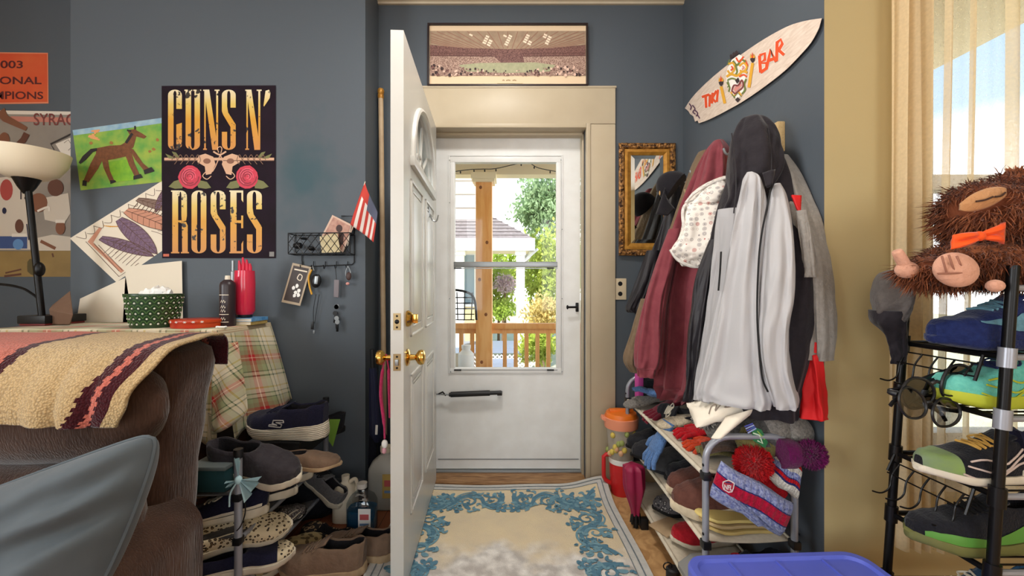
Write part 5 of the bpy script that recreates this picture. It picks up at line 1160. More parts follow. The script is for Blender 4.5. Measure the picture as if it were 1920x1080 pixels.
# the mark sits on the outside wall of the shoe
o.rotation_euler = (0, 0, R(-10)); o.location = s_.location + s_.rotation_euler.to_matrix() @ V((.17, 0, 0)) + V((-.02, -.068, .055)); 
mw = o.matrix_basis.copy(); o.parent = s_; o.matrix_parent_inverse = Matrix.LocRotScale(s_.location, s_.rotation_euler, None).inverted()
shoe('shoe', 'charcoal suede slip-on with a white sole, lying on the near end of the left rack', GL, fl(484, 1.50, .418), -8, L=.34, Wd=.125, H=.11, sole=.035, up=char_s, so=sole_cream, style='slipon', roll_=14, pitch=-4)
shoe('shoe', 'taupe shoe with its rounded toe poking out under the big navy sneaker', GL, fl(570, 1.60, .407), 4, L=.28, Wd=.10, H=.055, sole=.02, up=tan_s, so=sole_tan, style='slipon')
shoe('shoe', 'black cloth shoe crushed behind the taupe toe on the left rack', GL, fl(590, 1.96, .407), -160, L=.26, Wd=.10, H=.09, sole=.02, up=black_s, so=black, style='slipon')
c = fl(404, 1.46, .407); t = thing('shoe_box', 'teal shoe box beside the sofa on the left rack', 'box', c); tealm = mat('teal_card', (34, 66, 70), .5)
G().box((c[0], c[1], c[2] + .04), (.13, .09, .08), tealm, None, .003).build('box_body', t); G().box((c[0], c[1], c[2] + .082), (.136, .096, .014), mat('grey_card', (96, 104, 104), .5), None, .003).build('lid', t)
shoe('sneaker', 'navy low sneaker with a white stripe on the left rack\'s middle shelf, nearest the sofa', GL, fl(415, 1.49, .262), 200, L=.29, Wd=.10, H=.07, sole=.026, up=navy_s, so=sole_cream, accent=(sole_cream, 'stripe'), lace=sole_cream, roll_=10)
shoe('sneaker', 'black low sneaker with white laces behind the light blue bow', GL, fl(478, 1.62, .262), 205, L=.29, Wd=.10, H=.07, sole=.026, up=black_s, so=sole_cream, lace=white, roll_=10)
shoe('sneaker', 'grey and white sneaker toe on the middle shelf behind the rack post', GL, fl(520, 1.80, .262), 190, L=.28, Wd=.10, H=.065, sole=.026, up=grey_s, so=sole_cream, lace=white)
shoe('slip_on_shoe', 'cream leopard-print slip-on lying on top of its pair at the rack\'s foot', GL, fl(455, 1.49, .19), 32, L=.31, Wd=.115, H=.06, sole=.026, up=leo_c, so=sole_cream, style='slipon', roll_=18, lin_=leo_c)
shoe('slip_on_shoe', 'lower leopard-print slip-on with navy band and cream sole, beneath its pair', GL, fl(462, 1.46, .105), 28, L=.30, Wd=.11, H=.06, sole=.03, up=navy_s, so=sole_cream, style='slipon', toe=leo_c, accent=(sole_cream, 'stripe'), roll_=4)
shoe('sneaker', 'dark navy sneaker with grey curves between the sofa and the leopard slip-ons', GL, fl(388, 1.50, .105), 30, L=.28, Wd=.10, H=.08, sole=.03, up=navy_s, so=black, accent=(grey_s, 'curves'), lace=grey_s)
shoe('sandal', 'brown flat shoe wedged above the navy sneaker with grey curves', GL, fl(425, 1.70, .262), 15, L=.25, Wd=.09, H=.05, sole=.015, up=fabric('brown_leather_soft', (116, 84, 64), None, 20), so=sole_tan, style='flat')
shoe('moccasin', 'silver sequinned moccasin with a cream edge beside the rack post', GL, fl(520, 1.72, .105), 65, L=.25, Wd=.09, H=.075, sole=.014, up=spark, so=black, style='slipon', lin_=fabric('red_brown_lining', (86, 40, 30), None, 60), accent=(sole_cream, 'curves'))
shoe('flat_shoe', 'dark leopard-print flat on the floor in front of the blue jug', GF, fl(612, 1.80, 0), 160, L=.27, Wd=.10, H=.10, sole=.012, up=leo_d, so=black, style='flat')
shoe('sneaker', 'nearest taupe sneaker on the floor at the bottom edge, dark lining showing', GF, fl(604, 1.60, 0), 176, L=.34, Wd=.12, H=.10, sole=.03, up=tan_s, so=sole_tan, lace=tan_s, roll_=-4)
shoe('sneaker', 'taupe sneaker standing on the floor just in front of the blue jug', GF, fl(672, 1.70, 0), 168, L=.31, Wd=.115, H=.085, sole=.028, up=tan_s, so=sole_tan, lace=tan_s)
shoe('slip_on_shoe', 'olive scratch-print slip-on between the leopard slip-ons and taupe sneakers', GF, fl(543, 1.66, 0), 60, L=.28, Wd=.10, H=.07, sole=.024, up=olive_s, so=sole_cream, style='slipon')
shoe('boot', 'black ankle boot in the dark behind the leopard-print flat', GF, fl(575, 1.98, 0), 30, L=.28, Wd=.10, H=.12, sole=.024, up=black_s, so=black, style='boot')
shoe('sneaker', 'grey sneaker tipped up against the far rack post', GF, fl(602, 1.98, .14), 150, L=.28, Wd=.10, H=.07, sole=.026, up=grey_s, so=sole_cream, pitch=28, lace=black)
# green tag, blue tulle bow, thin black cord
g = G(); gt = mat('green_tag', (112, 150, 58), .5); g.loft([[W(618, 786, 1.9), W(638, 786, 1.88), W(638, 786, 1.882), W(618, 786, 1.902)], [W(616, 826, 1.88), W(624, 838, 1.87), W(624, 838, 1.872), W(616, 826, 1.882)]], gt); tag(g.build('paper_tag', smooth=0), 'bright green paper tag behind the heel of the navy sneaker', 'tag')
tul = glass('light_blue_tulle', (178, 206, 214), .05); N_, L_ = tul.node_tree.nodes, tul.node_tree.links
df = N_.new('ShaderNodeBsdfDiffuse'); df.inputs[0].default_value = (*lin((168, 200, 208)), 1); mx = N_.new('ShaderNodeMixShader'); mx.inputs[0].default_value = .62
L_.new(N_['Mix Shader'].outputs[0], mx.inputs[1]); L_.new(df.outputs[0], mx.inputs[2]); L_.new(mx.outputs[0], N_['Material Output'].inputs[0])
YB = 1.375; t = thing('ribbon_bow', 'light blue tulle bow tied around the near post of the left rack', 'bow', W(447, 905, YB))
g = G(); kc = W(447, 900, YB)
g.surf(lambda u, v: kc.lerp(W(491, 893, YB - .01).lerp(W(462, 940, YB - .01), v), u) + V((0, -.012 * sin(v * 14) * u, 0)), 10, 16, tul); g.build('loop', t)
g = G(); g.surf(lambda u, v: kc.lerp(W(424, 902, YB - .01).lerp(W(428, 916, YB - .01), v), u) + V((0, -.012 * sin(v * 11) * u, 0)), 8, 10, tul); g.surf(lambda u, v: kc.lerp(W(440, 858, YB - .01).lerp(W(452, 862, YB - .01), v), u) + V((0, -.008 * sin(v * 9) * u, 0)), 8, 8, tul); g.build('loop', t)
g = G(); g.ball(kc, (.012, .012, .015), mat('blue_knot', (172, 204, 212), .7), None, 10, 8); g.tube(cr([kc, W(432, 925, YB - .005), W(430, 950, YB - .005)], 5), .003, mat('blue_knot', (172, 204, 212), .7), 5); g.build('knot', t)
g = G(); g.tube(cr([W(458, 930, YB), W(460, 960, YB - .01), W(452, 985, YB - .015), W(444, 995, YB), ], 6), .002, black, 5); tag(g.build('cord'), 'thin dark cord hanging by the near post below the blue bow', 'cord')
# detergent jugs behind the door
jug_w = mat('white_plastic', (222, 210, 188), .45); blue_l = mat('blue_liquid', (20, 92, 132), .1, trans=.35); clr = glass('clear_plastic', (226, 232, 236), .12)
def bottle(c, w, d, h, neck, m, n=20):
    rings = []
    for r_, z in ((.0, 0), (.9, 0), (1, .015), (1, .55), (.97, .66), (.8, .76), (.5, .83), (neck, .87), (neck, .93), (0, .93)):
        rings.append([V(c) + V((abs(cos(a)) ** .6 * (1 if cos(a) > 0 else -1) * w / 2 * r_, abs(sin(a)) ** .6 * (1 if sin(a) > 0 else -1) * d / 2 * r_, z * h)) for a in [2 * pi * j / n for j in range(n)]])
    return rings
def jug(name, label, px, Y, w, d, h, m, capm, lab=None, fill=None, handle=True):
    c = fl(px, Y, 0); t = thing(name, label, 'jug', c); G().loft(bottle(c, w, d, h, .3, m), m).build('jug_body', t, smooth=50)
    if fill: G().loft([[V(c) + (p - V(c)) * .95 + V((0, 0, .004)) for p in r_] for r_ in bottle(c, w, d, h, .3, m)[:4]], fill).build('liquid', t, smooth=50)
    G().lathe([(0, 0), (w * .17, 0), (w * .17, h * .09), (0, h * .09)], (c[0], c[1], h * .92), capm, 16).build('cap', t)
    if handle: G().tube(cr([V(c) + V((w * .2, 0, h * .86)), V(c) + V((w * .42, 0, h * .92)), V(c) + V((w * .52, 0, h * .78)), V(c) + V((w * .44, 0, h * .62))], 5), .009, m, 8).build('handle', t)
    if lab: G().box((c[0] + w * .22, c[1] - d / 2 - .001, h * .42), (w * .42, .002, h * .4), lab).box((c[0] + w * .22, c[1] - d / 2 - .003, h * .47), (w * .3, .002, h * .10), mat('label_red', (190, 90, 90), .5)).box((c[0] + w * .22, c[1] - d / 2 - .003, h * .33), (w * .3, .002, h * .04), mat('label_blue', (110, 140, 180), .5)).build('label', t, smooth=0)
jug('jug', 'white plastic jug behind the blue jug, against the grey wall', 648, 1.97, .11, .10, .21, jug_w, jug_w)
jug('jug', 'clear jug of blue washer fluid with a white label, beside the open door', 679, 1.84, .13, .10, .235, clr, mat('clear_cap', (206, 200, 190), .5), white, blue_l, False)
jug('jug', 'large hazy clear jug with a yellow and blue label, half behind the open door', 724, 2.10, .17, .13, .30, mat('hazy_plastic', (186, 184, 176), .35, trans=.25), jug_w, mat('yellow_label', (190, 160, 90), .5))
# things hanging behind the door: pink strap from the outer knob, navy umbrella
kw = LM @ V((.822, -LT - .03, .862))
t = thing('pink_strap', 'bright pink strap hanging from the outer door knob', 'strap', kw); pk = fabric('pink_webbing', (196, 46, 98), (216, 70, 120), 120)
g = G(); P = [kw + V((0, 0, .012)), kw + V((-.014, -.0, -.05)), kw + V((-.02, 0, -.14)), kw + V((-.008, 0, -.24)), kw + V((-.006, 0, -.30))]; g.tube(cr(P, 6), [.006] * 6 + [.013] * 7 + [.013] * 6 + [.008] * 6, pk, 8, flat=.4)
g.tube(cr([kw + V((0, 0, .012)), kw + V((.01, 0, -.05)), kw + V((.012, 0, -.12)), kw + V((.016, 0, -.22))], 6), [.006] * 6 + [.014] * 13, pk, 8, flat=.4); g.build('webbing', t)
G().ball(kw + V((-.006, 0, -.32)), (.012, .010, .016), white, None, 12, 8).build('buckle', t); G().ball(kw + V((-.008, 0, -.345)), (.009, .008, .012), mat('buckle_pink', (206, 150, 160), .4), None, 12, 8).build('tip', t)
uy = 2.16; t = thing('umbrella', 'closed navy umbrella leaning in the corner behind the pink strap', 'umbrella', fl(703, uy, 0))
g = G(); a, b_ = V(fl(707, uy, .30)), W(699, 690, uy); rr = []
for i in range(17):
    k = i / 16; ring = []
    for j in range(20): an = 2 * pi * j / 20; r_ = lerp(.034, .016, k) * (1 + .18 * sin(an * 6)) * (1 if i > 1 else .3 + .35 * i); ring.append(a.lerp(b_, k) + V((r_ * cos(an), r_ * sin(an), 0)))
    rr.append(ring)
g.loft(rr, navy); g.build('canopy', t); G().tube([V(fl(708, uy, .0)), a], .006, black_metal, 8).build('tip', t); G().tube([b_, W(698, 655, uy)], [.013, .012], black_plastic, 10).build('handle', t)
G().box(W(706, 806, uy - .04), (.012, .002, .05), white, (0, .05, 0)).build('label', t)
t = thing('fabric_bag', 'dark slumped cloth bag on the floor behind the jugs', 'bag', fl(700, 2.2, 0)); c = V(fl(704, 2.23, .0))
g = G(); rr = [[c + V((r_ * .085 * cos(2 * pi * j / 24) * (1 + .1 * sin(j * 2.1)), r_ * .055 * sin(2 * pi * j / 24), z)) for j in range(24)] for r_, z in ((.2, 0), (.9, .01), (1, .1), (.95, .22), (.8, .30), (.5, .34), (.1, .345))]
g.loft(rr, fabric('dark_bag_cloth', (30, 30, 40), None, 30)); g.build('bag_body', t, sub=1)
# ------------------------------------------------------------------ rug
rug_base = mat('rug_cream', (230, 212, 176), .95, noise_=(7, (216, 200, 172), .2), bump=(220, .4)); rug_edge = fabric('rug_pale_border', (204, 202, 196), (190, 190, 188), 30)
def rug_wear():
    N, L, b = nodes_of(rug_base); src = b.inputs['Base Color'].links[0].from_socket; g_ = N.new('ShaderNodeNewGeometry'); s_ = N.new('ShaderNodeSeparateXYZ'); n = N.new('ShaderNodeTexNoise'); n.inputs['Scale'].default_value = 5; n.inputs['Detail'].default_value = 6
    a = N.new('ShaderNodeMath'); a.operation = 'MULTIPLY_ADD'; a.inputs[1].default_value = .5; r = N.new('ShaderNodeMapRange'); r.inputs['From Min'].default_value = 2.02; r.inputs['From Max'].default_value = 1.9
    mx = N.new('ShaderNodeMix'); mx.data_type = 'RGBA'; n2 = N.new('ShaderNodeTexNoise'); n2.inputs['Scale'].default_value = 16; n2.inputs['Detail'].default_value = 8; r2 = N.new('ShaderNodeValToRGB'); r2.color_ramp.elements[0].position = .38; r2.color_ramp.elements[1].position = .66; r2.color_ramp.elements[0].color = (*lin((186, 180, 174)), 1); r2.color_ramp.elements[1].color = (*lin((238, 234, 228)), 1)
    L.new(g_.outputs['Position'], s_.inputs[0]); L.new(g_.outputs['Position'], n.inputs['Vector']); L.new(g_.outputs['Position'], n2.inputs['Vector']); L.new(n2.outputs['Fac'], r2.inputs[0]); L.new(n.outputs['Fac'], a.inputs[0]); L.new(s_.outputs['Y'], a.inputs[2]); L.new(a.outputs[0], r.inputs['Value']); L.new(r.outputs[0], mx.inputs['Factor']); L.new(src, mx.inputs['A']); L.new(r2.outputs[0], mx.inputs['B']); L.new(mx.outputs['Result'], b.inputs['Base Color'])
rug_wear()
rug_line, rug_blue, rug_blue2 = fabric('rug_grey_line', (128, 138, 144), None, 60), fabric('rug_blue', (104, 146, 164), (124, 162, 176), 30), fabric('rug_dark_blue', (78, 120, 142), (96, 136, 156), 40)
RGX0, RGX1, RGY0, RGY1 = -.575, .535, .55, 2.285
def rug_z(x, y):
    c = ss(.30, 0, math.hypot((x - RGX1) * .8, y - RGY1)); b_ = ss(.16, 0, RGY1 - y)
    return .008 + .045 * c * c + .010 * b_ * (0.6 + .4 * sin(x * 9)) + .02 * ss(.25, 0, RGX1 - x) * ss(.5, 0, RGY1 - y) * .5
g = G(); g.surf(lambda u, v: (lambda x, y: V((x + .012 * sin(y * 5) * ss(.7, 1, u), y, rug_z(x, y))))(lerp(RGX0, RGX1, u), lerp(RGY0, RGY1, v)), 60, 90, rug_base,
    lambda i, j: rug_edge if (i < 3 or i > 56 or j < 3 or j > 86) else rug_base)
A = Art(g, lambda x, y, l=0: V((x + .012 * sin(y * 5) * ss(.7, 1, (x - RGX0) / (RGX1 - RGX0)), y, rug_z(x, y) + .0012 + .0007 * l)))
def frame_line(ins, w):
    a, b_, c, d = RGX0 + ins, RGX1 - ins, RGY0 + ins, RGY1 - ins
    for p, q in (((a, c), (a, d)), ((a, d), (b_, d)), ((b_, d), (b_, c)), ((b_, c), (a, c))):
        A.line([(lerp(p[0], q[0], i / 50), lerp(p[1], q[1], i / 50)) for i in range(51)], w, rug_line, 1)
frame_line(.03, .006); frame_line(.058, .004)
def spiral(cx, cy, r0, a0, turns, sgn, w, m, l):
    n = 22; A.line([(cx + r0 * (1 - .82 * i / n) * cos(a0 + sgn * turns * 2 * pi * i / n), cy + r0 * (1 - .82 * i / n) * sin(a0 + sgn * turns * 2 * pi * i / n)) for i in range(n + 1)], [w * (1 - .5 * i / n) for i in range(n + 1)], m, l)
rq = random.Random(21)
def scrollwork(o, d, nrm, flip):
    """one run of acanthus scrolls: o start, d direction along the border, nrm towards the middle"""
    def P(s, t): return (o[0] + d[0] * s + nrm[0] * t, o[1] + d[1] * s + nrm[1] * t)
    def ln(pts, w, m, l, tp=False): A.line([P(s, t) for s, t in pts], w, m, l, 5, tp)
    main = [(.02, .02), (.02, .10), (.06, .15), (.11, .12), (.13, .06), (.18, .03), (.24, .06), (.27, .12), (.33, .15), (.39, .13), (.42, .06), (.46, .03)]
    ln(main, .020, rug_blue2, 2); ln([(s, t + .02) for s, t in main], .012, rug_blue, 1); ln([(s + .01, max(0, t - .02)) for s, t in main], .009, rug_blue, 1)
    th = math.atan2(d[1], d[0]); sg = 1 if d[0] * nrm[1] - d[1] * nrm[0] > 0 else -1
    for s, t, r_, a, ss_ in ((.07, .085, .042, 1.5, 1), (.2, .10, .045, 4.2, -1), (.31, .085, .042, 1.2, 1), (.42, .11, .036, 4.0, -1), (.02, .16, .024, 0, 1), (.25, .17, .022, 0, -1)):
        c = P(s, t); spiral(c[0], c[1], r_, th + a * sg, 1.25, ss_ * sg, .015, rug_blue2 if s < .3 else rug_blue, 3)
        for q in range(5):
            an = a + q * .9; p0 = (s + r_ * .8 * cos(an), t + r_ * .8 * sin(an)); p1 = (s + r_ * 1.75 * cos(an + .35), t + r_ * 1.75 * sin(an + .35))
            if -.01 < p1[1] < .205: ln([p0, ((p0[0] + p1[0]) / 2 + .006, (p0[1] + p1[1]) / 2), p1], .024, rug_blue if q % 2 else rug_blue2, 2, True)
    for k in range(48):
        s, t = rq.uniform(0, .47), rq.uniform(.0, .19); an = rq.uniform(0, 6.28); L_ = rq.uniform(.015, .04)
        ln([(s, t), (s + L_ * .6 * cos(an) , t + L_ * .6 * sin(an)), (s + L_ * cos(an + .8), t + L_ * sin(an + .8))], .016, rug_blue if k % 3 else rug_blue2, 4, True)
i0 = .075; cxr = (RGX0 + RGX1) / 2
for sg in (1, -1):
    scrollwork((cxr + sg * .012, RGY1 - i0), (sg, 0), (0, -1), sg)
    xx = RGX1 - i0 if sg > 0 else RGX0 + i0
    for k in range(3): scrollwork((xx, RGY1 - i0 - .06 - k * .5), (0, -1), (-sg, 0), sg)
# worn grey patches in the middle of the rug
tag(g.build('area_rug', smooth=50), 'cream rug with blue scroll border, its far right corner curling up by the door', 'rug')

# ------------------------------------------------------------------ mirror, cap, outlet on the back wall
MY = BW; t = thing('wall_mirror', 'gilt-framed mirror hanging right of the front door', 'mirror', W(1213, 478, MY - .01)); mp = on_y(MY)
def molding(x0, y0, x1, y1, prof, m, Y, mf=None):
    """picture frame: prof is (inset px, depth m) pairs"""
    g = G(); cs = []
    for ins, dp in prof: cs.append([W(x, y, Y - dp) for x, y in ((x0 + ins, y0 + ins), (x1 - ins, y0 + ins), (x1 - ins, y1 - ins), (x0 + ins, y1 - ins))])
    g.loft(cs, m, True, False, mf); return g
g = molding(1160, 268, 1267, 479, [(0, 0), (0, .018), (3, .026), (8, .026), (11, .018), (11.5, .012)], gold_dark, MY)
rq = random.Random(5)
for k in range(150):
    s = k / 150 * 4; e = int(s); u = s - e; x, y = [(lerp(1163, 1264, u), 272), (1262, lerp(272, 475, u)), (lerp(1264, 1163, u), 475), (1165, lerp(475, 272, u))][e]
    g.ball(W(x + rq.uniform(-2, 2), y + rq.uniform(-2, 2), MY - .025), (rq.uniform(.005, .011), .006, rq.uniform(.005, .010)), gold_dark, (0, rq.uniform(0, 3), 0), 7, 5)
g.build('carved_frame', t, smooth=50)
molding(1171.5, 279.5, 1255.5, 467.5, [(0, .010), (0, .020), (5, .022), (9, .014), (11.5, .008), (11.5, .004)], gold, MY).build('inner_frame', t, smooth=20)
mir = mat('mirror_silver', (220, 224, 222), .02, 1.0); g = molding(1183, 291, 1244, 456, [(0, .006), (7, .010), (7, .0101)], mir, MY); g.add([W(x, y, MY - .010) for x, y in ((1190, 298), (1237, 298), (1237, 449), (1190, 449))], [(0, 1, 2, 3)[::-1]], mir); g.build('mirror_glass', t, smooth=0)
t = thing('outlet_plate', 'beige double outlet plate on the wall below the mirror', 'outlet', W(1163, 562, MY - .004)); pl = mat('almond_plastic', (206, 190, 160), .4)
a, b_ = W(1153, 522, MY), W(1174, 562, MY); G().bx(a.x, b_.x, MY - .007, MY, b_.z, a.z, pl, .003).build('plate', t)
for y in (532, 551): g = G(); c = W(1163, y, MY - .008); g.lathe([(0, 0), (.013, 0), (.012, .003), (0, .003)], c, black_plastic, 16, 'Y'); g.build('socket', t)

# ------------------------------------------------------------------ the coat rail and the coats
t = thing('coat_rail', 'pale wooden coat rail on the right-hand wall, mostly hidden by coats', 'coat rack', (.975, 1.85, 1.66)); railw = wood('pale_pine', (214, 186, 136), (196, 164, 112), (8, 1, 8), .5)
G().bx(.962, RX, 1.47, 2.28, 1.615, 1.725, railw, .004).build('board', t); G().bx(.955, .962, 1.48, 2.27, 1.65, 1.69, railw, .002).build('strip', t)
HK = [1.55, 1.70, 1.86, 2.02, 2.2]
for y in HK: G().tube(cr([(.958, y, 1.70), (.93, y, 1.69), (.90, y, 1.68), (.885, y, 1.705)], 5), .005, alu_grey, 8).build('hook', t)
def garment(rows, m, folds=9, amp=.02, seed=0, n=84, sub=9, mf=None, g=None, power=.75, cap=True):
    """rows: (py, px_left, depth_left, px_right, depth_right, thickness)"""
    g = g or G(); K = []
    for (py, xl, yl, xr, yr, th) in rows: K.append((V((W(xl, 0, yl).x, yl, 0)), V((W(xr, 0, yr).x, yr, 0)), CZ - (py - 540) * ((yl + yr) / 2) / F, th))
    zs = []; rings = []
    Ls, Rs = cr([V((a.x, a.y, z)) for a, _, z, _ in K], sub), cr([V((b.x, b.y, z)) for _, b, z, _ in K], sub); ths = cr([(th, 0, 0) for *_, th in K], sub)
    N = len(Ls)
    for i in range(N):
        a, b_ = Ls[i], Rs[i]; c = (a + b_) / 2; h = (b_ - a) / 2; h.z = 0; d = V((-h.y, h.x, 0)).normalized(); d = d if d.y < 0 else -d; th = ths[i].x; t_ = i / (N - 1); ring = []
        gr = ss(0, .35, t_) * (.75 + .5 * t_)
        for j in range(n):
            an = 2 * pi * j / n; cx_, sx_ = cos(an), sin(an); cc = abs(cx_) ** power * (1 if cx_ > 0 else -1); s_ = abs(sx_) ** power * (1 if sx_ > 0 else -1)
            f = sin(folds * an + seed + 1.3 * noise.noise(V((t_ * 2.2 + seed, cx_, sx_)))) * .6 + .9 * noise.noise(V((cx_ * folds * .45, sx_ * folds * .45, t_ * 3.5 + seed))) + .5 * noise.noise(V((cx_ * 4, t_ * 11 + seed, sx_ * 4)))
            p = c + h * cc + d * (th * s_) + (d * s_ + h.normalized() * cc * .35) * (amp * gr * f)
            p.x = min(p.x, RX - .004 if p.y > GY - .02 else 9); ring.append(p)
        rings.append(ring)
    g.loft(rings, m, True, cap, mf); return g
GC = 'coats on the coat rail'
def coat(name, label, cat='coat'): return thing(name, label, cat, (.9, 1.7, 0), GC)
mauve, maroon2, tan_c, blk_c, blk_soft, grey_shell, grey_light, hood_grey = (fabric('maroon_fleece', (116, 52, 60), (132, 66, 72), 26, .9, .2), fabric('maroon_rib', (92, 42, 50), None, 120), fabric('khaki_canvas', (122, 102, 80), (108, 90, 70), 40), mat('black_nylon', (30, 27, 32), .5, bump=(24, .3)),
    fabric('black_softshell', (34, 30, 34), (42, 38, 42), 60, .8, .15), mat('grey_softshell', (160, 158, 159), .7, bump=(18, .15)), mat('pale_grey_softshell', (176, 174, 175), .65, bump=(18, .15)), fabric('grey_heather', (148, 142, 134), (130, 124, 118), 60))
# dark jacket and cap furthest along the rail
t = coat('dark_jacket', 'dark navy jacket hanging furthest back, beside the mirror'); t.location = (.9, 2.2, 1.1)
garment([(330, 1270, 2.24, 1283, 2.2, .03), (380, 1256, 2.24, 1284, 2.18, .05), (440, 1238, 2.24, 1286, 2.15, .06), (500, 1210, 2.23, 1288, 2.12, .06), (555, 1186, 2.23, 1280, 2.1, .06), (590, 1190, 2.22, 1275, 2.1, .05)], blk_c, 7, .016, 3).build('body', t, smooth=70)
garment([(470, 1212, 2.17, 1236, 2.15, .03), (530, 1192, 2.16, 1222, 2.14, .035), (574, 1175, 2.16, 1204, 2.14, .035), (586, 1177, 2.16, 1202, 2.14, .03)], blk_c, 5, .01, 5).build('sleeve', t, smooth=70)
t = thing('baseball_cap', 'black baseball cap hung over the dark jacket, its brim pointing down', 'cap', W(1262, 360, 2.10)); capm = fabric('black_cap_cloth', (28, 26, 30), (36, 34, 38), 120); g = G(); cc = W(1266, 352, 2.1)
rr = []
for i in range(12):
    a = pi / 2 * i / 11.5; ring = []
    for j in range(28): b_ = 2 * pi * j / 28; ring.append(cc + Euler((R(-20), R(-52), 0)).to_matrix() @ V((.082 * cos(a) * cos(b_), .07 * cos(a) * sin(b_), .10 * sin(a))))
    rr.append(ring)
g.loft(rr, capm); g.build('crown', t, smooth=60)
g = G(); g.surf(lambda u, v: W(1247, 352, 2.06).lerp(W(1266, 392, 2.03), u).lerp(W(1230, 402, 2.02).lerp(W(1252, 404, 1.99), u), v) + V((-.022 * sin(pi * u), -.012 * sin(pi * u), 0)), 12, 8, capm); g.build('brim', t, solid=.004)
G().ball(W(1237, 362, 2.04), (.004, .004, .012), mat('cap_badge', (190, 150, 90), .4), None, 8, 6).build('badge', t)
# khaki coat
t = coat('khaki_coat', 'khaki brown coat hanging between the dark jacket and maroon hoodie'); t.location = (.9, 2.05, .9)
garment([(284, 1312, 2.06, 1328, 2.0, .02), (310, 1300, 2.06, 1338, 1.98, .05), (360, 1282, 2.06, 1335, 1.97, .06), (430, 1256, 2.05, 1325, 1.96, .07), (520, 1226, 2.04, 1310, 1.95, .07), (600, 1200, 2.03, 1290, 1.94, .07), (660, 1180, 2.02, 1270, 1.93, .06), (690, 1176, 2.0, 1262, 1.93, .05)], tan_c, 7, .016, 7).build('body', t, smooth=70)
garment([(560, 1202, 1.96, 1220, 1.94, .02), (620, 1184, 1.95, 1206, 1.93, .025), (672, 1169, 1.94, 1192, 1.92, .025), (698, 1182, 1.94, 1202, 1.92, .022)], tan_c, 4, .008, 2).build('sleeve', t, smooth=70)
g = G(); g.tube(cr([W(1284, 355, 1.93), W(1290, 400, 1.92), W(1270, 440, 1.92), W(1252, 490, 1.92)], 5), .004, mat('khaki_cord', (160, 136, 100), .7), 6); g.build('drawcord', t)
# maroon hoodie
t = coat('maroon_hoodie', 'maroon hoodie hanging in the middle of the rail, sleeve drooping left', 'hoodie'); t.location = (.85, 1.8, .8)
garment([(264, 1340, 1.90, 1354, 1.86, .02), (285, 1326, 1.90, 1364, 1.82, .05), (330, 1304, 1.90, 1364, 1.80, .07), (390, 1278, 1.89, 1362, 1.78, .09), (460, 1256, 1.88, 1358, 1.76, .10), (540, 1238, 1.87, 1350, 1.74, .10), (640, 1230, 1.86, 1345, 1.73, .10), (715, 1232, 1.85, 1330, 1.72, .09), (728, 1236, 1.85, 1320, 1.72, .08), (748, 1240, 1.84, 1296, 1.74, .06)], mauve, 12, .034, 11).build('body', t, smooth=70)
garment([(430, 1254, 1.76, 1280, 1.73, .03), (500, 1228, 1.75, 1264, 1.72, .04), (570, 1208, 1.74, 1250, 1.70, .045), (640, 1192, 1.73, 1244, 1.70, .045), (684, 1190, 1.73, 1240, 1.70, .04), (692, 1194, 1.73, 1234, 1.70, .034), (706, 1197, 1.73, 1230, 1.70, .034)], mauve, 6, .014, 14).build('sleeve', t, smooth=70)
garment([(264, 1341, 1.80, 1353, 1.78, .02), (290, 1322, 1.80, 1362, 1.75, .04), (350, 1302, 1.79, 1364, 1.72, .05), (420, 1288, 1.78, 1360, 1.70, .05), (470, 1290, 1.78, 1350, 1.70, .04)], mauve, 6, .016, 16).build('hood', t, smooth=70)
# white monogram-patterned garment
motif = mat('white_motif_cloth', (222, 214, 204), .7)
def motif_nodes(m):
    N, L, b = nodes_of(m); t_ = N.new('ShaderNodeTexCoord'); v = N.new('ShaderNodeTexVoronoi'); v.inputs['Scale'].default_value = 50; v.inputs['Randomness'].default_value = .25
    r = N.new('ShaderNodeValToRGB'); r.color_ramp.interpolation = 'CONSTANT'; e = r.color_ramp.elements; e[0].position = 0; e[0].color = (0, 0, 0, 1); e[1].position = .12; e[1].color = (1, 1, 1, 1)
    for p, c in ((.17, 0), (.27, 1), (.33, 0), (.40, 1)): q = e.new(p); q.color = (c, c, c, 1)
    hue = N.new('ShaderNodeValToRGB'); hue.color_ramp.interpolation = 'CONSTANT'; h = hue.color_ramp.elements; h[0].position = 0; h[0].color = (*lin((150, 142, 140)), 1); h[1].position = .6; h[1].color = (*lin((196, 182, 172)), 1); q = h.new(.85); q.color = (*lin((176, 104, 96)), 1)
    s = N.new('ShaderNodeSeparateXYZ'); mx = N.new('ShaderNodeMix'); mx.data_type = 'RGBA'; mx.inputs['B'].default_value = (*lin((224, 216, 206)), 1)
    L.new(t_.outputs['Object'], v.inputs['Vector']); L.new(v.outputs['Distance'], r.inputs[0]); L.new(v.outputs['Color'], s.inputs[0]); L.new(s.outputs['X'], hue.inputs[0]); L.new(r.outputs[0], mx.inputs['Factor']); L.new(hue.outputs[0], mx.inputs['A']); L.new(mx.outputs['Result'], b.inputs['Base Color'])
motif_nodes(motif)
t = coat('patterned_hood', 'white hood with small grey and red motifs hanging between maroon hoodie and grey jacket', 'hood'); t.location = (.7, 1.6, 1.2)
garment([(332, 1352, 1.64, 1366, 1.60, .02), (345, 1318, 1.64, 1368, 1.58, .04), (362, 1296, 1.63, 1370, 1.57, .05), (380, 1286, 1.63, 1366, 1.56, .05), (388, 1288, 1.63, 1358, 1.56, .035)], motif, 4, .010, 21).build('hood_top', t, smooth=70)
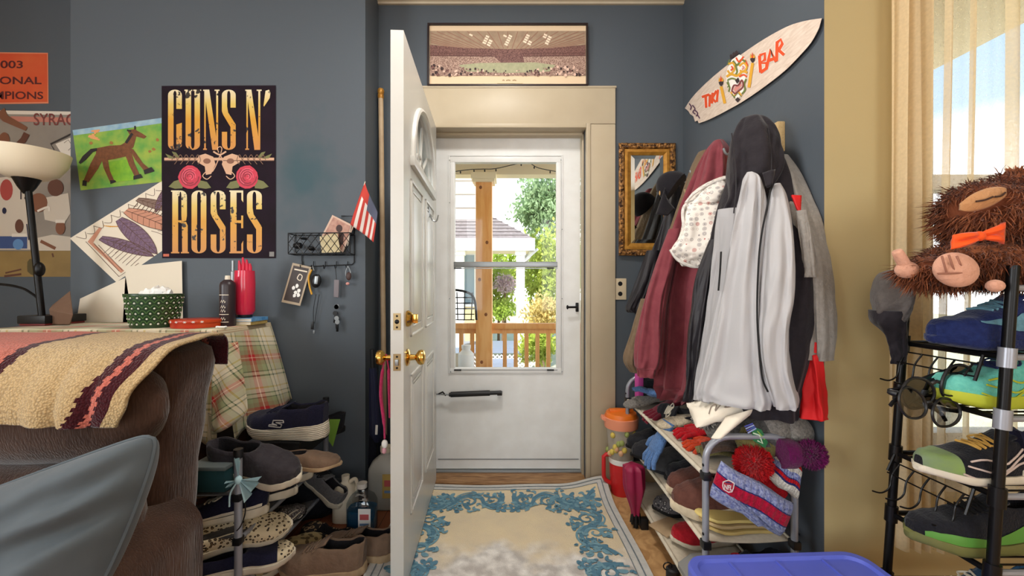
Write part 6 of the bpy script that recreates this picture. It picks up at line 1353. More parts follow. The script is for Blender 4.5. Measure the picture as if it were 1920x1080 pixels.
garment([(376, 1284, 1.62, 1366, 1.57, .03), (400, 1280, 1.61, 1364, 1.55, .05), (440, 1274, 1.60, 1356, 1.54, .055), (468, 1258, 1.60, 1350, 1.53, .05), (486, 1272, 1.60, 1338, 1.53, .04), (499, 1284, 1.59, 1318, 1.54, .022)], motif, 4, .012, 23).build('hood_body', t, smooth=70)
g = G(); wtrim = fabric('white_trim', (232, 226, 218), None, 60)
g.tube(cr([W(1284, 385, 1.585), W(1280, 400, 1.57), W(1284, 440, 1.56), W(1288, 470, 1.555), W(1304, 498, 1.545)], 6), .006, wtrim, 6); g.tube(cr([W(1257, 468, 1.575), W(1272, 488, 1.56), W(1300, 500, 1.545), W(1322, 494, 1.54), W(1336, 460, 1.535), W(1358, 425, 1.53)], 6), .006, wtrim, 6); g.tube(cr([W(1286, 380, 1.59), W(1300, 364, 1.58), W(1330, 346, 1.57), W(1362, 334, 1.565)], 6), .005, wtrim, 6); g.build('trim_edge', t)
# grey hoodie next to the corner
t = coat('grey_hoodie', 'grey heather hoodie with a red panel hanging nearest the beige wall corner', 'hoodie'); t.location = (.93, 1.3, .9)
garment([(292, 1462, 1.44, 1478, 1.42, .02), (320, 1462, 1.42, 1490, 1.37, .035), (370, 1466, 1.40, 1508, 1.32, .045), (430, 1470, 1.38, 1528, 1.27, .05), (500, 1474, 1.36, 1548, 1.245, .055), (570, 1478, 1.36, 1553, 1.24, .055), (630, 1490, 1.35, 1555, 1.24, .05), (672, 1500, 1.34, 1552, 1.24, .04)], hood_grey, 7, .014, 31).build('body', t, smooth=70)
g = G(); g.surf(lambda u, v: W(lerp(1484, 1502, u) , lerp(366, 367, u), 1.272).lerp(W(lerp(1494, 1500, u), lerp(390, 402, u), 1.262), v), 4, 4, red); g.build('red_panel', t, solid=.006)
garment([(395, 1492, 1.26, 1514, 1.24, .012), (460, 1502, 1.25, 1524, 1.225, .014), (450 + 70, 1508, 1.25, 1530, 1.22, .014)], hood_grey, 4, .005, 33).build('sleeve', t, smooth=70)
t = thing('red_cloth', 'bright red cloth hanging below the coats beside the beige wall', 'cloth', (.95, 1.3, .75), GC)
garment([(640, 1516, 1.30, 1532, 1.25, .012), (680, 1508, 1.30, 1538, 1.245, .02), (730, 1500, 1.30, 1545, 1.24, .028), (778, 1492, 1.30, 1550, 1.235, .03), (781, 1494, 1.30, 1548, 1.235, .026)], mat('red_cloth', (206, 22, 26), .7), 6, .010, 35).build('cloth_body', t, smooth=70)
# the big grey and black jacket in front
t = coat('hooded_jacket', 'large pale grey and black hooded jacket hanging in front of all the coats', 'jacket'); t.location = (.8, 1.45, .9)
def mfj(i, j): return blk_soft
garment([(300, 1375, 1.52, 1470, 1.42, .05), (340, 1362, 1.52, 1490, 1.38, .08), (400, 1345, 1.52, 1506, 1.34, .09), (470, 1335, 1.52, 1524, 1.30, .10), (530, 1328, 1.52, 1541, 1.27, .10), (600, 1320, 1.52, 1536, 1.265, .10), (680, 1312, 1.51, 1520, 1.265, .10), (735, 1304, 1.50, 1504, 1.27, .10), (768, 1306, 1.49, 1500, 1.28, .09)], blk_soft, 8, .016, 41).build('body', t, smooth=70)
garment([(219, 1400, 1.47, 1420, 1.46, .02), (228, 1385, 1.48, 1436, 1.44, .05), (255, 1370, 1.48, 1455, 1.42, .08), (290, 1364, 1.47, 1464, 1.40, .095), (330, 1362, 1.46, 1464, 1.39, .10), (370, 1364, 1.45, 1440, 1.39, .09), (410, 1352, 1.46, 1400, 1.41, .07)], blk_soft, 6, .014, 43).build('hood', t, smooth=70)
g = G(); g.tube(cr([W(1372, 250, 1.365), W(1378, 300, 1.335), W(1380, 350, 1.325), W(1376, 400, 1.34)], 6), .0022, blk_c, 5); g.tube(cr([W(1440, 240, 1.36), W(1446, 290, 1.33), W(1446, 320, 1.325)], 6), .0022, blk_c, 5); g.build('hood_seam', t)
garment([(324, 1400, 1.325, 1412, 1.315, .015), (338, 1392, 1.325, 1426, 1.305, .03), (380, 1386, 1.34, 1436, 1.29, .035), (440, 1374, 1.345, 1436, 1.28, .04), (520, 1360, 1.355, 1434, 1.27, .042), (620, 1340, 1.365, 1434, 1.26, .044), (700, 1322, 1.38, 1440, 1.255, .046), (740, 1310, 1.385, 1446, 1.25, .046), (756, 1312, 1.385, 1444, 1.25, .04)], grey_light, 9, .012, 45, power=.6).build('front_panel', t, smooth=70)
garment([(392, 1346, 1.40, 1386, 1.36, .02), (420, 1344, 1.40, 1388, 1.35, .03), (500, 1338, 1.40, 1384, 1.345, .035), (600, 1328, 1.41, 1372, 1.35, .04), (700, 1312, 1.42, 1356, 1.36, .045), (750, 1304, 1.42, 1350, 1.37, .04)], grey_shell, 4, .010, 47).build('chest_panel', t, smooth=70)
garment([(345, 1452, 1.30, 1464, 1.29, .015), (370, 1444, 1.30, 1476, 1.27, .03), (430, 1434, 1.29, 1488, 1.245, .042), (500, 1428, 1.28, 1493, 1.23, .05), (560, 1424, 1.27, 1490, 1.22, .05), (620, 1422, 1.265, 1480, 1.22, .048), (690, 1432, 1.26, 1482, 1.215, .046), (745, 1444, 1.255, 1496, 1.21, .044), (764, 1452, 1.25, 1495, 1.21, .036)], grey_light, 5, .012, 49).build('sleeve', t, smooth=70)['label'] = 'pale grey sleeve'
garment([(450, 1330, 1.46, 1352, 1.44, .03), (510, 1308, 1.46, 1340, 1.43, .04), (580, 1296, 1.46, 1330, 1.43, .045), (650, 1288, 1.46, 1322, 1.43, .045), (720, 1290, 1.46, 1314, 1.43, .04), (752, 1286, 1.46, 1308, 1.43, .03)], blk_c, 6, .012, 51).build('sleeve', t, smooth=70)['label'] = 'black nylon sleeve'
g = G(); g.tube(cr([W(1352, 472, 1.31), W(1350, 510, 1.305), W(1347, 545, 1.305)], 6), .0045, black, 6, flat=.5); g.build('pocket_zip', t)
g = G(); g.tube(cr([W(1447, 345, 1.27), W(1440, 380, 1.25), W(1428, 440, 1.235), W(1422, 500, 1.225), W(1420, 600, 1.215), W(1428, 700, 1.205), W(1440, 735, 1.20)], 6), .003, black, 6, flat=.5); g.build('front_zip', t)
g = G(); g.surf(lambda u, v: W(1430, 325, 1.29).lerp(W(1452, 318, 1.28), u).lerp(W(1438, 352, 1.27).lerp(W(1446, 346, 1.265), u), v) + V((0, -.01 * sin(pi * u), 0)), 6, 6, blk_soft); g.build('collar_tab', t, solid=.006)

# ------------------------------------------------------------------ surfboard sign
xs = on_x(RX - .012, .0006); boardm = wood('whitewashed_board', (226, 208, 192), (206, 184, 166), (1, 1.5, 9), .6, 14); board_edge = mat('dark_board_edge', (52, 42, 54), .6)
t = thing('surfboard_sign', 'white wooden surfboard sign lettered TIKI BAR on the right-hand wall', 'sign', (RX - .01, 1.75, 1.9))
out_t = [(1284, 203), (1300, 180), (1330, 150), (1370, 117), (1410, 88), (1445, 66), (1480, 48), (1510, 39), (1541, 34)]; out_b = [(1536, 52), (1522, 78), (1500, 104), (1470, 134), (1430, 165), (1390, 192), (1350, 214), (1325, 226), (1310, 231)]
def smooth2(p, n=5): return [(q.x, q.y) for q in cr([(x, y, 0) for x, y in p], n)]
outline = smooth2(out_t) + smooth2(out_b) + [(1308, 226), (1303, 228), (1300, 218), (1294, 214), (1291, 209), (1288, 206)]
g = G(); n = len(outline); fr, bk_ = [xs(x, y, 0) for x, y in outline], [xs(x, y, -16) for x, y in outline]
g.add(fr, [tuple(range(n))[::-1]], boardm); g.add(fr + bk_, [(i, (i + 1) % n, n + (i + 1) % n, n + i) for i in range(n)], board_edge); g.add(bk_, [tuple(range(n))], board_edge); g.build('board', t, smooth=0)
g = G(); A = Art(g, lambda x, y, l=0: xs(x, y, 1 + l)); oj, yl, gn, dkb, pkk = mat('sign_orange', (222, 82, 40), .6), mat('sign_yellow', (222, 164, 52), .6), mat('sign_green', (112, 124, 66), .6), mat('sign_dark', (58, 46, 48), .6), mat('sign_pink', (212, 140, 130), .6)
halo = mat('sign_white', (240, 234, 226), .6)
def strokes(L_, m, w):
    for pts in L_: A.line(pts, w + 2, halo, 0); A.line(pts, w, m, 1)
strokes([[(1316, 182), (1330, 177)], [(1323, 179), (1324, 202)]], oj, 5); strokes([[(1331, 177), (1330, 200)]], oj, 4.6)
strokes([[(1336, 174), (1335, 194)], [(1343, 170), (1336, 184), (1342, 192)]], oj, 4.6); strokes([[(1346, 168), (1344, 191)]], oj, 4.6)
strokes([[(1424, 104), (1426, 136)], [(1424, 104), (1434, 100), (1434, 112), (1426, 118), (1437, 118), (1437, 128), (1426, 136)]], oj, 6)
strokes([[(1437, 128), (1445, 93), (1455, 116)], [(1440, 114), (1451, 110)]], oj, 6); strokes([[(1456, 114), (1457, 78)], [(1457, 80), (1464, 74), (1467, 82), (1459, 96)], [(1460, 94), (1470, 103)]], oj, 6)
for tx, ty, bx_, by_ in ((1352, 156, 1359, 194), (1411, 112, 1404, 164)):
    A.line([(tx, ty + 6), (bx_, by_)], 5.5, yl, 2); A.poly([(tx - 5, ty - 2), (tx + 4, ty - 5), (tx + 4, ty + 1), (tx, ty + 6), (tx - 3, ty + 3)], dkb, 3)
    for k, m_ in ((-3, yl), (0, oj), (3, yl)): A.poly([(tx + k - 2, ty - 3), (tx + k - 1, ty - 15 + abs(k)), (tx + k + 2, ty - 4)], m_, 4)
# carved mask: eyes, brows, nose, open mouth, chin diamond, leafy top
mo = [(1364, 128), (1372, 112), (1386, 102), (1396, 108), (1400, 126), (1398, 148), (1394, 170), (1384, 186), (1374, 182), (1364, 162), (1361, 142)]
A.poly(mo, halo, 1)
for pts, w, m_ in (([(1374, 114), (1382, 122), (1390, 112), (1398, 116)], 4, gn), ([(1380, 108), (1386, 116), (1394, 106)], 3, oj), ([(1366, 120), (1374, 118), (1378, 128), (1370, 138), (1364, 132)], 3.6, yl), ([(1371, 124), (1374, 128), (1370, 132)], 3, oj), ([(1386, 124), (1394, 118), (1400, 126), (1394, 134), (1387, 132)], 3.6, yl), ([(1392, 124), (1395, 127), (1391, 130)], 3, pkk),
    ([(1379, 122), (1382, 134), (1379, 140)], 3.4, gn), ([(1362, 144), (1371, 139), (1382, 142), (1392, 134), (1401, 136)], 4.5, yl), ([(1364, 150), (1372, 147), (1380, 149)], 3, gn), ([(1386, 144), (1394, 140), (1400, 144)], 3, oj), ([(1363, 154), (1368, 164), (1366, 172)], 3.2, gn), ([(1399, 148), (1395, 158), (1397, 168), (1391, 176)], 3.2, gn), ([(1370, 172), (1376, 180), (1384, 172), (1390, 180)], 3, yl), ([(1372, 176), (1378, 184)], 2.4, gn), ([(1397, 112), (1402, 124)], 2.6, oj), ([(1368, 112), (1364, 122)], 2.6, gn)):
    A.line(pts, w, m_, 3, 4)
A.poly([(1378, 151), (1384, 145), (1387, 152), (1382, 157)], dkb, 4)
A.line([(1372, 170), (1376, 160), (1384, 160), (1391, 150), (1393, 162), (1385, 170), (1378, 176)], 3, mat('sign_maroon', (128, 62, 62), .6), 4, 4, False, True); A.poly([(1375, 168), (1378, 162), (1385, 162), (1390, 155), (1391, 161), (1384, 168), (1378, 173)], pkk, 3)
A.poly([(1383, 182), (1388, 186), (1383, 192), (1378, 187)], dkb, 4); A.line([(1376, 182), (1383, 174), (1390, 181)], 1.6, gn, 4); A.line([(1364, 150), (1367, 158), (1364, 164)], 2, gn, 3); A.line([(1398, 150), (1394, 156), (1396, 164)], 2, gn, 3)
for k, (x, y) in enumerate(((1371, 104), (1376, 100), (1381, 97))): A.poly([(x - 2, y + 7), (x - 3, y), (x, y - 3), (x + 3, y + 1), (x + 3, y + 6)], dkb, 2)
pu = mat('sign_purple', (92, 62, 84), .6)
for pts in ([(1292, 194), (1296, 200), (1294, 206)], [(1298, 197), (1303, 204), (1299, 210), (1304, 214)], [(1302, 206), (1308, 212), (1305, 218)], [(1308, 216), (1312, 222)]): A.line(pts, 2.2, pu, 2, 4)
g.build('sign_painting', t, smooth=0)
# ------------------------------------------------------------------ grey tube shoe rack under the coats
QX0, QX1, QY0, QY1 = .62, .905, 1.30, 2.18
tube_rack('shoe_rack', 'grey tube shoe rack with cream shelf rails under the hanging coats', QX0, QX1, QY0, QY1, .645, (.085, .30, .52), shelf_be)
GT, GM, GB = 'hats and gloves on the right rack\'s top shelf', 'shoes on the right rack\'s middle shelf', 'shoes on the right rack\'s bottom shelf'
def on(px, Y, z): return V((W(px, 0, Y).x, Y, z))
T1, T2, T3 = .526, .306, .091
# --- middle shelf shoes, toes towards the room
brn = fabric('brown_slipper_felt', (104, 66, 56), (88, 54, 46), 60); blk_l = fabric('black_slipper', (34, 34, 38), (44, 44, 48), 50); char_l = fabric('charcoal_slipper', (62, 62, 64), (76, 76, 78), 60); fleece = fabric('cream_fleece', (222, 206, 178), (198, 180, 150), 30)
shoe('slipper', 'black slipper at the far end of the middle shelf, against the rack\'s frame', GM, on(1224, 2.05, T2), 184, L=.26, Wd=.10, H=.10, sole=.02, up=blk_l, so=black, style='slipon')
shoe('slipper', 'second black slipper, just nearer than the one at the far end of the middle shelf', GM, on(1238, 1.94, T2), 182, L=.27, Wd=.10, H=.10, sole=.02, up=blk_l, so=black, style='slipon')
shoe('slipper', 'charcoal slipper under the light blue glove on the middle shelf', GM, on(1269, 1.81, T2), 182, L=.28, Wd=.11, H=.10, sole=.02, up=char_l, so=blk_l, style='slipon')
shoe('boot', 'black short boot between the charcoal slipper and the brown slippers', GM, on(1305, 1.70, T2), 182, L=.25, Wd=.10, H=.085, sole=.025, up=black_s, so=black, style='boot')
shoe('slipper', 'brown felt slipper with cream sole, further of the pair on the middle shelf', GM, on(1322, 1.59, T2), 182, L=.29, Wd=.11, H=.10, sole=.035, up=brn, so=fleece, style='slipon', lin_=blk_l)
shoe('slipper', 'brown felt slipper with cream sole, nearer of the pair beside the near frame', GM, on(1340, 1.465, T2), 180, L=.30, Wd=.115, H=.11, sole=.04, up=brn, so=fleece, style='slipon', lin_=blk_l)
for k, (px, Y, z, c_, lb) in enumerate(((1392, 1.37, T2, (206, 178, 110), 'yellowish flat insole lying lowest on the near end of the middle shelf'), (1384, 1.375, T2 + .012, (196, 168, 120), 'tan flat insole lying on the yellowish one on the middle shelf'), (1376, 1.38, T2 + .024, (222, 196, 120), 'pale yellow insole topmost on the flat pile beside the near frame'))):
    g = G(); c = on(px, Y, z); L_ = .26; rings = []
    for zz, q in ((0, .97), (.002, 1), (.008, 1), (.010, .97)):
        ring = []
        for j in range(40):
            a = 2 * pi * j / 40; u = (1 - cos(a)) / 2; w = wfun(u) * .042 * q * (1 if sin(a) >= 0 else -1); ring.append(c + V(((u - .5) * L_ * q * -1, w * .9, zz + .010 * ss(.75, 1, u) + .012 * u * k * .5)))
        rings.append(ring)
    g.loft(rings, mat('insole_%d' % k, c_, .7)); tag(g.build('insole', smooth=40), lb, 'insole', 'insoles piled on the middle shelf')
# --- bottom shelf
wov = pattern_mat('grey_woven', (96, 92, 94), (34, 34, 40), (150, 146, 144), 55, .8); redb = fabric('red_sports_upper', (186, 34, 46), None, 60)
shoe('shoe', 'grey and black woven shoe on the bottom shelf', GB, on(1282, 1.86, T3), 178, L=.27, Wd=.10, H=.09, sole=.02, up=wov, so=black, style='slipon')
shoe('sneaker', 'red and black sneaker on the bottom shelf with its toe over the rail', GB, on(1320, 1.64, T3), 184, L=.26, Wd=.10, H=.09, sole=.024, up=redb, so=sole_cream, accent=(black_s, 'bars'), toe=redb, heel=black_s, lace=black)
shoe('sneaker', 'dark red and black sneaker half hidden behind the near frame on the bottom shelf', GB, on(1388, 1.41, T3), 184, L=.28, Wd=.10, H=.075, sole=.024, up=black_s, so=redb, accent=(redb, 'bars'), lace=redb)
g = G(); c = on(1262, 1.74, T3); g.box(c + V((-.02, 0, .006)), (.13, .10, .008), sole_tan, (0, 0, .5), .003); tag(g.build('insole'), 'beige insole lying flat by the woven grey shoe on the bottom shelf', 'insole')
g = G(); c = on(1318, 1.44, T3 + .002); g.loft([[c + V((x * k, y * k, z)) for x, y in ((-.07, -.05), (.03, -.05), (.03, .05), (-.07, .05))] for k, z in ((1, 0), (1, .02), (.5, .07), (.1, .085))], mat('grey_pack', (136, 134, 130), .5)); tag(g.build('cloth_pouch', smooth=20, bevel=.006), 'small pale grey folded pouch on the bottom shelf by the near frame', 'pouch')
g = G(); c = on(1420, 1.36, T3 + .045); fz = pattern_mat('dark_green_fuzz', (22, 34, 30), (12, 18, 18), (70, 90, 84), 40, .9); g.ball(c, (.13, .05, .06), fz, None, 28, 16, .35, 4); tag(g.build('fuzzy_slipper', smooth=80), 'dark green fuzzy slipper on the bottom shelf just above the blue tote', 'slipper')
g = G(); c = on(1262, 1.52, 0); g.loft([[c + V((r_ * cos(2 * pi * j / 20), r_ * .9 * sin(2 * pi * j / 20), z)) for j in range(20)] for r_, z in ((.024, 0), (.026, .01), (.026, .068), (.02, .074))], black_plastic)
o = g.build('floor_flashlight'); o.name = 'flashlight'; tag(o, 'black cylinder torch standing on the floor under the rack\'s lowest rail', 'flashlight'); G().tube([c + V((-.02 + .016 * cos(2 * pi * j / 16), 0, .078 + .014 * sin(2 * pi * j / 16))) for j in range(16)], .0025, black_metal, 6, True).build('ring', o)
# --- knitted things: helpers
def beanie(name, label, c, rot, r, h, bands, pom=None, group=GT, squash=1.0, seed=0, cuff=None):
    """bands: list of (fraction of height, material); local z towards the crown"""
    t = thing(name, label, 'hat', c, group); g = G(); g.M = Matrix.Translation(c) @ Euler(tuple(R(a) for a in rot)).to_matrix().to_4x4(); rings = []; n = 48; K = 34
    for i in range(K + 1):
        k = i / K; rr_ = r * (1 - .12 * k) * (1 - max(0, (k - .45) / .55) ** 2.4) ** .6 + .004; ring = []
        for j in range(n):
            a = 2 * pi * j / n; q = 1 + .03 * sin(a * 16) * (1 if k < .95 else 0) + .14 * noise.noise(V((cos(a) * 1.5 + seed, sin(a) * 1.5, k * 2.5)))
            ring.append(V((rr_ * q * cos(a), rr_ * q * squash * sin(a), h * k)))
        rings.append(ring)
    def mf(i, j):
        k = (i + .5) / K
        for f, m in bands:
            if k <= f: return m
        return bands[-1][1]
    g.loft(rings, bands[0][1], True, True, mf); g.build('knit_body', t, smooth=70)
    if cuff:
        g2 = G(); g2.M = g.M; rg = []
        for rr_, z in ((1.0, -.006), (1.10, -.002), (1.13, h * .12), (1.10, h * .24), (1.0, h * .25)): rg.append([V((r * rr_ * cos(2 * pi * j / n) * (1 + .03 * sin(16 * 2 * pi * j / n)), r * rr_ * squash * sin(2 * pi * j / n) * (1 + .03 * sin(16 * 2 * pi * j / n)), z)) for j in range(n)])
        g2.loft(rg, cuff); g2.build('cuff', t, smooth=70)
    if pom: pompom(g.M @ V((0, 0, h * .98)), pom[0], pom[1], t)
    return t
def pompom(c, r, mats, parent, n=1400):
    g = G(); rq = random.Random(3); ms = mats if isinstance(mats, list) else [mats]; g.ball(c, r * .7, ms[0], None, 12, 8)
    for i in range(n):
        d = V((rq.gauss(0, 1), rq.gauss(0, 1), rq.gauss(0, 1))).normalized(); s = d.orthogonal().normalized() * r * .055; w = d.cross(s).normalized() * r * .055; e = c + d * r * rq.uniform(.86, 1.0); b_ = c + d * r * .45
        g.add([b_ + s, b_ - s * .5 + w, b_ - s * .5 - w, e + s * .35, e - s * .2], [(0, 1, 3), (1, 2, 4, 3), (2, 0, 3, 4)], ms[i % len(ms)])
    return g.build('pompom', parent, smooth=0)
def glove(name, label, c, rot, m, s=1.0, group=GT, thumb=1, mitten=False, cuffm=None):
    t = thing(name, label, 'glove', c, group); g = G(); g.M = Matrix.Translation(c) @ Euler(tuple(R(a) for a in rot)).to_matrix().to_4x4() @ Matrix.Scale(s, 4)
    g.loft([[V((.044 * w * cos(2 * pi * j / 20), y, .016 * h * sin(2 * pi * j / 20))) for j in range(20)] for y, w, h in ((-.06, .72, 1.2), (-.035, .70, 1.0), (0, .9, 1.2), (.04, 1.0, 1.2), (.055, .9, 1.0), (.062, .5, .4))], m)
    if mitten: g.ball((0, .075, 0), (.044, .05, .019), m, None, 18, 12); 
    else:
        for k, (x, L_, dx) in enumerate(((-.032, .055, -.012), (-.011, .066, -.003), (.011, .062, .003), (.031, .048, .012))): g.tube([(x * .9, .04, 0), (x, .065, .002), (x + dx * .6, .06 + L_ * .6, .004), (x + dx, .06 + L_, -.006)], [.0105, .011, .0105, .008], m, 10)
    g.tube([(.03 * thumb, 0, 0), (.052 * thumb, .022, .002), (.06 * thumb, .05, 0)], [.014, .0125, .009], m, 10); g.build('hand', t, smooth=70)
    g2 = G(); g2.M = g.M; g2.loft([[V((.036 * w * cos(2 * pi * j / 20), y, .021 * w * sin(2 * pi * j / 20))) for j in range(20)] for y, w in ((-.085, 1.05), (-.083, 1.1), (-.055, .98), (-.05, .9))], cuffm or m); g2.build('cuff', t, smooth=70)
    return t
kn = lambda nm, c, c2=None: fabric(nm, c, c2 or tuple(int(x * .78) for x in c), 130, .95, .6)
kblue, kmar, kwhite, kred, kgrey, kcream2 = kn('light_blue_knit', (96, 132, 184)), kn('maroon_leather_knit', (116, 30, 46)), kn('white_knit', (226, 218, 204)), kn('red_knit', (196, 20, 32)), kn('marl_grey_knit', (150, 144, 136), (92, 88, 84)), kn('cream_wool', (224, 206, 176))
marl = kn('blue_marl_knit', (58, 70, 136), (170, 176, 204)); knavy = kn('royal_navy_knit', (44, 44, 104)); kor = kn('orange_knit', (214, 70, 34)); kpur = kn('plum_knit', (108, 22, 84), (84, 14, 66)); kol = kn('olive_knit', (132, 122, 74)); kbr = kn('brown_knit', (92, 72, 62)); kgd = kn('dark_grey_knit', (92, 90, 88))
# --- top shelf, far to near
t = thing('tote_bag', 'small magenta and black bag at the far end of the top shelf', 'bag', on(1216, 2.12, T1), GT); c = on(1216, 2.13, T1)
G().box(c + V((.015, 0, .062)), (.10, .075, .115), blk_l, None, .012).build('bag_body', t); G().box(c + V((-.05, 0, .07)), (.03, .072, .15), mat('magenta_cloth', (196, 70, 150), .7), None, .012).build('side_panel', t)
glove('glove', 'bright blue glove lying on top of the far gloves under the maroon hoodie', on(1236, 1.98, T1 + .075), (10, 8, 70), kblue)
glove('mitten', 'grey mitten hanging over the rail at the far end of the top shelf', on(1213, 2.02, T1 + .035), (-10, 0, 100), kgrey, 1.0, mitten=True)
glove('glove', 'dark red padded glove hanging over the top rail', on(1252, 1.90, T1 + .038), (-24, 0, 104), kmar, 1.1, thumb=-1)
shoe('sneaker', 'black child\'s sneaker with a cream sole standing among the gloves', GT, on(1276, 1.82, T1 + .01), 120, L=.21, Wd=.08, H=.06, sole=.02, up=black_s, so=sole_cream, lace=sole_cream, roll_=-50)
glove('glove', 'light blue knitted glove draped over the charcoal slipper, fingers down', on(1237, 1.72, T2 + .17), (-60, 0, 100), kblue, 1.0, GM)
for k in range(1): glove('mitten', 'cream woolly mitten on the top rail beside the red glove', on(1284, 1.74, T1 + .03), (-10, 0, 96), kcream2, 1.0, mitten=True)
glove('glove', 'red glove with blue cuff on the top rail next to the fuzzy pompom', on(1318, 1.61, T1 + .03), (-8, 0, 95), kred, .95, cuffm=knavy)
glove('glove', 'orange glove lying under the red glove on the top rail', on(1338, 1.52, T1 + .012), (-4, 0, 100), kor, .95)
beanie('bobble_hat', 'grey marl bobble hat with a large fuzzy pompom, near the front of the top shelf', on(1386, 1.46, T1 + .095), (0, -72, 8), .075, .14, [(1, kgrey)], (.052, [kgrey, kwhite, kgd]), squash=.75, seed=2)
beanie('knit_hat', 'dark grey knitted hat lying behind the white cap', on(1412, 1.37, T1 + .10), (10, 62, -10), .07, .12, [(.4, kgd), (1, kgrey)], None, squash=.8, seed=4, cuff=kgd)
beanie('knit_hat', 'speckled grey knitted hat at the wall side of the top shelf with a red stitch', on(1460, 1.38, T1 + .065), (20, 20, 0), .075, .125, [(1, kgrey)], None, squash=.9, seed=6)
# white cloth cap with embroidery, draped
t = thing('white_cap', 'white embroidered cap draped on top of the hat pile under the grey jacket', 'cap', on(1355, 1.44, T1 + .14), GT); capw = mat('white_cotton', (226, 216, 198), .8, bump=(40, .2)); cc = W(1352, 768, 1.42)
g = G()
def cw(u, v):
    p = W(1287, 756, 1.42).lerp(W(1402, 734, 1.38), u).lerp(W(1306, 802, 1.33).lerp(W(1426, 772, 1.31), u), v); return p + V((0, -.045 * sin(pi * v) ** .7 * sin(pi * u) ** .5, .03 * sin(pi * u) ** .6 * sin(pi * v) + .010 * noise.noise(V((u * 5, v * 5, 2)))))
g.surf(cw, 28, 20, capw); g.build('crown', t, smooth=70, solid=.004)
g = G()
def cb(u, v):
    p = W(1362, 782, 1.30).lerp(W(1424, 762, 1.29), u).lerp(W(1334, 822, 1.28).lerp(W(1354, 818, 1.275), u), v); return p + V((0, -.022 * sin(pi * u) * (1 - .4 * v), .010 * sin(pi * u) * (1 - v)))
g.surf(cb, 16, 16, capw); g.build('brim', t, smooth=70, solid=.006)
g = G(); th = mat('grey_embroidery', (132, 120, 108), .7); P = [(1310, 776), (1316, 768), (1324, 766), (1320, 774), (1330, 766), (1340, 763), (1350, 764), (1352, 770), (1344, 775), (1334, 774), (1346, 768)]
def cwq(px, py): u = (px - 1290) / 112; v = (py - 745 + u * 8) / 50; q = cw(min(1, max(0, u)), min(1, max(0, v))); return q + V((0, -.004, .003))
g.tube(cr([cwq(*q) for q in P], 4), .0018, th, 5); g.build('embroidery', t)
# green and blue printed bag
t = thing('printed_bag', 'olive snack-like bag with green and blue print at the near end of the top shelf', 'bag', on(1425, 1.36, T1), GT); c = W(1424, 826, 1.345)
g = G(); g.ball(c, (.072, .045, .055), kol, (0, .3, 0), 24, 16, .35, 3); g.build('bag_body', t, smooth=70)
g = G(); A = Art(g, lambda x, y, l=0: W(x, y, 1.292 - .001 * l + ((x - 1424) / 500) ** 2)); A.poly([(1408, 798), (1428, 806), (1440, 830), (1434, 840), (1412, 826)], mat('print_green', (36, 108, 66), .4), 1); A.line([(1412, 812), (1424, 816), (1430, 832), (1420, 826)], 2.5, mat('print_white', (196, 214, 190), .4), 2); A.line([(1420, 808), (1434, 824)], 2, mat('print_lime', (142, 176, 80), .4), 2)
for k in range(4): A.line([(1396 + k * 2, 800 + k * 4), (1412 + k * 2, 794 + k * 3)], 2.6, [mat('print_blue', (70, 80, 168), .4), mat('print_pale_blue', (150, 160, 206), .4)][k % 2], 2)
g.build('print', t, smooth=0)
# plum bobble pompom at the wall, red bobble hat, brown and olive knits
t = thing('bobble_hat', 'plum bobble hat poking out beyond the rack by the beige wall', 'hat', W(1515, 850, 1.28), GT); pompom(W(1519, 852, 1.262), .05, [kpur, kn('plum_bright', (136, 30, 104))], t, 1500)
g = G(); g.loft([[W(1496, 850, 1.28) + V((dx, r_ * cos(2 * pi * j / 20), r_ * sin(2 * pi * j / 20))) for j in range(20)] for dx, r_ in ((-.055, .045), (-.02, .045), (.015, .028), (.03, .01))], kpur); g.build('knit_body', t)
c = on(1402, 1.36, T1 + .02); beanie('bobble_hat', 'scarlet hat with a big fluffy pompom hanging through the near frame', W(1462, 905, 1.365), (0, -58, 0), .07, .12, [(.45, kred), (1, kred)], None, squash=.7, seed=9)
hat_r = [o for o in bpy.data.objects if o.get('label', '').startswith('scarlet hat')][0]; pompom(W(1412, 868, 1.30), .062, [kred, kn('red_bright', (214, 22, 26))], hat_r, 1600)
g = G(); fol = [(W(1330, 864, 1.40), .05, kbr, 'brown knitted scarf folded under the hats at the near frame'), (W(1318, 880, 1.45), .045, kol, 'olive knitted scarf folded lowest on the top shelf')]
for c, r_, m_, lb in fol:
    c = V((c.x + .03, c.y, T1 + (.012 if m_ is kol else .045))); g = G()
    for k in range(3): g.tube(cr([c + V((-.05, .02 * k - .03, .01 * (k % 2))), c + V((0, .02 * k - .04, .014)), c + V((.06, .02 * k - .03, .006 * k))], 5), .018, m_, 10, flat=.6)
    tag(g.build('scarf', smooth=70), lb, 'scarf', GT)
# striped beanies hanging on the near frame
t = beanie('striped_beanie', 'blue marl beanie with a red band and shield badge hanging on the near frame', W(1475, 972, 1.275), (0, -56, 0), .082, .20, [(1, marl)], None, squash=.42, seed=12)
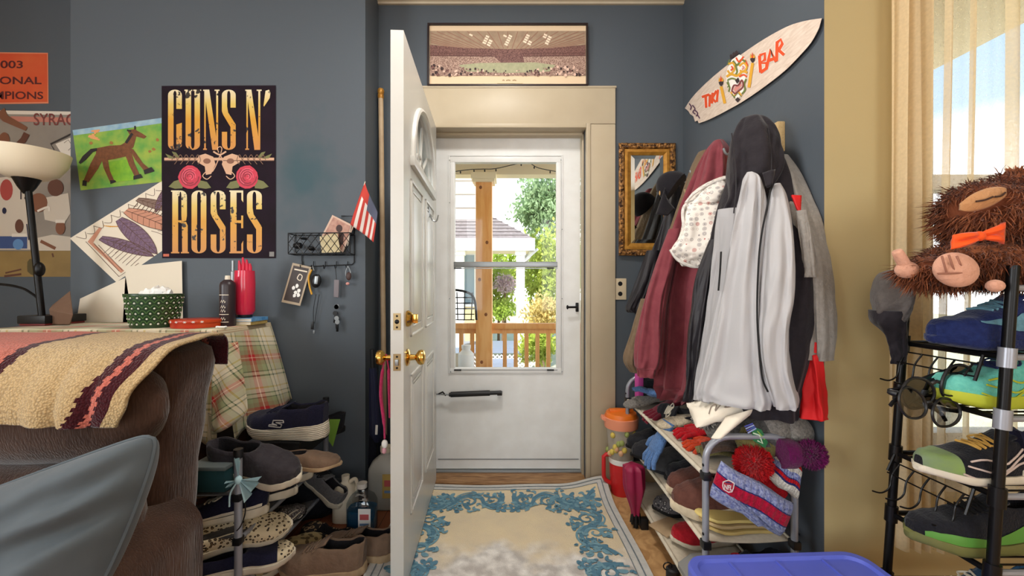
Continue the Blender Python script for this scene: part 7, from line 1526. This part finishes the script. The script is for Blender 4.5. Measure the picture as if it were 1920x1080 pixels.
# rebuild of its knit with bands that run along the hat
for ch in [o for o in bpy.data.objects if o.parent == t]: bpy.data.objects.remove(ch)
def hatsheet(quad, Y0, depth, bands, seed, nu=44, nv=30):
    """flattened beanie: a puffed quilt between four picture corners; bands by v"""
    g = G(); q = [W(x, y, Y0) for x, y in quad]
    def f(s):
        def ff(u, v):
            p = q[0].lerp(q[1], u).lerp(q[3].lerp(q[2], u), v); h = (1 - (2 * u - 1) ** 4) ** .5 * (1 - (2 * v - 1) ** 4) ** .5
            return p + V((0, -s * depth * h + (.006 * noise.noise(V((u * 5, v * 4, seed))) + .0022 * sin(u * 70)) * h * s, .004 * sin(u * 9 + seed)))
        return ff
    def mf(i, j):
        v = (j + .5) / nv
        for k, m in bands:
            if v <= k: return m
    g.surf(f(1), nu, nv, marl, mf); g.surf(f(-1), nu, nv, marl, mf); return g
hatsheet([(1352, 864), (1488, 942), (1462, 1004), (1330, 930)], 1.265, .038, [(.30, marl), (.34, knavy), (.62, kn('band_red', (186, 18, 56))), (.66, knavy), (1, marl)], 3).build('knit_body', t, smooth=80)
hatsheet([(1338, 915), (1440, 965), (1474, 1000), (1420, 985)], 1.238, .012, [(1, marl)], 5, 30, 12).build('cuff', t, smooth=80)
g = G(); A = Art(g, lambda x, y, l=0: W(x, y, 1.222 - .0012 * l)); sh = [(1355, 903), (1360, 901), (1366, 899), (1372, 902), (1378, 906), (1376, 916), (1373, 923), (1366, 924), (1356, 918), (1354, 911)]
A.poly(sh, mat('badge_white', (222, 214, 212), .6), 0); A.poly([(1366 + (x - 1366) * .82, 912 + (y - 912) * .82) for x, y in sh], mat('badge_red', (170, 40, 60), .6), 1); A.text('NFL', [(1358, 908), (1374, 911), (1372, 920), (1358, 917)], mat('badge_white', (222, 214, 212), .6), 2, .03); A.line([(1360, 904), (1372, 906)], 2, knavy, 2)
g.build('badge', t, smooth=0)
hatsheet([(1462, 842), (1500, 868), (1492, 936), (1440, 898)], 1.30, .03, [(.2, kred), (.36, kwhite), (.44, marl), (.52, marl), (.56, knavy), (.66, kred), (.72, knavy), (1, kwhite)], 8).build('knit_body', t2 := thing('striped_beanie', 'white, red and blue striped beanie behind the scarlet pompom', 'hat', W(1480, 900, 1.3), GT), smooth=80)

# ------------------------------------------------------------------ pitcher, red jug and umbrella in the corner
c = on(1157, 2.22, 0); redp = mat('red_plastic', (206, 40, 42), .35); frost = mat('hazy_pitcher_plastic', (206, 196, 182), .2, trans=.35); orng = mat('orange_plastic', (238, 122, 40), .35); peach = mat('peach_plastic', (236, 150, 116), .35)
t = thing('red_jug', 'red plastic jug with a big side handle on the floor under the pitcher', 'jug', c); G().lathe([(0, 0), (.052, 0), (.056, .01), (.064, .17), (.064, .19), (.058, .19), (.056, .17), (0, .165)], c + V((.022, 0, 0)), redp, 28).build('jug_body', t)
G().tube([c + V(q) for q in ((-.025, 0, .21), (-.06, 0, .21), (-.073, 0, .20), (-.073, 0, .09), (-.062, 0, .07), (-.02, 0, .045))], .0115, redp, 10).build('handle', t)
G().lathe([(.0642, .17), (.066, .172), (.066, .195), (.0642, .197)], c + V((.022, 0, 0)), white, 28).build('white_band', t)
z0 = .192; t = thing('pitcher', 'hazy fruit-printed pitcher with an orange lid standing on the red jug', 'pitcher', c + V((.022, 0, z0)))
p0 = c + V((.022, 0, z0)); G().lathe([(0, 0), (.062, 0), (.066, .01), (.084, .215), (.078, .215), (.062, .02), (0, .015)], p0, frost, 32).build('pitcher_body', t)
G().lathe([(.0845, .17), (.090, .172), (.094, .225), (.088, .228), (.0845, .222)], p0, peach, 32).build('collar', t); g = G(); g.lathe([(0, .215), (.086, .215), (.088, .232), (.08, .25), (.03, .256), (.0, .256)], p0, orng, 32); g.box(p0 + V((0, 0, .258)), (.13, .03, .022), orng, None, .006); g.box(p0 + V((-.093, 0, .218)), (.03, .05, .02), peach, (0, .4, 0), .005); g.build('lid', t)
g = G(); rq = random.Random(2)
for k in range(16):
    a = rq.uniform(-1.9, .9); z = rq.uniform(.03, .155); r_ = lerp(.066, .084, z / .215) + .001; g.ball(p0 + V((r_ * sin(a), -r_ * cos(a), z)), (.014, .014, .016), [mat('print_lemon', (214, 190, 90), .5), mat('print_leaf', (150, 160, 90), .5), mat('print_peach', (220, 170, 130), .5)][k % 3], None, 10, 8)
g.build('fruit_print', t)
c = on(1192, 1.90, 0); t = thing('umbrella', 'folded maroon umbrella standing upright against the left side of the right rack', 'umbrella', c); um = mat('maroon_nylon', (150, 30, 70), .45)
g = G(); rr = []
for i in range(21):
    k = i / 20; r_ = lerp(.018, .045, ss(0, .6, k)) * (1 if k < .97 else .6); rr.append([c + V((r_ * (1 + .2 * sin(5 * 2 * pi * j / 40 + k * 2)) * cos(2 * pi * j / 40) - .012 * k, r_ * (1 + .2 * sin(5 * 2 * pi * j / 40)) * sin(2 * pi * j / 40), lerp(.06, .295, k))) for j in range(40)])
g.loft(rr, um); g.build('canopy', t, smooth=60)
g = G()
for j in range(7): a = j * .9; g.tube([c + V((.016 * cos(a), .016 * sin(a), .065)), c + V((.022 * cos(a), .022 * sin(a), .02))], .006, black_plastic, 6)
g.tube([c, c + V((0, 0, .07))], .012, black_plastic, 10); g.build('rib_tips', t)
G().box(c + V((.035, -.01, .025)), (.035, .03, .05), black_plastic, None, .004).build('handle', t)

# ------------------------------------------------------------------ blue storage tote in the foreground
t = thing('storage_tote', 'blue plastic storage tote with a ribbed lid at the bottom edge of the photo', 'tote', (.73, .9, 0)); bl_p = mat('blue_plastic', (84, 96, 188), .38, bump=(60, .03)); rz = R(-2.5)
def totering(w, d, z, r): return [V((.725, .92, 0)) + Matrix.Rotation(-rz, 3, 'Z') @ p for p in rrect(-w / 2, w / 2, -d / 2, d / 2, z, r, 6)]
G().loft([totering(.42, .34, 0, .04), totering(.46, .375, .36, .05)], bl_p).build('bin_body', t)
g = G(); g.loft([totering(.48, .39, .355, .05), totering(.505, .415, .357, .055), totering(.505, .415, .378, .055), totering(.495, .405, .386, .05), totering(.465, .375, .386, .045), totering(.455, .365, .378, .04), totering(.01, .01, .378, .002)], bl_p)
for x in (-.13, .0, .13): q = Matrix.Rotation(-rz, 3, 'Z') @ V((x, 0, 0)); g.box((.725 + q.x, .92 + q.y, .379), (.008, .36, .006), bl_p, (0, 0, -rz), .002)
g.build('lid', t, smooth=30)

# ------------------------------------------------------------------ black tiered rack by the window
LEAN = .07
def lean(x, z): return x + LEAN * (z - .7)
KX0, KX1, KY0_, KY1_ = 1.085, 1.68, .905, 1.145
t = thing('tiered_rack', 'tall black metal tiered rack full of shoes in front of the curtained window', 'shoe rack', (1.38, 1.03, 0)); TI = [.30, .485, .655, .828, .965, 1.12]
for x in (KX0, KX1):
    for y in (KY0_, KY1_):
        z1 = 1.17 if y == KY0_ else 1.15
        pl = G().tube([(lean(x, 0), y, 0), (lean(x, z1), y, z1)], .0105, black_metal, 12).build('post', t)
        for z in TI[:-1]: G().tube([(lean(x, z - .022), y, z - .022), (lean(x, z + .022), y, z + .022)], .015, chrome if (y == KY0_ and z > .7) else black_metal, 12).build('joint', pl)
for z in TI:
    g = G()
    for x in (KX0, KX1): g.tube([(lean(x, z), KY0_, z), (lean(x, z), KY1_, z)], .007, black_metal, 8)
    for y in (KY0_, KY1_): g.tube([(lean(KX0, z), y, z), (lean(KX1, z), y, z)], .007, black_metal if y > 1 else chrome, 8)
    for k in range(1, 9): y = lerp(KY0_, KY1_, k / 9); g.tube([(lean(KX0, z), y, z), (lean(KX1, z), y, z)], .0025, black_metal, 6)
    g.build('shelf', t)
for z in (TI[4], TI[2]):      # wire hook baskets on the side
    x = lean(KX0, z) - .012; g = G(); q = lambda y, dz: V((x - .02 * (dz < -.03), y, z + dz))
    ya, yb = KY0_ + .035, KY1_ - .01
    g.tube([q(ya, 0), q(ya, -.06)], .0035, black_metal, 6); g.tube([q(yb, 0), q(yb, -.045)], .0035, black_metal, 6)
    for dz in (-.022, -.05): g.tube([q(ya, dz), q(yb, dz)], .002, black_metal, 6)
    hk = g.build('hook_basket', t)
    for k in range(5): y = lerp(yb - .015, ya + .02, k / 4); G().tube(cr([q(y, -.022), q(y, -.05), V((x - .028, y, z - .085)), V((x - .05, y, z - .10)), V((x - .075, y, z - .095))], 4), .0022, black_metal, 6).build('hook', hk)
GS = 'shoes on the black tiered rack'
def rk(px, Y, ti): z = TI[ti] + .008; return V((W(px, 0, Y).x, Y, z))
navy_r, teal_r, lime_r, aqua = fabric('navy_runner', (24, 32, 74), (34, 46, 92), 90), fabric('teal_accent', (104, 150, 168), None, 60), mat('lime_sole', (176, 184, 52), .5), fabric('aqua_mesh', (86, 168, 156), (110, 190, 172), 90)
for o_ in (0,):
    shoe('sneaker', 'navy running shoe with a teal curved mark under the plush toy', GS, rk(1870, .985, 4), 180, L=.31, Wd=.10, H=.095, sole=.026, up=navy_r, so=navy_r, accent=(teal_r, 'swoosh'), lace=teal_r, lin_=teal_r)
    shoe('sneaker', 'turquoise running shoe with a lime sole on the shelf below the navy one', GS, rk(1880, .985, 3), 180, L=.32, Wd=.10, H=.085, sole=.034, up=aqua, so=lime_r, accent=(lime_r, 'curves'), lace=navy_r)
    shoe('sneaker', 'black running shoe with pale piping and green toe on the third shelf down', GS, rk(1850, .975, 2), 178, L=.31, Wd=.10, H=.08, sole=.024, up=black_s, so=sole_cream, accent=(mat('pale_piping', (200, 180, 170), .5), 'curves'), lace=mat('amber_lace', (206, 160, 80), .6), toe=fabric('green_grey_toe', (104, 112, 112), (126, 150, 78), 12))
    shoe('sneaker', 'second black shoe with a cream sole, its heel at the right edge of the photo', GS, V((1.33, .96, TI[2] + .008)), 4, L=.30, Wd=.10, H=.085, sole=.03, up=navy_s, so=sole_cream, accent=(white, 'mark'), lace=black).location.x += .0
    shoe('sneaker', 'black trail shoe with a wavy green sole on the fourth shelf down', GS, rk(1836, .985, 1), 178, L=.32, Wd=.10, H=.085, sole=.030, up=black_s, so=mat('olive_tread', (104, 104, 56), .6), accent=(mat('bright_green', (84, 138, 56), .5), 'wave'), lace=black)
    shoe('sneaker', 'dark blue shoe with a pale toe line on the lowest visible shelf', GS, rk(1830, .985, 0), 178, L=.32, Wd=.10, H=.09, sole=.028, up=fabric('petrol_mesh', (30, 58, 84), (40, 76, 104), 90), so=navy_r, accent=(teal_r, 'curves'), lace=sole_cream)
# cap on the rear post
t = thing('winter_hat', 'grey and black cap hung over the rack\'s rear post against the beige wall', 'cap', W(1672, 600, 1.16)); g = G(); cg = fabric('grey_cap_felt', (92, 86, 82), (80, 74, 72), 60)
garment([(507, 1662, 1.17, 1690, 1.15, .03), (516, 1644, 1.18, 1706, 1.14, .06), (550, 1632, 1.18, 1712, 1.13, .075), (580, 1636, 1.18, 1709, 1.13, .075), (604, 1644, 1.18, 1702, 1.13, .06)], cg, 4, .008, 61).build('crown', t, smooth=70)
garment([(582, 1631, 1.16, 1700, 1.125, .05), (604, 1634, 1.165, 1698, 1.125, .05), (630, 1660, 1.16, 1702, 1.125, .04), (660, 1668, 1.155, 1702, 1.125, .03), (682, 1676, 1.15, 1694, 1.13, .016)], blk_soft, 4, .008, 63).build('ear_flap', t, smooth=70)
# sunglasses on the hooks
def sunglasses(label, c, rot, lensm, s=1.0):
    t = thing('sunglasses', label, 'sunglasses', c, 'sunglasses on the rack\'s hooks'); M_ = Matrix.Translation(c) @ Euler(tuple(R(a) for a in rot)).to_matrix().to_4x4() @ Matrix.Scale(s, 4)
    for sx_ in (-1, 1):
        g = G(); g.M = M_; ring = [V((.033 * sx_ + .027 * cos(2 * pi * j / 28), -.004 * abs(cos(2 * pi * j / 28)), .024 * sin(2 * pi * j / 28) - .004 * cos(2 * pi * j / 28) * sx_ * -1)) for j in range(28)]; g.tube(ring, .0022, black_plastic, 6, True); rm = g.build('rim', t)
        g = G(); g.M = M_; g.add(ring + [V((.033 * sx_, -.006, 0))], [(j, (j + 1) % 28, 28) for j in range(28)], lensm); g.build('lens', t, smooth=60)
        g = G(); g.M = M_; g.tube(cr([(.060 * sx_, 0, .008), (.064 * sx_, .010, .009), (.05 * sx_, .014 + .004 * sx_, .007), (-.03 * sx_, .014 + .004 * sx_, .002), (-.05 * sx_, .012 + .004 * sx_, -.012)], 4), .0026, black_plastic, 6, flat=1.4); g.build('temple', t)
    g = G(); g.M = M_; g.tube(cr([(-.008, 0, .006), (0, -.003, .010), (.008, 0, .006)], 4), .0028, black_plastic, 6); g.build('bridge', t)
lens_d, lens_c = glass('dark_lens', (34, 36, 34), .16), glass('pale_lens', (150, 146, 150), .14)
sunglasses('dark sunglasses hanging uppermost on the rack\'s side hooks', W(1752, 726, .975), (6, -14, 6), lens_d, 1.62)
sunglasses('pale-lensed sunglasses hanging below the dark ones', W(1738, 764, .955), (-6, 16, 6), lens_c, 1.4)

# ------------------------------------------------------------------ shaggy plush toy
t = thing('plush_toy', 'shaggy brown plush toy with an orange bow tie lying on top of the black rack', 'plush toy', (1.2, 1.02, TI[5])); fur_c = [fabric('brown_fur', (120, 66, 42), (100, 52, 32), 30), fabric('brown_fur_light', (156, 94, 60), (134, 76, 48), 30), fabric('brown_fur_dark', (100, 54, 36), None, 30)]; skin = fabric('pink_felt', (212, 160, 136), (198, 146, 122), 60)
blobs = [(W(1872, 408, 1.0), (.125, .09, .082), (0, .3, 0)), (W(1880, 488, 1.0), (.18, .095, .055), (0, 0, 0)), (W(1760, 508, .98), (.08, .05, .034), (0, .05, 0)), (W(1940, 420, 1.02), (.10, .10, .12), (0, 0, 0)), (W(1892, 352, 1.0), (.04, .04, .03), (0, .3, 0))]
g = G()
for k, (c, r_, ro) in enumerate(blobs): g.ball(c, r_, fur_c[k % 2], ro, 24, 16, .12, k)
g.tube([W(1735, 500, .97), W(1780, 505, .98), W(1830, 500, .99)], [.022, .027, .035], fur_c[0], 12); g.build('body', t, smooth=80)
g = G(); rq = random.Random(9)
for k, (c, r_, ro) in enumerate(blobs):
    Q = Euler(ro).to_matrix(); nn = int(16000 * (r_[0] * r_[2]) / .01 * .35)
    for i in range(min(nn, 6500)):
        d = V((rq.gauss(0, 1), rq.gauss(0, 1), rq.gauss(0, 1))).normalized(); p = c + Q @ V((d.x * r_[0], d.y * r_[1], d.z * r_[2])); nrm_ = (Q @ V((d.x / r_[0], d.y / r_[1], d.z / r_[2]))).normalized()
        if k == 0 and W(1800, 345, .9).x < p.x < W(1900, 345, .92).x and p.y < c.y and abs((p.z - W(0, 378, .93).z) - (p.x - W(1843, 0, .93).x) * .28) < .020: continue
        fl_ = (V((-.5, -.2, -.55)) + V((rq.uniform(-.5, .5), rq.uniform(-.5, .5), rq.uniform(-.5, .5)))); L_ = rq.uniform(.028, .05); e = p + (nrm_ * .22 + fl_ * .75).normalized() * L_; s = nrm_.cross(e - p).normalized() * .0011; md = p.lerp(e, .55) + nrm_ * .004
        m_ = fur_c[rq.choice((0, 0, 1, 1, 2))]; g.add([p - s, p + s, md + s * .8, md - s * .8, e], [(0, 1, 2, 3), (3, 2, 4)], m_)
for i in range(60): a = W(1905, 345, .98); d = V((rq.uniform(-.4, .5), rq.uniform(-.3, .3), 1)); g.add([a + V((rq.uniform(-.04, .04), rq.uniform(-.02, .02), 0)) + q_ for q_ in (V((-.002, 0, 0)), V((.002, 0, 0)))] + [a + d * rq.uniform(.025, .05)], [(0, 1, 2)], fur_c[1])
g.build('fur', t, smooth=0)
g = G(); fc = fabric('tan_felt_face', (190, 140, 96), (178, 128, 86), 60)
def facef(u, v): p = W(lerp(1800, 1884, u), lerp(388, 360, u) + (v - .5) * 34 * (sin(pi * (u * .92 + .04)) ** .5), .905); return p + V((0, -.012 * sin(pi * u) * sin(pi * v) , 0))
g.surf(facef, 18, 10, fc); g.build('face', t, solid=.006)
g = G(); g.tube(cr([facef(.2, .42) + V((0, -.007, 0)), facef(.35, .50) + V((0, -.008, 0)), facef(.5, .46) + V((0, -.008, 0))], 5), .0022, mat('stitched_mouth', (60, 34, 24), .7), 5); g.tube(cr([facef(.55, .5) + V((0, -.008, 0)), facef(.7, .58) + V((0, -.008, 0)), facef(.86, .48) + V((0, -.007, 0))], 5), .0022, mat('stitched_mouth', (60, 34, 24), .7), 5); g.build('stitching', t)
bw = fabric('orange_satin', (238, 92, 36), (222, 78, 28), 10, .5, .1); kc = W(1836, 443, .885)
for pts in (((1786, 441), (1783, 468), (1834, 446), (1832, 438)), ((1881, 417), (1878, 458), (1840, 448), (1838, 437))):
    g = G(); P = [W(x, y, .89) for x, y in pts]; g.surf(lambda u, v: P[0].lerp(P[3], u).lerp(P[1].lerp(P[2], u), v) + V((0, -.014 * sin(pi * u) * (0.6 + .4 * sin(v * 9)), 0)), 12, 10, bw); g.build('bow_loop', t, solid=.008)
G().ball(kc, (.012, .010, .011), bw, None, 12, 8).build('bow_knot', t)
g = G(); fc_ = W(1792, 506, .90); Q = Euler((R(80), 0, R(0))).to_matrix(); g.ball(fc_, (.048, .022, .038), skin, (0, .25, 0), 24, 16); ft = g.build('foot', t, smooth=80)
for a, b_ in (((1766, 480), (1775, 512)), ((1779, 478), (1790, 510)), ((1794, 480), (1806, 508)), ((1758, 513), (1824, 511))): G().tube([W(*a, .884), W((a[0] + b_[0]) / 2, (a[1] + b_[1]) / 2, .879), W(*b_, .884)], .002, mat('toe_crease', (150, 100, 82), .8), 6).build('toe_crease', ft)
g = G(); g.ball(W(1700, 506, .965), (.024, .020, .020), skin, None, 16, 10); g.tube(cr([W(1702, 506, .965), W(1690, 486, .962), W(1681, 470, .96)], 4), [.016, .014, .013, .0125, .0125, .012, .0115, .011, .009], skin, 10); g.build('hand', t, smooth=80)
G().ball(W(1866, 536, .90), (.018, .014, .014), skin, None, 12, 8).build('hand', t, smooth=80)

# ------------------------------------------------------------------ curtains
def curtain_mat(name, c, trn):
    m = bpy.data.materials.new(name); m.use_nodes = True; N = m.node_tree.nodes; L = m.node_tree.links; N.remove(N['Principled BSDF']); out = N['Material Output']
    d = N.new('ShaderNodeBsdfDiffuse'); d.inputs[0].default_value = (*lin(c), 1); tl = N.new('ShaderNodeBsdfTranslucent'); tl.inputs[0].default_value = (*lin(c), 1); tp = N.new('ShaderNodeBsdfTransparent')
    m1 = N.new('ShaderNodeMixShader'); m1.inputs[0].default_value = .5; m2 = N.new('ShaderNodeMixShader'); t_ = N.new('ShaderNodeTexCoord'); n = N.new('ShaderNodeTexNoise'); n.inputs['Scale'].default_value = 120; n.inputs['Detail'].default_value = 2
    mr = N.new('ShaderNodeMapRange'); mr.inputs['To Min'].default_value = trn - .12; mr.inputs['To Max'].default_value = trn + .12
    L.new(t_.outputs['Object'], n.inputs['Vector']); L.new(n.outputs['Fac'], mr.inputs['Value']); L.new(mr.outputs[0], m2.inputs[0]); L.new(d.outputs[0], m1.inputs[1]); L.new(tl.outputs[0], m1.inputs[2]); L.new(m1.outputs[0], m2.inputs[1]); L.new(tp.outputs[0], m2.inputs[2]); L.new(m2.outputs[0], out.inputs[0]); return m
sheer, dense = curtain_mat('sheer_cream_voile', (238, 226, 200), .72), curtain_mat('dense_cream_voile', (238, 220, 184), .16)
t = thing('curtain', 'sheer cream curtain gathered at the left and spread across the window', 'curtain', (1.6, 1.24, .33))
def cx_(u): return lerp(W(1672, 0, 1.235).x, W(1742, 0, 1.235).x, u)
g = G(); g.surf(lambda u, v: V((cx_(u) + .004 * sin(v * 5 + u * 9), 1.228 + .020 * sin(u * 21) + .004 * sin(u * 50 + v * 3), lerp(2.55, .33, v))), 90, 24, dense); g.build('gathered_panel', t, smooth=80)
folds = [W(1768, 0, 1.235).x, W(1812, 0, 1.235).x, W(1882, 0, 1.235).x, 1.62, 1.74, 1.9, 2.05, 2.2]; fw = [.022, .012, .045, .02, .03, .02, .03, .02]
def sheer_pt(u, v):
    x = lerp(W(1738, 0, 1.235).x, 2.3, u); y = 1.232 + .010 * sin(x * 38 + .6 * sin(v * 3)) + .005 * sin(x * 91 + 1); return V((x + .012 * sin(v * 2.5 + x * 5) * v, y, lerp(2.55, .33, v)))
g = G(); g.surf(sheer_pt, 260, 20, sheer); g.build('sheer_panel', t, smooth=80)
for f_, w_ in zip(folds, fw):      # doubled-over pleats that read darker against the light
    g = G(); g.surf(lambda u, v: V((f_ - .028 * v * (f_ < 1.4) + w_ * (u - .5) + .004 * sin(v * 6), 1.216 - .012 * sin(pi * u), lerp(2.55, .33, v))), 8, 16, dense); g.build('pleat', t, smooth=80)
G().tube([(1.12, 1.23, 2.56), (2.35, 1.23, 2.56)], .009, brass, 10).build('rod', t)
